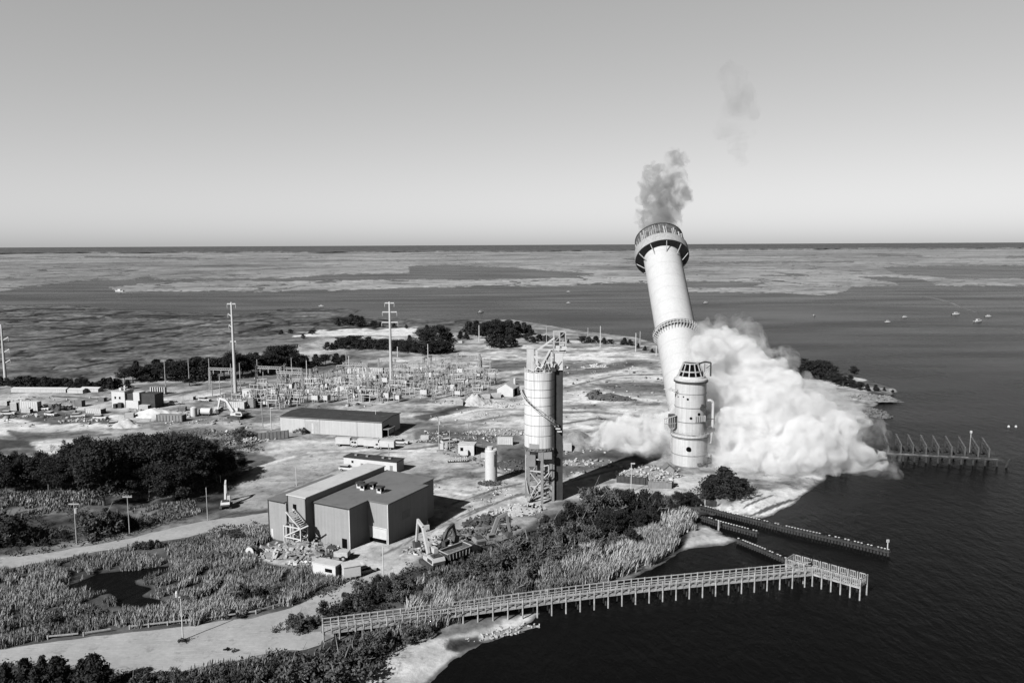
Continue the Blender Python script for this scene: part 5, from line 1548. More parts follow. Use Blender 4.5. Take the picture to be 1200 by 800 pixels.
# cable reel
o = thing('cable_reel', 'big pale cable reel standing on edge in the scrub by the clad building', 'reel', G(292.5, 652), R(-20))
b = MB(); b.tube((0, 0, 1.35), (0, .2, 1.35), 1.35, 1.35, 20); b.build('flange', m_white, o); b = MB(); b.tube((0, 1.5, 1.35), (0, 1.7, 1.35), 1.35, 1.35, 20); b.build('flange', m_dark, o)
b = MB(); b.tube((0, .2, 1.35), (0, 1.5, 1.35), .8, .8, 16); b.build('drum', m_black, o); b = MB(); b.tube((0, -.04, 1.35), (0, 0, 1.35), .45, .45, 12); b.build('hub', m_dark, o)
# white shelter + small plant around it
a = G(537, 533); rt = thing('block_shelter', 'white block shelter with one dark window among low plant', 'shelter', a, R(-10))
MB().box(0, 6.6, 0, 4.5, -.3, 4.4).build('wall', m_white, rt); MB().box(-.2, 6.8, -.2, 4.7, 4.403, 4.65).build('roof', m_steel_l, rt); MB().box(.9, 2.1, -.06, .2, 1.8, 3.2).build('window', m_black, rt); MB().box(6.6, 6.66, .8, 3.8, -.2, 3.4).build('doorway', m_black, rt); MB().box(3.2, 4.4, -1.6, -.1, -.2, 2.4).build('porch', m_white, rt)
o = thing('portable_generator', 'white portable generator at the dark wall of the clad building', 'generator', G(498, 622), R(25)); MB().box(-1.2, 1.2, -.7, .7, .4, 1.9).build('body', m_white, o); b = MB(); b.bar((.9, 0, 1.9), (.9, 0, 3.0), .25); b.build('exhaust', m_dark, o); wheels(o, (-.6, .6), .7, .35, .2)
o = thing('plant_skid', 'low pale pipework skid in front of the block shelter', 'pipework', G(536, 541), R(8)); b = MB(); b.box(-3.8, 3.8, -.8, .8, 0, .5); b.build('base', m_dark, o)
r2 = random.Random(12)
b = MB()
for i in range(9): x = -3.4 + .85 * i; b.box(x, x + r2.uniform(.3, .8), -.6, .5, .5, r2.uniform(1, 2.2))
b.build('units', m_steel_l, o); b = MB(); b.bar((-3.6, -.7, 1.6), (3.6, -.7, 1.3), .2); b.build('pipe', m_steel_l, o)
o = thing('plant_skid', 'small pale plant boxes beside the plain pole east of the warehouse', 'pipework', G(520, 526), R(-5)); b = MB(); b.box(-1.6, 0, -.8, .8, 0, 2.4); b.build('cabinet', m_steel_l, o); b = MB(); b.box(.6, 1.8, -.8, .8, 0, 2.9); b.build('cabinet', m_steel_g, o)


# ---------------------------------------------------------------- guard rail along the lower road
def guardrail(label, pts):
    W3 = [G(*p) for p in pts]; o = W3[0]
    root = thing('guardrail', label, 'guard rail', o); b = MB()
    for a, c in zip(W3, W3[1:]): b.bar(a - o + Vector((0, 0, .75)), c - o + Vector((0, 0, .75)), .12, .32)
    b.build('rail', m_wood, root)
    for a, c in zip(W3, W3[1:]):
        n = max(1, int((c - a).length / 3.2))
        for i in range(n):
            p = a.lerp(c, i / n) - o; MB().box(p.x - .13, p.x + .13, p.y - .13, p.y + .13, p.z - .4, p.z + 1.0).build('post', m_wood, root)


guardrail('weathered timber guard rail at the bend of the lower road', [(56, 749), (92, 745.5)])
guardrail('weathered timber guard rail along the reeds by the lower road lamp', [(152, 737), (240, 727.5), (300, 719), (340, 707), (395, 681)])
guardrail('short timber guard rail stub at the reed bend beside the lower road', [(98, 745), (130, 740)])
# ---------------------------------------------------------------- switchyard
def lattice(b, x, y, z0, z1, w_):
    for sx in (-1, 1):
        for sy in (-1, 1): b.bar((x + sx * w_ / 2, y + sy * w_ / 2, z0), (x + sx * w_ / 2 * .6, y + sy * w_ / 2 * .6, z1), .2)
    n = 5
    for i in range(n):
        za = z0 + (z1 - z0) * i / n; zb = z0 + (z1 - z0) * (i + 1) / n; k = w_ / 2
        b.bar((x - k, y - k, za), (x + k, y - k, zb), .13); b.bar((x + k, y + k, za), (x - k, y + k, zb), .13)


def make_gantry():
    root = thing('bus_gantry', 'x', 'gantry')
    for x in (-6, 6): b = MB(); lattice(b, x, 0, 0, 10.5, 1.0); b.build('column', m_steel_g, root)
    b = MB(); b.box(-6.4, 6.4, -.35, -.15, 9.4, 9.65); b.box(-6.4, 6.4, .15, .35, 9.4, 9.65); b.box(-6.4, 6.4, -.1, .1, 10.3, 10.5)
    for i in range(12): b.bar((-6 + i, -.25, 9.5), (-5 + i, 0, 10.4), .12)
    b.build('beam', m_steel_g, root)
    for x in (-4, 0, 4): MB().lathe([(.14, 7.4), (.3, 8.3), (.14, 9.3)], 8, c=(x, 0, 0)).build('insulator', m_ins, root, smooth=True)
    return root


def make_bus_support():
    root = thing('bus_support', 'x', 'bus support')
    b = MB(); b.bar((-1.8, 0, 0), (-1.8, 0, 3.2), .3); b.bar((1.8, 0, 0), (1.8, 0, 3.2), .3); b.bar((-1.8, 0, 2.2), (1.8, 0, 2.2), .16); b.build('stand', m_steel_g, root)
    MB().box(-2.6, 2.6, -.2, .2, 3.2, 3.5).build('beam', m_steel_l, root)
    for x in (-2.2, 0, 2.2): MB().lathe([(.2, 3.5), (.32, 4.4), (.2, 5.4)], 8, c=(x, 0, 0)).build('insulator', m_ins, root, smooth=True)
    MB().bar((-2.6, 0, 5.5), (2.6, 0, 5.5), .16).build('busbar', m_steel_l, root)
    return root


def make_breaker():
    root = thing('circuit_breaker', 'x', 'circuit breaker')
    b = MB()
    for x in (-1.2, 1.2):
        for y in (-.7, .7): b.bar((x, y, 0), (x, y, 1.4), .2)
    b.build('legs', m_steel_g, root)
    MB().box(-1.6, 1.6, -1, 1, 1.4, 3.4).build('tank', m_steel_l, root)
    for x in (-1.1, 0, 1.1):
        b = MB(); b.tube((x, -.4, 3.4), (x * 1.5, -.9, 5.6), .28, .16, 8); b.tube((x, .4, 3.4), (x * 1.5, .9, 5.6), .28, .16, 8); b.build('bushing', m_ins, root, smooth=True)
    return root


def make_disconnect():
    root = thing('disconnect_switch', 'x', 'disconnect switch')
    for x in (-2.4, 2.4): b = MB(); lattice(b, x, 0, 0, 6.0, .8); b.build('column', m_steel_g, root)
    MB().box(-3, 3, -.25, .25, 6.0, 6.35).build('beam', m_steel_g, root)
    for x in (-2.4, -.8, .8, 2.4): MB().lathe([(.17, 6.35), (.26, 7), (.17, 7.7)], 8, c=(x, 0, 0)).build('insulator', m_ins, root, smooth=True)
    MB().bar((-2.5, 0, 7.8), (2.5, 0, 8.4), .18).build('blade', m_steel_l, root)
    return root


def make_transformer():
    root = thing('transformer', 'x', 'transformer')
    MB().box(-2.2, 2.2, -1.3, 1.3, .3, 3.8).build('tank', m_grey, root)
    b = MB()
    for i in range(8): b.box(-2.0 + i * .53, -1.8 + i * .53, -2.0, -1.31, .6, 3.4)
    b.build('radiator', m_dark, root)
    MB().tube((-1.8, .6, 4.8), (1.8, .6, 4.8), .5, .5, 12).build('conservator', m_steel_l, root, smooth=True)
    for x in (-1.3, 0, 1.3): MB().lathe([(.25, 3.8), (.32, 5), (.15, 6.2)], 8, c=(x, -.4, 0)).build('bushing', m_ins, root, smooth=True)
    return root


SW = {'g': Proto(make_gantry()), 's': Proto(make_bus_support()), 'b': Proto(make_breaker()), 'd': Proto(make_disconnect()), 't': Proto(make_transformer())}
NM = {'g': ('lattice bus gantry', 'bus gantries in the switchyard'), 's': ('steel bus support with three insulators', 'bus supports in the switchyard'), 'b': ('grey circuit breaker with splayed bushings', 'circuit breakers in the switchyard'), 'd': ('disconnect switch on two lattice legs', 'disconnect switches in the switchyard'), 't': ('finned power transformer', 'transformers in the switchyard')}
ROWS = [(477, 262, 350, 'sbsbtsbs', 8.00, 'row beside the white warehouse corner'), (470.5, 290, 470, 'sbssdsbtsssb', 6.80, 'row just behind the warehouse roof'), (464, 300, 560, 'sdsbsgsbsds', 7.20, 'second row behind the warehouse roof'), (457.5, 316, 572, 'gsbsdssbs', 7.60, 'middle row of the switchyard'), (451, 330, 580, 'sbgsdsbs', 7.60, 'row below the long white trailers'),
        (444.5, 400, 585, 'dsgsbss', 7.60, 'row level with the white trailers'), (438, 455, 575, 'gsdsb', 8.00, 'row at the wide-armed pylon foot'), (456, 262, 300, 'gsg', 10.40, 'short row below the slender pylon')]
r2 = random.Random(21)
cnt = {}
for py, x0, x1, seq, st_, where in ROWS:
    x = x0; i = 0; rc = {}
    while x < x1:
        k = seq[i % len(seq)]; i += 1
        if not (k in 'gd' and r2.random() < .15):
            p = G(x + r2.uniform(-2, 2), py + r2.uniform(-1.6, 1.6))
            n_, g_ = NM[k]; rc[k] = rc.get(k, 0) + 1
            SW[k].put(p, R(-15 + r2.choice((0, 0, 90)) + r2.uniform(-3, 3)), f'{ordinal(rc[k] - 1)} {n_} along the {where}', g_, scale=r2.uniform(.95, 1.35))
        x += st_ * (1.7 if k == 'g' else 1) * r2.uniform(.8, 1.25)
o = thing('control_house', 'white two window control house at the warehouse corner of the switchyard', 'hut', G(284, 466.5), R(-12))
MB().box(0, 5.2, 0, 4, -.3, 4.8).build('wall', m_white, o); MB().box(-.2, 5.4, -.2, 4.2, 4.803, 5.1).build('roof', m_steel_l, o)
for x, z in ((3.0, 2.7), (3.0, .9)): MB().box(x, x + 1.1, -.06, .2, z, z + 1.1).build('window', m_black, o)
# cables strung between the wide pylon and the yard: bus tubes
# ---------------------------------------------------------------- heaps
def heap(name, label, px, py, rx, ry, h, mtl, rz=0, seed=1, chunks=0, cm=None, cs=(.3, 1.2), kind=None, cat='pile', sharp=1.0):
    c = G(px, py); root = thing(name, label, cat, (c.x, c.y, c.z), R(rz))
    n = 44
    g = np.linspace(-1.15, 1.15, n); Xg, Yg = np.meshgrid(g, g); rr = np.sqrt(Xg ** 2 + Yg ** 2)
    ns = fbm2(Xg * 2.2 + seed * 13, Yg * 2.2, 5, seed); ns2 = fbm2(Xg * 7 + seed, Yg * 7, 3, seed + 3)
    zz = h * np.clip(1 - rr - .35 * ns * 1.3, 0, 1) ** sharp * (1 + .5 * ns) + (.12 * h * ns2) - .25
    idx = np.arange(n * n).reshape(n, n); q = np.stack([idx[:-1, :-1], idx[:-1, 1:], idx[1:, 1:], idx[1:, :-1]], -1).reshape(-1, 4)
    kv = (zz.ravel() > -.24)[q].any(1); q = q[kv]
    us = np.unique(q); rmp = np.full(n * n, -1); rmp[us] = np.arange(len(us))
    me = npmesh(name + '_mound', np.stack([Xg.ravel() * rx, Yg.ravel() * ry, np.where(rr.ravel() > 1.1, -.4, zz.ravel())], -1)[us], rmp[q], mtl, smooth=True); link('mound', me, root)
    if chunks:
        r3 = random.Random(seed); b = MB()
        for _ in range(chunks):
            t = r3.uniform(0, 6.283); r_ = math.sqrt(r3.random()) * .95
            z = h * max(0, 1 - r_) * .8
            p = Vector((r_ * math.cos(t) * rx, r_ * math.sin(t) * ry, z)); d = Vector((r3.uniform(-1, 1), r3.uniform(-1, 1), r3.uniform(-.35, .7))) * r3.uniform(*cs)
            b.bar(p, p + d, r3.uniform(*cs) * .7, r3.uniform(cs[0] * .3, cs[1] * .5))
        o = b.build('rubble', cm or m_conc, root); o['kind'] = 'stuff'
    return root


m_sandp = mat('pale_sand', .46, var=.15, scale=.3, rough=1, bump=.1)
m_dirt = mat('dark_dirt', .085, var=.4, scale=.35, rough=1, bump=.15)
m_mid = mat('grey_dirt', .24, var=.3, scale=.35, rough=1, bump=.12)
m_sheet = mat('torn_sheet_metal', .30, var=.5, scale=.5, rough=.7)
m_chunk = mat('broken_concrete', .46, var=.35, scale=.8, rough=.95)
m_tarp = mat('white_tarpaulin', .66, var=.1, scale=.3, rough=.6)
heap('sand_pile', 'pointed pale sand pile by the container row', 557, 473, 9, 7, 6.5, m_sandp, seed=2)
heap('sand_pile', 'broad grey dirt pile beside the ash silo', 676, 522, 12, 9, 7.5, m_mid, seed=3)
heap('rubble_pile', 'low pale rubble bank beyond the pointed sand pile', 582, 476, 10, 4, 2.2, m_chunk, seed=4, chunks=60)
heap('scrap_pile', 'long dark scrap heap on open sand behind the ash silo', 715, 468, 14, 5, 4.0, m_dirt, rz=-8, seed=5, chunks=170, cm=m_rust, cs=(.4, 2.0))
heap('scrap_pile', 'small dark scrap mound at the head of the long scrap heap', 697, 464, 5, 4, 4.6, m_dirt, seed=6, chunks=50, cm=m_rust, cs=(.4, 1.8))
heap('rubble_pile', 'white rubble mound between the clad building and the ash silo', 606, 599, 10, 5.5, 2.6, m_sandp, rz=22, seed=7, chunks=130, cm=m_chunk)
heap('scrap_pile', 'dark tangled scrap heap in front of the white rubble mound', 570, 612, 8.5, 3.4, 2.6, m_dirt, rz=20, seed=8, chunks=110, cm=m_machd, cs=(.4, 1.6))
heap('scrap_pile', 'loose scrap heap between the dump truck and dark tangled heap', 543, 628, 8, 3.0, 1.8, m_mid, rz=24, seed=9, chunks=130, cm=m_rust, cs=(.3, 1.5))
heap('scrap_pile', 'dark scrap heap on pale dirt by the grey excavator', 585, 622, 7, 3, 1.8, m_mid, rz=24, seed=10, chunks=120, cm=m_machd, cs=(.3, 1.3))
heap('dirt_bank', 'dark crescent of turned soil by the thin pole at the thicket', 607, 636, 8, 2.6, 1.8, m_dirt, rz=25, seed=11)
heap('rubble_pile', 'pale rubble heap at the foot of the scrubber tower', 757, 557, 13, 5, 3.6, m_mid, rz=-5, seed=12, chunks=230, cm=m_chunk, cs=(.4, 1.6))
heap('rubble_pile', 'torn cladding heap under the broken front of the clad building', 362, 648, 13, 4.5, 3.2, m_mid, rz=-24, seed=13, chunks=190, cm=m_sheet, cs=(.5, 2.8))
heap('rubble_pile', 'low spread of scrap sheet beyond the cable reel', 325, 650, 8, 4, 1.4, m_mid, rz=-10, seed=14, chunks=60, cm=m_steel_g, cs=(.5, 2.2))
heap('rubble_pile', 'thin scatter of debris in front of the torn cladding heap', 365, 663, 7, 2.5, 1.0, m_mid, rz=-15, seed=15, chunks=60, cm=m_steel_l, cs=(.4, 1.6))
heap('rubble_pile', 'line of broken concrete behind the block shelter', 590, 508, 19, 3.5, 2.2, m_mid, rz=-6, seed=16, chunks=170, cm=m_chunk, cs=(.3, 1.4))
heap('rubble_pile', 'dark brush and rubble strip east of the warehouse end', 515, 517, 12, 3.4, 1.6, m_dirt, seed=17, chunks=90, cm=m_steel_g, cs=(.3, 1.1))
heap('dirt_bank', 'dark ring of rubble round the slim white tank', 575.5, 566, 5.4, 4.2, 1.2, m_dirt, seed=18, chunks=70, cm=m_rust, cs=(.3, .9))
heap('rubble_pile', 'rough dark ground heaped behind the slim white tank', 602, 545, 9, 8, 1.5, m_dirt, seed=19, chunks=90, cm=m_rust, cs=(.3, 1.0))
heap('rubble_pile', 'low pale rubble on the dark ground beyond the ash silo', 673, 543, 8, 4, 1.2, m_mid, seed=20, chunks=70, cm=m_chunk, cs=(.4, 1.6))
heap('rubble_pile', 'pale rubble line beside the yard at the warehouse corner', 296, 517, 13, 3.5, 1.8, m_mid, rz=26, seed=21, chunks=120, cm=m_chunk, cs=(.4, 1.5))
heap('tarp_mound', 'white tarpaulin mound behind the long grey container', 181, 486, 13, 9, 4.0, m_tarp, seed=22)
heap('tarp_mound', 'broad white tarpaulin mound between the trailers and switchyard', 385, 455, 20, 8, 3.0, m_tarp, seed=23)
heap('sand_pile', 'pale sand mound at the back of the dark grove', 148, 499, 9, 6, 4.2, m_sandp, seed=24)
heap('scrap_pile', 'dark row of idle machinery and scrap west of the white building', 68, 480, 9, 3, 3.0, m_dirt, seed=25, chunks=80, cm=m_machd, cs=(.5, 2.4))
heap('rubble_pile', 'small white rubble heap on sand far behind the ash silo', 697, 430, 10, 4, 2.4, m_chunk, seed=26, chunks=40, cm=m_white, cs=(.6, 1.8))
heap('rubble_pile', 'scattered rocks on the sandy point beyond the dust cloud', 1022, 484, 8, 14, 1.2, m_dirt, seed=27, chunks=160, cm=m_conc_d, cs=(.6, 1.8))
heap('rubble_pile', 'pale slope of rocks lining the sandy point beyond the dust cloud', 1020, 466, 12, 9, 1.6, m_mid, seed=28, chunks=140, cm=m_mid, cs=(.5, 1.6))
heap('rubble_pile', 'pale boulders on the beach under the pier', 590, 741, 10, 2.0, .8, m_mid, rz=24, seed=29, chunks=70, cm=m_chunk, cs=(.3, .9))
heap('rubble_pile', 'white boxes and scrap scattered on the dark western lot', 36, 488, 5, 1.5, 1.2, m_dirt, seed=30, chunks=16, cm=m_white, cs=(.8, 2))
heap('rubble_pile', 'pale scrap scattered on the dark lot before the grove', 104, 493, 11, 2, 1.0, m_dirt, seed=31, chunks=36, cm=m_white, cs=(.5, 1.6))


# ---------------------------------------------------------------- loose debris trodden over the yard (nobody could count it)
def debris():
    rng = np.random.default_rng(44); Vs, Fs, Ts = [], [], []; n0 = 0
    F0 = np.array([(3, 2, 1, 0), (4, 5, 6, 7), (0, 1, 5, 4), (1, 2, 6, 5), (2, 3, 7, 6), (3, 0, 4, 7)])
    B0 = np.array([(x, y, z) for z in (-.5, .5) for x, y in ((-.5, -.5), (.5, -.5), (.5, .5), (-.5, .5))])
    for poly, n, s0, s1, tl in (([(460, 650), (520, 622), (600, 588), (640, 594), (560, 630), (490, 662)], 420, .25, 1.3, .3), ([(486, 505), (570, 505), (612, 515), (612, 560), (560, 545), (490, 524)], 420, .3, 1.4, .25), ([(620, 520), (700, 515), (720, 545), (660, 560)], 200, .3, 1.6, .3), ([(282, 640), (400, 632), (410, 655), (330, 668), (285, 656)], 260, .25, 1.4, .35),
                               ([(500, 565), (600, 565), (600, 590), (510, 606)], 120, .2, .9, .25), ([(640, 425), (775, 425), (780, 500), (650, 500)], 240, .4, 1.8, .2), ([(505, 470), (612, 462), (612, 500), (500, 500)], 160, .3, 1.3, .3), ([(262, 480), (280, 440), (560, 425), (580, 460), (430, 478)], 420, .4, 1.8, .35), ([(5, 465), (130, 465), (130, 500), (5, 500)], 160, .4, 2.0, .35),
                               ([(130, 480), (250, 476), (300, 500), (250, 520)], 200, .4, 1.8, .3), ([(720, 545), (800, 545), (790, 562), (722, 560)], 200, .3, 1.3, .4), ([(430, 505), (520, 505), (520, 512), (440, 516)], 60, .3, 1.0, .3)):
        for x, y in scatter_px(poly, n, rng):
            sz = s0 + (s1 - s0) * rng.random() ** 2.5; d = sz * rng.uniform(.3, 1.4, 3) * np.array([1, 1, .5]); a = rng.uniform(0, 6.28); t = rng.normal() * .3
            v = B0 * d; v = np.stack([v[:, 0] * math.cos(a) - v[:, 1] * math.sin(a), v[:, 0] * math.sin(a) + v[:, 1] * math.cos(a), v[:, 2] + v[:, 0] * t + d[2] * .35 + gz(x, y)], 1); v[:, 0] += x; v[:, 1] += y
            Vs.append(v); Fs.append(F0 + n0); n0 += 8; Ts.append(np.full(8, min(.6, tl * math.exp(rng.normal() * .7))))
    o = link('debris', npmesh('debris', np.concatenate(Vs), np.concatenate(Fs), mat('loose_debris', .3, var=.2, scale=1, rough=.9, attr='tone'), {'tone': np.concatenate(Ts)})); stuff(o)


def scatter_px(poly, n, rng):
    W2 = np.array([at(*p)[:2] for p in poly]); lo_, hi_ = W2.min(0), W2.max(0); k = n * 6
    x = rng.uniform(lo_[0], hi_[0], k); y = rng.uniform(lo_[1], hi_[1], k); ok = (sdpoly(x, y, W2) > 0) & (fbm2(x / 9, y / 9, 3, 71) > -.05)
    return list(zip(x[ok][:n], y[ok][:n]))


debris()
# ---------------------------------------------------------------- vegetation
m_leafd = mat('dark_leaves', .028, var=.55, scale=.9, rough=.8, spec=.15)
m_leafm = mat('olive_leaves', .085, var=.55, scale=.9, rough=.8, spec=.15)
m_bark = mat('grey_bark', .12, var=.3, scale=1.2, rough=1)
m_bare = mat('pale_twigs', .22, var=.3, scale=1.2, rough=1)


def leaf_mesh(name, C, N_, size, rng, m):
    """one small folded leaf spray per centre, roughly facing N_"""
    n = len(C)
    a = rng.normal(size=(n, 3)); nn = N_ + .7 * a; nn /= np.linalg.norm(nn, axis=1)[:, None] + 1e-9
    t = rng.normal(size=(n, 3)); t -= (t * nn).sum(1)[:, None] * nn; t /= np.linalg.norm(t, axis=1)[:, None] + 1e-9
    bt_ = np.cross(nn, t); s = size * rng.uniform(.55, 1.35, n)[:, None]
    v = np.stack([C - t * s, C + bt_ * s * .55 + nn * s * .15, C + t * s, C - bt_ * s * .55 - nn * s * .15], 1).reshape(-1, 3)
    f = np.arange(n * 4).reshape(n, 4)
    return npmesh(name, v, f, m)


def skeleton(rng, h, spread, r0, first=.35, nl=9, lean=.05, m=None):
    b = MB(); top = Vector((rng.normal() * lean * h, rng.normal() * lean * h, h * .86))
    b.tube((0, 0, -.4), top * .5, r0, r0 * .62, 8); b.tube(top * .5, top, r0 * .62, r0 * .15, 7)
    tips = []
    for i in range(nl):
        f = first + (1 - first) * i / nl; p = top * f; t = i * 2.4 + rng.normal() * .4; L_ = spread * (1 - .55 * f) * rng.uniform(.7, 1.15)
        mid = p + Vector((math.cos(t), math.sin(t), .5)) * L_ * .55; e = mid + Vector((math.cos(t + .3), math.sin(t + .3), .55)) * L_ * .5
        b.tube(p, mid, r0 * .33, r0 * .2, 6); b.tube(mid, e, r0 * .2, r0 * .06, 5); tips += [mid, e]
        for _ in range(2):
            e2 = mid + Vector((rng.normal(), rng.normal(), abs(rng.normal()))) * L_ * .3; b.tube(mid, e2, r0 * .12, r0 * .04, 4); tips.append(e2)
    return b, tips


def broad_tree(seed, h, spread, nleaf, lsize, m, first=.3, flat=.8):
    rng = np.random.default_rng(seed); root = thing('tree', 'x', 'tree')
    b, tips = skeleton(rng, h, spread, h * .022, first=first, nl=13); b.build('trunk', m_bark, root)
    T = np.array([tuple(t) for t in tips] + [(0, 0, h * .9)]); k = len(T)
    rad = spread * rng.uniform(.08, .34, k)
    w_ = rad ** 2; ci = rng.choice(k, nleaf, p=w_ / w_.sum())
    d = rng.normal(size=(nleaf, 3)); d[:, 2] = d[:, 2] * .9 + .15; d /= np.linalg.norm(d, axis=1)[:, None]
    r_ = rad[ci] * rng.uniform(.35, 1, nleaf) ** .5
    C = T[ci] + d * r_[:, None] * np.array([1, 1, flat]); C += .05 * spread * rng.normal(size=C.shape)
    C[:, 2] = np.maximum(C[:, 2], h * .12)
    link('crown', leaf_mesh('crown', C, d, lsize, rng, m), root)
    return root


def cedar(seed, h, spread, nleaf, lsize, m, taper=1.0, ragged=.35):
    rng = np.random.default_rng(seed); root = thing('cedar_tree', 'x', 'tree')
    MB().tube((0, 0, -.4), (0, 0, h * .97), h * .02, h * .004, 8).build('trunk', m_bark, root)
    nb = 70; zb = rng.uniform(.04, 1, nb) ** .9 * h; tb = rng.uniform(0, 6.283, nb); Lb = spread * (1 - (zb / h) ** taper) * rng.uniform(1 - ragged, 1 + ragged, nb) + .25
    ci = rng.integers(0, nb, nleaf); f = rng.uniform(.15, 1, nleaf) ** .7
    C = np.stack([np.cos(tb[ci]) * Lb[ci] * f, np.sin(tb[ci]) * Lb[ci] * f, zb[ci] + .35 * Lb[ci] * f], 1) + rng.normal(size=(nleaf, 3)) * (.09 * spread)
    C[:, 2] = np.clip(C[:, 2], .1, h * 1.02)
    d = np.stack([np.cos(tb[ci]), np.sin(tb[ci]), np.full(nleaf, .6)], 1)
    link('crown', leaf_mesh('crown', C, d, lsize, rng, m), root)
    return root


def shrub(seed, h, spread, nleaf, lsize, m, name='shrub'):
    rng = np.random.default_rng(seed); root = thing(name, 'x', 'shrub')
    b = MB()
    for i in range(6):
        t = rng.uniform(0, 6.28); b.tube((0, 0, -.2), (math.cos(t) * spread * .5, math.sin(t) * spread * .5, h * .6), .06, .02, 4)
    k = 18; T = np.stack([rng.normal(size=k) * spread * .45, rng.normal(size=k) * spread * .45, h * rng.uniform(.12, .85, k)], 1); T[:, 2] *= np.clip(1.25 - .5 * np.hypot(T[:, 0], T[:, 1]) / spread, .4, 1.2); rad = spread * rng.uniform(.10, .36, k)
    w_ = rad ** 1.6; ci = rng.choice(k, nleaf, p=w_ / w_.sum()); d = rng.normal(size=(nleaf, 3)); d[:, 2] += .4; d /= np.linalg.norm(d, axis=1)[:, None]
    C = T[ci] + d * (rad[ci] * rng.uniform(.2, 1.15, nleaf) ** .8)[:, None] * np.array([1, 1, 1.25]); C[:, 2] = np.clip(C[:, 2], .05, h * 1.15)
    tw = b
    for i in range(14):
        p = T[i]; e = p + np.array([rng.normal() * .5, rng.normal() * .5, abs(rng.normal()) * .5 + .5]) * spread * .5; tw.tube(tuple(p), tuple(e), .05, .02, 3)
    tw.build('stems', m_bare, root)
    link('foliage', leaf_mesh('foliage', C, d, lsize, rng, m), root)
    return root


def bare_tree(seed, h, spread, m):
    rng = np.random.default_rng(seed); root = thing('bare_tree', 'x', 'tree'); b = MB()

    def grow(p, d, L_, r, n):
        e = p + d * L_; b.tube(p, e, r, r * .65, 5)
        if n == 0: return
        for _ in range(3):
            d2 = (d + Vector((rng.normal(), rng.normal(), abs(rng.normal()) * .5)) * .55 * spread).normalized(); grow(e, d2, L_ * rng.uniform(.6, .8), r * .6, n - 1)
    for _ in range(3): grow(Vector((0, 0, -.2)), Vector((rng.normal() * .3, rng.normal() * .3, 1)).normalized(), h * .36, .14, 4)
    b.build('branches', m, root); return root


PT = [Proto(broad_tree(1, 17, 8.0, 7500, .34, m_leafd)), Proto(broad_tree(2, 15, 7.0, 7000, .34, m_leafd, .25)), Proto(broad_tree(3, 13, 7.0, 6000, .34, m_leafd, .12, .7)), Proto(broad_tree(4, 16, 6.0, 2600, .3, m_leafm, .3))]
PC = [Proto(cedar(11, 11, 3.4, 1700, .5, m_leafd)), Proto(cedar(12, 9, 3.8, 1700, .5, m_leafd, .8)), Proto(cedar(13, 7, 3.2, 1300, .42, m_leafd, 1.3)), Proto(cedar(14, 9, 4.6, 2600, .34, m_leafd, 1.4, .5))]
PS = [Proto(shrub(21, 3.0, 2.2, 1500, .19, m_leafm)), Proto(shrub(22, 2.4, 2.4, 1300, .18, m_leafm)), Proto(shrub(23, 3.6, 2.6, 1900, .20, m_leafd)), Proto(shrub(24, 1.8, 1.8, 1000, .16, m_leafm))]
PB = [Proto(bare_tree(31, 6, 1.0, m_bare)), Proto(bare_tree(32, 5, 1.2, m_bare))]


def scatter(poly, n, seed, mind=0., zsurf=True):
    r3 = np.random.default_rng(seed); P = np.array(poly, float); out = []; tries = 0
    while len(out) < n and tries < n * 60:
        tries += 1
        px = r3.uniform(P[:, 0].min(), P[:, 0].max()); py = r3.uniform(P[:, 1].min(), P[:, 1].max())
        if sdpoly(np.array([px]), np.array([py]), poly)[0] < 0: continue
        g = at(px, py, 0)
        if mind and any((g.x - q[0]) ** 2 + (g.y - q[1]) ** 2 < mind * mind for q in out): continue
        out.append((g.x, g.y))
    return out


def plant(protos, pts, smin, smax, seed, labels, group, mark, idx=None):
    """pts world xy; ordinals counted from a landmark point"""
    r3 = random.Random(seed)
    pts = sorted(pts, key=lambda p: (p[0] - mark.x) ** 2 + (p[1] - mark.y) ** 2)
    for i, p in enumerate(pts):
        pr = protos[r3.randrange(len(protos)) if idx is None else idx]
        z = gz(p[0], p[1]); lab = labels.format(o=ordinal(i)) if '{o}' in labels else labels
        pr.put((p[0], p[1], z - .1), r3.uniform(0, 6.28), lab, group, scale=r3.uniform(smin, smax))


def plant_px(protos, L_, labels, group, mark, seed=0, wide=(.95, 1.25)):
    """L_: (px base, py base, height in px)"""
    r3 = random.Random(seed); it = []
    for px, py, hp in L_:
        g = G(px, py); it.append((g, hp * g.y / F * 1.02))
    it.sort(key=lambda q: (q[0].x - mark.x) ** 2 + (q[0].y - mark.y) ** 2)
    for i, (g, h) in enumerate(it):
        pr = protos[r3.randrange(len(protos))]
        ch = [c for c in pr.root.children if c.name.startswith(('crown', 'foliage', 'branches'))]
        h0 = max(v.co.z for v in ch[0].data.vertices) if 'h0' not in pr.__dict__ else pr.h0; pr.h0 = h0
        s_ = h / h0
        pr.put((g.x, g.y, g.z - .1), r3.uniform(0, 6.28), labels.format(o=ordinal(i)), group, scale=(s_ * r3.uniform(*wide), s_ * r3.uniform(*wide), s_))


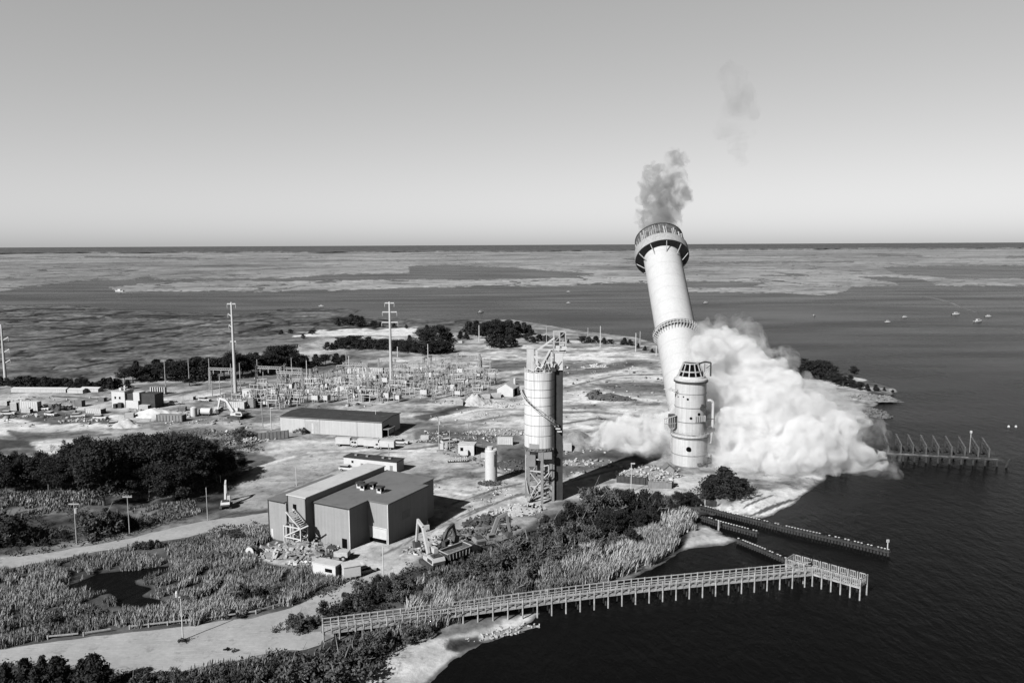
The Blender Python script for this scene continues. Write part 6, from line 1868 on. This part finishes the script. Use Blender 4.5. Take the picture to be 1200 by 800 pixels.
# dark grove by the yard
GR = [(-8, 570, 50), (8, 578, 48), (28, 575, 44), (40, 572, 40), (57, 575, 46), (72, 576, 42), (92, 574, 55), (110, 573, 60), (122, 592, 84), (138, 572, 62), (150, 570, 60), (166, 574, 62), (182, 572, 66), (196, 571, 64), (212, 572, 66), (226, 571, 60), (240, 568, 48), (254, 564, 40), (268, 559, 30), (283, 553, 20), (20, 562, 34), (48, 560, 36), (80, 560, 45), (104, 558, 50), (160, 556, 52), (190, 556, 52), (220, 552, 48), (246, 549, 34), (266, 547, 26), (130, 560, 50), (-25, 575, 50), (-45, 575, 52), (205, 585, 46), (175, 586, 44), (150, 584, 40)]
plant_px(PT[:3], GR, '{o} dark broadleaf tree of the grove, counted from the yard corner', 'dark trees of the grove by the yard', G(300, 552), 3)
GR2 = [(205, 520, 16), (228, 528, 20), (252, 530, 18), (284, 512, 14), (280, 525, 16), (18, 540, 14), (75, 522, 8), (60, 530, 10)]
plant_px([PT[3], PB[0]], GR2, '{o} thin pale tree behind the grove, counted from the warehouse corner', 'thin trees behind the grove', G(330, 510), 4)
# belt behind the switchyard and along the marsh
BL = [(2, 452, 12), (14, 454, 10), (24, 453, 13), (34, 454, 15), (44, 453, 11), (53, 454, 14), (62, 454, 12), (72, 453, 11), (84, 455, 12), (96, 456, 14), (104, 456, 10), (112, 456, 9), (122, 455, 13), (130, 456, 15), (138, 455, 12), (-10, 453, 14), (-24, 453, 12)]
BL += [((a[0] + c[0]) / 2 + 1, (a[1] + c[1]) / 2 - .8, (a[2] + c[2]) / 2.2) for a, c in zip(BL[:-3], BL[1:-2])]
plant_px(PC[:3] + PT[2:3], BL, '{o} dark tree along the low white stores, counted from the white block building', 'trees along the marsh edge', G(145, 456), 5, (1.2, 1.9))
B2 = [(146, 447, 16), (156, 448, 20), (165, 446, 18), (174, 447, 22), (184, 446, 26), (195, 446, 24), (206, 446, 20), (216, 447, 26), (228, 446, 28), (240, 446, 26), (252, 445, 28), (263, 444, 26), (271, 443, 34), (284, 441, 28), (296, 439, 26), (306, 437, 22), (316, 435, 24), (327, 433, 30), (338, 431, 28), (347, 432, 20), (358, 430, 14), (370, 429, 15), (382, 428, 14), (394, 427, 14), (402, 427, 12), (160, 440, 18), (200, 438, 18), (230, 437, 20), (300, 430, 18), (330, 424, 18), (222, 452, 10), (150, 456, 12)]
plant_px(PT[:3] + PC[1:2], B2, '{o} dark tree of the belt behind the switchyard, counted from the wide-armed pylon', 'trees of the belt behind the switchyard', G(458, 446), 6, (1.2, 1.9))
B3 = [(384, 410, 10), (394, 408, 10), (402, 408, 14), (414, 408, 16), (424, 409, 12), (432, 408, 14), (440, 408, 11), (448, 410, 14), (466, 411, 14), (476, 412, 14), (486, 413, 15), (496, 414, 16), (506, 414, 20), (516, 414, 18), (524, 413, 14), (500, 406, 22), (512, 402, 22), (520, 398, 14), (528, 402, 12), (540, 397, 10), (546, 398, 9), (480, 404, 12), (432, 402, 8),
      (396, 382, 10), (404, 381, 8), (412, 382, 14), (418, 382, 13), (424, 382, 12), (438, 383, 8), (446, 383, 6), (355, 397, 6), (340, 391, 6), (330, 392, 6), (366, 392, 6), (462, 383, 6), (476, 385, 5), (500, 388, 8)]
B3 += [((a[0] + c[0]) / 2, (a[1] + c[1]) / 2 + .8, (a[2] + c[2]) / 2.3) for a, c in zip(B3[:14], B3[1:15])]
plant_px(PC[1:3] + PT[2:3], B3, '{o} dark tree about the pale lagoon, counted from the container among the far trees', 'trees round the pale lagoon', G(535, 402), 7, (1.2, 1.9))
B4 = [(550, 392, 16), (558, 393, 18), (566, 394, 16), (572, 396, 20), (580, 395, 22), (588, 396, 21), (597, 396, 22), (606, 394, 18), (614, 392, 15), (620, 392, 12), (576, 407, 16), (586, 408, 17), (594, 407, 14), (602, 406, 11), (625, 402, 8), (632, 400, 9), (640, 400, 8), (648, 401, 7), (666, 402, 5), (682, 402, 9), (690, 402, 8), (698, 402, 9), (708, 403, 8), (716, 403, 6), (732, 404, 9), (738, 405, 8), (748, 408, 6), (756, 411, 6), (764, 413, 5), (620, 400, 10)]
plant_px(PC[1:3] + PT[2:3], B4, '{o} dark tree at the far shore, counted from the leaning chimney', 'trees at the far shore', G(790, 410), 8, (1.2, 1.9))
# point beyond the cloud
B5 = [(908, 432, 19), (918, 436, 22), (926, 439, 24), (934, 441, 23), (942, 443, 24), (950, 444, 22), (958, 444, 24), (966, 446, 22), (974, 448, 18), (980, 451, 16), (988, 453, 14), (998, 455, 11), (1001, 440, 12), (1008, 457, 11), (1016, 458, 9), (1026, 458, 8), (1036, 458, 5), (900, 428, 16), (890, 424, 14), (1046, 460, 4), (996, 446, 8)]
plant_px(PT[1:3] + PC[1:2], B5, '{o} dark tree on the sandy point, counted from the dust cloud', 'trees on the sandy point', G(895, 428), 9, (1.2, 1.9))
# big bushes beside the scrubber tower and near the waterfront
B6 = [(848, 581, 36), (836, 582, 28), (860, 583, 27), (870, 579, 20), (828, 584, 22)]
plant_px([PC[3]], B6, '{o} dark spreading cedar on the sand ramp side, counted from the scrubber tower', 'cedars beside the sand ramp', G(807, 560), 10, (1.3, 1.6))
TH_ = [(672, 610, 26), (690, 600, 34), (700, 606, 36), (716, 604, 34), (730, 602, 32), (744, 602, 30), (758, 600, 28), (770, 598, 24), (782, 600, 22), (796, 594, 20), (806, 590, 16), (816, 594, 14), (700, 624, 34), (714, 628, 34), (728, 624, 30), (746, 620, 26), (762, 614, 22), (645, 632, 26), (656, 646, 30), (676, 634, 30), (690, 640, 30), (640, 618, 16), (655, 620, 18), (712, 590, 22), (790, 606, 18), (740, 636, 22), (722, 642, 20)]
plant_px([PS[0], PS[2], PC[3], PT[2]], TH_, '{o} dark bush of the waterfront thicket, counted from the scrubber tower', 'bushes of the waterfront thicket', G(807, 560), 11)
T2 = [(620, 652, 24), (606, 660, 26), (590, 664, 22), (575, 672, 22), (560, 678, 22), (545, 684, 20), (632, 668, 24), (616, 680, 22), (598, 688, 20), (580, 690, 20), (530, 686, 18), (520, 692, 16), (648, 664, 22), (668, 656, 22), (694, 656, 20), (560, 662, 14), (510, 680, 14), (612, 642, 18), (640, 648, 16)]
plant_px([PS[1], PS[3], PS[0]], T2, '{o} olive bush among the reeds, counted from the pale excavator', 'olive bushes among the reeds', G(507, 664), 12)
T3 = [(610, 694, 30), (640, 676, 24), (632, 612, 16), (592, 652, 24), (500, 706, 18), (690, 680, 14), (655, 692, 18), (508, 728, 26), (540, 716, 22), (470, 738, 20)]
plant_px(PB, T3, '{o} pale leafless bush above the pier, counted from the pale excavator', 'leafless bushes above the pier', G(507, 664), 13)
T4 = [(345, 736, 18), (354, 738, 20), (365, 734, 16), (384, 722, 22), (400, 720, 20), (415, 712, 20), (430, 708, 22), (448, 702, 24), (462, 698, 22), (424, 692, 14), (470, 706, 18), (480, 688, 16), (440, 690, 18), (455, 686, 16), (405, 704, 14), (490, 696, 14)]
plant_px([PS[0], PS[2], PS[1]], T4, '{o} dark bush on the bank by the lower road bend, counted from the pier start', 'bushes by the lower road bend', G(379, 741), 14)
T5 = [(412, 786, 36), (436, 764, 26), (400, 800, 36), (380, 790, 30), (360, 796, 32), (340, 800, 30), (350, 780, 20), (320, 792, 22), (300, 800, 22), (280, 804, 22), (260, 800, 16), (410, 772, 24), (440, 760, 24), (478, 752, 22), (500, 745, 16), (330, 776, 12), (200, 800, 18), (230, 804, 20), (166, 806, 22), (396, 760, 18), (420, 752, 16)]
plant_px([PS[0], PS[2], PS[3], PS[1]], T5, '{o} dark bush below the lower road, counted from the pier start', 'bushes below the lower road', G(379, 741), 15)
T6 = [(8, 806, 34), (30, 808, 42), (52, 806, 44), (68, 810, 46), (80, 806, 30), (98, 812, 46), (112, 810, 50), (126, 808, 34), (-12, 808, 36), (44, 818, 44)]
plant_px([PC[3], PC[1], PC[0]], T6, '{o} dark cedar crown beside the lower road, counted from the lamp post', 'cedars at the lower road edge', G(214, 750), 16)
T7 = [(108, 626, 26), (120, 628, 30), (132, 624, 28), (142, 622, 24), (102, 618, 20), (150, 618, 18), (126, 614, 20), (165, 618, 12), (178, 614, 10), (-6, 634, 44), (6, 640, 40), (16, 636, 30), (30, 636, 18), (42, 634, 16), (60, 630, 14), (74, 632, 12), (50, 640, 12), (-20, 640, 40)]
plant_px([PS[0], PS[2]], T7, '{o} dark bush in the rough field above the road, counted from the crossarm pole', 'bushes in the rough field', G(152, 626), 17)
T8 = [(160, 642, 9), (170, 643, 11), (180, 642, 12), (186, 641, 10), (48, 738, 16), (56, 736, 18), (44, 726, 12), (62, 728, 10), (112, 724, 12), (122, 722, 10), (285, 702, 18), (300, 704, 20), (312, 700, 16), (298, 712, 12), (260, 632, 10), (212, 752, 6), (216, 752, 5), (266, 762, 6), (275, 764, 6), (262, 722, 10), (8, 746, 10), (238, 690, 10), (20, 700, 12), (60, 690, 12)]
plant_px([PS[0], PS[2], PS[3]], T8, '{o} low bush in the reed field, counted from the lower road lamp', 'bushes in the reed field', G(214, 750), 18)
T9 = [(262, 640, 7), (270, 632, 8), (316, 512, 8), (355, 507, 8), (360, 508, 6), (283, 513, 12), (277, 535, 8)]
plant_px([PS[2], PS[1]], T9, '{o} low bush at a building edge, counted from the clad building', 'bushes at building edges', G(411, 644), 19)


# ---------------------------------------------------------------- reeds and undergrowth (nobody could count them)
def field(name, specs, seed):
    """upright dry stems; specs: (poly, density per m2, hmin, hmax, tone, width)"""
    rng = np.random.default_rng(seed); Vs, Ts = [], []
    for poly, dens, h0, h1, tone, wd in specs:
        W2 = np.array([at(*p)[:2] for p in poly]); lo_ = W2.min(0); hi_ = W2.max(0); n = int((hi_ - lo_).prod() * dens)
        x = rng.uniform(lo_[0], hi_[0], n); y = rng.uniform(lo_[1], hi_[1], n)
        cl = fbm2(x / 5, y / 5, 4, seed + 5)
        keep = (sdpoly(x, y, W2) + 2.0 * fbm2(x / 4, y / 4, 3, seed + 9) * 2 > 0) & (cl > -.22)
        if name == 'reeds':
            px, py = proj(x, y, 0.); keep &= sdpoly(px, py, POOL) < -1 + 5 * fbm2(x / 3, y / 3, 3, 61)
        x = x[keep]; y = y[keep]; cl = cl[keep]; n = len(x)
        z = np.array([gz(a, b) for a, b in zip(x, y)]) if n < 15000 else gz_arr(x, y)
        ok = z > WZ + .1; x = x[ok]; y = y[ok]; z = z[ok]; cl = cl[ok]; n = len(x)
        big = fbm2(x / 16, y / 16, 4, seed + 21); h = rng.uniform(h0, h1, n) * (1 + .5 * cl) * (1 + .8 * big); a = rng.uniform(0, 3.14, n); w_ = wd * rng.uniform(.6, 1.4, n)
        lx = rng.normal(size=n) * .16 * h + (.12 + .3 * big) * h; ly = rng.normal(size=n) * .16 * h
        ca, sa = np.cos(a) * w_ / 2, np.sin(a) * w_ / 2
        v = np.stack([np.stack([x - ca, y - sa, z - .1], 1), np.stack([x + ca, y + sa, z - .1], 1), np.stack([x + ca * 1.25 + lx * .6, y + sa * 1.25 + ly * .6, z + h * .68], 1), np.stack([x + lx, y + ly, z + h], 1), np.stack([x - ca * 1.25 + lx * .6, y - sa * 1.25 + ly * .6, z + h * .68], 1)], 1)
        t = tone * np.exp(rng.normal(size=n) * .45) * (1 + .5 * cl) * np.exp(1.5 * big); t = np.clip(t, .02, .5)
        Vs.append(v.reshape(-1, 3)); Ts.append(np.repeat(t, 5))
    V = np.concatenate(Vs); T = np.concatenate(Ts)
    o = link(name, npmesh(name, V, np.arange(len(V)).reshape(-1, 5), mat('dry_stems', .2, var=.2, scale=1, rough=.9, attr='tone', spec=.1), {'tone': T})); stuff(o); return o


def gz_arr(x, y):
    """height of the ground sheet at many points through a coarse lookup"""
    me = ground_o.data; n = len(me.vertices); co = np.empty(n * 3, np.float32); me.vertices.foreach_get('co', co); co = co.reshape(-1, 3)
    cell = 1.0; x0, y0 = -320, 100; nx, ny = 520, 260
    gi = ((co[:, 0] - x0) / cell).astype(int); gj = ((co[:, 1] - y0) / cell).astype(int); ok = (gi >= 0) & (gi < nx) & (gj >= 0) & (gj < ny)
    acc = np.zeros((ny, nx)); c = np.zeros((ny, nx)); np.add.at(acc, (gj[ok], gi[ok]), co[ok, 2]); np.add.at(c, (gj[ok], gi[ok]), 1)
    for _ in range(3):
        if (c == 0).any():
            a2 = acc.copy(); c2 = c.copy()
            for dx, dy in ((1, 0), (-1, 0), (0, 1), (0, -1)): a2 += np.roll(np.roll(acc, dx, 1), dy, 0); c2 += np.roll(np.roll(c, dx, 1), dy, 0)
            acc = np.where(c == 0, a2, acc); c = np.where(c == 0, c2, c)
    h = acc / np.maximum(c, 1)
    return h[np.clip(((y - y0) / cell).astype(int), 0, ny - 1), np.clip(((x - x0) / cell).astype(int), 0, nx - 1)]


POOL = [(62, 690), (90, 680), (115, 670), (160, 665), (200, 661), (202, 666), (180, 672), (155, 678), (160, 684), (178, 688), (165, 697), (190, 702), (196, 710), (165, 717), (140, 708), (130, 693), (95, 692)]
RF = [(-120, 694), (0, 671), (150, 643), (215, 634), (290, 622), (314, 620), (316, 634), (292, 640), (300, 660), (370, 672), (412, 682), (375, 695), (340, 708), (300, 719), (200, 731), (130, 739), (60, 748), (0, 756), (-120, 776)]
field('reeds', [(RF, 26, .7, 2.0, .27, .09), ([(472, 730), (500, 694), (560, 668), (600, 668), (640, 690), (655, 700), (560, 716), (500, 726)], 16, 1.5, 3.0, .26, .13),
                ([(600, 706), (640, 676), (680, 648), (740, 630), (790, 618), (800, 640), (770, 660), (735, 672), (700, 682), (660, 690)], 18, 1.7, 3.2, .36, .13), ([(770, 612), (800, 600), (815, 606), (812, 622), (780, 634), (750, 632)], 12, 1.2, 2.4, .26, .16),
                ([(400, 760), (440, 738), (480, 730), (520, 728), (540, 728), (500, 742), (460, 760), (430, 776)], 12, 1.4, 2.6, .16, .16), ([(480, 690), (510, 668), (560, 648), (600, 640), (620, 650), (560, 668), (505, 690)], 13, 1.0, 2.4, .18, .13),
                ([(0, 575), (60, 578), (110, 576), (120, 590), (60, 604), (0, 606)], 5, .6, 1.2, .13, .2), ([(150, 595), (222, 586), (235, 604), (150, 618)], 4, .5, 1.0, .13, .2), ([(-60, 800), (130, 794), (300, 776), (350, 765), (400, 758), (380, 790), (300, 810), (-60, 830)], 6, .6, 1.4, .10, .16)], 5)


def undergrowth(specs, seed):
    rng = np.random.default_rng(seed); Cs, Ns = [], []
    for poly, dens, h1 in specs:
        W2 = np.array([at(*p)[:2] for p in poly]); lo_ = W2.min(0); hi_ = W2.max(0); n = int((hi_ - lo_).prod() * dens)
        x = rng.uniform(lo_[0], hi_[0], n); y = rng.uniform(lo_[1], hi_[1], n); cl = fbm2(x / 3.5, y / 3.5, 4, seed)
        k = (sdpoly(x, y, W2) + 3 * cl > 0) & (cl > -.2); x = x[k]; y = y[k]; cl = cl[k]; z = gz_arr(x, y); ok = z > WZ + .25; x = x[ok]; y = y[ok]; z = z[ok]; cl = cl[ok]
        z = z + rng.uniform(0, 1, len(x)) ** .7 * h1 * np.clip(.55 + 1.8 * cl, .1, 1.6)
        Cs.append(np.stack([x, y, z], 1))
    C = np.concatenate(Cs); d = rng.normal(size=C.shape) * .5 + np.array([0, 0, 1.])
    o = link('undergrowth', leaf_mesh('undergrowth', C, d, .30, rng, mat('scrub_leaves', .045, var=.6, scale=.5, rough=.9, spec=.1))); stuff(o)


undergrowth([([(380, 738), (384, 716), (430, 690), (480, 668), (560, 645), (620, 628), (650, 606), (700, 584), (740, 580), (820, 584), (820, 600), (790, 622), (740, 640), (690, 660), (640, 672), (560, 680), (500, 706), (440, 716)], 5, 1.7),
             ([(-80, 790), (0, 780), (130, 792), (240, 788), (330, 770), (385, 758), (470, 742), (500, 742), (460, 770), (420, 800), (330, 830), (-80, 840)], 7, 1.5), ([(-80, 640), (0, 600), (90, 600), (150, 610), (200, 612), (150, 630), (60, 648), (0, 655), (-80, 672)], 3.5, 1.3),
             ([(-60, 560), (100, 570), (260, 560), (285, 550), (270, 578), (120, 585), (-60, 585)], 2.0, 1.6), ([(240, 620), (300, 612), (316, 618), (316, 632), (290, 640), (250, 636)], 4, 1.2), ([(-60, 700), (60, 690), (60, 720), (-60, 740)], 3, 1.4), ([(280, 690), (340, 690), (330, 706), (290, 714)], 5, 1.5),
             ([(30, 712), (70, 712), (70, 736), (40, 738)], 5, 1.6), ([(340, 712), (420, 684), (420, 676), (335, 704)], 4, 1.0), ([(200, 754), (203, 749), (225, 748), (232, 752), (216, 757)], 9, .7), ([(190, 505), (300, 512), (312, 528), (250, 536), (200, 528)], 2.5, 1.8)], 77)
# ---------------------------------------------------------------- dust and smoke: closed billowing bodies of even volume
def smoke_mat(name, dens, tone, aniso=.0, absorb=None, noise=None, step=1.0):
    mt = bpy.data.materials.new(name); mt.use_nodes = True; t = mt.node_tree; t.nodes.clear()
    v = t.nodes.new('ShaderNodeVolumePrincipled'); v.inputs['Color'].default_value = (tone, tone, tone, 1); v.inputs['Density'].default_value = dens; v.inputs['Anisotropy'].default_value = aniso
    ab = tone if absorb is None else absorb
    v.inputs['Absorption Color'].default_value = (0, 0, 0, 1)
    if noise:
        g = t.nodes.new('ShaderNodeNewGeometry'); n = t.nodes.new('ShaderNodeTexNoise'); n.inputs['Scale'].default_value = noise[0]; n.inputs['Detail'].default_value = noise[1]; n.inputs['Roughness'].default_value = .62; n.inputs['Distortion'].default_value = noise[4]
        t.links.new(g.outputs['Position'], n.inputs['Vector']); r = t.nodes.new('ShaderNodeMapRange'); r.interpolation_type = 'SMOOTHSTEP'
        for i_, v_ in ((1, noise[2]), (2, noise[3]), (3, dens * .02), (4, dens)): r.inputs[i_].default_value = v_
        t.links.new(n.outputs['Fac'], r.inputs[0]); t.links.new(r.outputs[0], v.inputs['Density'])
        mt.cycles.volume_step_rate = step
    o = t.nodes.new('ShaderNodeOutputMaterial'); t.links.new(v.outputs[0], o.inputs['Volume'])
    return mt


def billow_mesh(name, balls, voxel, amp, scale, seed, grow=0., wisps=0., oct=4):
    """union of balls, remeshed, pushed out into cauliflower lobes"""
    bm = bmesh.new()
    for (x, y, z, r) in balls:
        M_ = Matrix.Translation((x, y, z)) @ Matrix.Scale(r + grow, 4); bmesh.ops.create_icosphere(bm, subdivisions=3, radius=1.0, matrix=M_)
    me = bpy.data.meshes.new(name + '_t'); bm.to_mesh(me); bm.free()
    o = bpy.data.objects.new(name + '_t', me); COL.objects.link(o)

    def remesh(vx):
        md = o.modifiers.new('r', 'REMESH'); md.mode = 'VOXEL'; md.voxel_size = vx
        dg = bpy.context.evaluated_depsgraph_get(); nm = bpy.data.meshes.new_from_object(o.evaluated_get(dg)); o.modifiers.clear(); o.data = nm

    def push(a, s_, oc, sd, sharp=True):
        n = len(o.data.vertices); co = np.empty(n * 3); no = np.empty(n * 3); o.data.vertices.foreach_get('co', co); o.data.vertices.foreach_get('normal', no); co = co.reshape(-1, 3); no = no.reshape(-1, 3)
        d = 0; w_ = 1; tot = 0
        for i in range(oc):
            v = vn3(co[:, 0] / s_ * 2 ** i + 31 * i + sd, co[:, 1] / s_ * 2 ** i, co[:, 2] / s_ * 2 ** i, sd + i)
            d = d + w_ * ((1 - 2 * np.abs(v - .5) * 2) * -1 + .62 if sharp else (v - .5) * 2); tot += w_; w_ *= .5
        co = co + no * (a * d / tot)[:, None]; o.data.vertices.foreach_set('co', co.ravel()); o.data.update()
    remesh(voxel * 1.3); push(amp, scale, 3, seed); remesh(voxel); push(amp * .45, scale * .4, oct - 1, seed + 11)
    if wisps: push(wisps, scale * .25, 2, seed + 31, False)
    remesh(voxel)
    me = o.data; bpy.data.objects.remove(o); me.name = name
    me.polygons.foreach_set('use_smooth', np.ones(len(me.polygons), bool)); return me


def balls_px(L_):
    out = []
    for px, py, Y, rp in L_:
        p = atY(px, py, Y); out.append((p.x, p.y, p.z, rp * Y / F))
    return out


DUST = [(848, 408, 338, 24), (838, 425, 330, 20), (868, 430, 334, 32), (884, 450, 330, 28), (906, 456, 326, 21), (856, 470, 324, 34), (893, 498, 314, 44), (936, 490, 320, 33), (962, 484, 326, 18), (980, 496, 314, 21), (935, 525, 304, 40), (880, 542, 302, 34), (850, 530, 308, 30), (985, 513, 304, 26), (1002, 530, 300, 17), (1014, 533, 299, 12), (1026, 541, 297, 7), (965, 528, 300, 25),
        (838, 460, 324, 22), (897, 552, 296, 22), (925, 548, 297, 18), (855, 500, 316, 30), (822, 402, 318, 10), (832, 412, 320, 14), (875, 405, 335, 12), (905, 430, 332, 14), (845, 555, 305, 18)]
DUSTL = [(742, 513, 330, 22), (720, 514, 330, 19), (706, 518, 330, 13), (762, 511, 328, 24), (778, 503, 326, 20), (748, 527, 326, 18), (784, 520, 322, 18), (790, 495, 330, 15), (730, 500, 331, 12), (768, 530, 320, 18), (748, 498, 331, 11)]
m_core = smoke_mat('dust_core', .46, .895, .0, noise=(.12, 7, .38, .64, 1.6), step=.12); m_veil = smoke_mat('dust_veil', .10, .89, .2, noise=(.07, 7, .45, .66, 1.8), step=.15)
for nm, L_, vx, am, s_, sd in (('dust_cloud', DUST, .7, 6.0, 14, 3), ('dust_cloud', DUSTL, .5, 4.2, 8, 5)):
    B_ = balls_px(L_)
    o = link(nm, billow_mesh(nm, B_, vx * 1.25, am * 1.1, s_ * .9, sd + 50, grow=3.0 if sd == 3 else 1.6, wisps=1.4)); o.data.materials.append(m_veil); stuff(o)
    c = link('dense_core', billow_mesh('dense_core', B_, vx, am, s_, sd, grow=-.8), o); c.data.materials.append(m_core)
# smoke leaving the mouth of the chimney
mouth = CH_T
SM = [(773, 268, 412, 18), (774, 256, 413, 20), (776, 244, 414, 21), (775, 231, 415, 22), (778, 218, 416, 20), (783, 206, 417, 15), (787, 196, 418, 11), (791, 188, 418, 6), (757, 255, 412, 9), (792, 230, 414, 12), (764, 236, 413, 12)]
m_smoke = smoke_mat('stack_smoke', .24, .47, .1, noise=(.10, 6, .44, .64, 1.4), step=.15)
o = link('smoke', billow_mesh('smoke', balls_px(SM), .7, 6.0, 9, 9, wisps=1.6)); o.data.materials.append(m_smoke); stuff(o)
SW_ = [(804, 186, 430, 5), (801, 180, 430, 4), (866, 186, 436, 8), (862, 170, 437, 11), (868, 150, 438, 13), (860, 132, 439, 15), (866, 112, 440, 16), (850, 150, 438, 10), (858, 95, 441, 13), (880, 130, 440, 10)]
m_wisp = smoke_mat('thin_smoke', .045, .5, .1, noise=(.06, 4, .42, .66, .6), step=.2)
o = link('smoke', billow_mesh('smoke', balls_px(SW_), 1.0, 4.5, 9, 15, wisps=1.5)); o.data.materials.append(m_wisp); stuff(o)
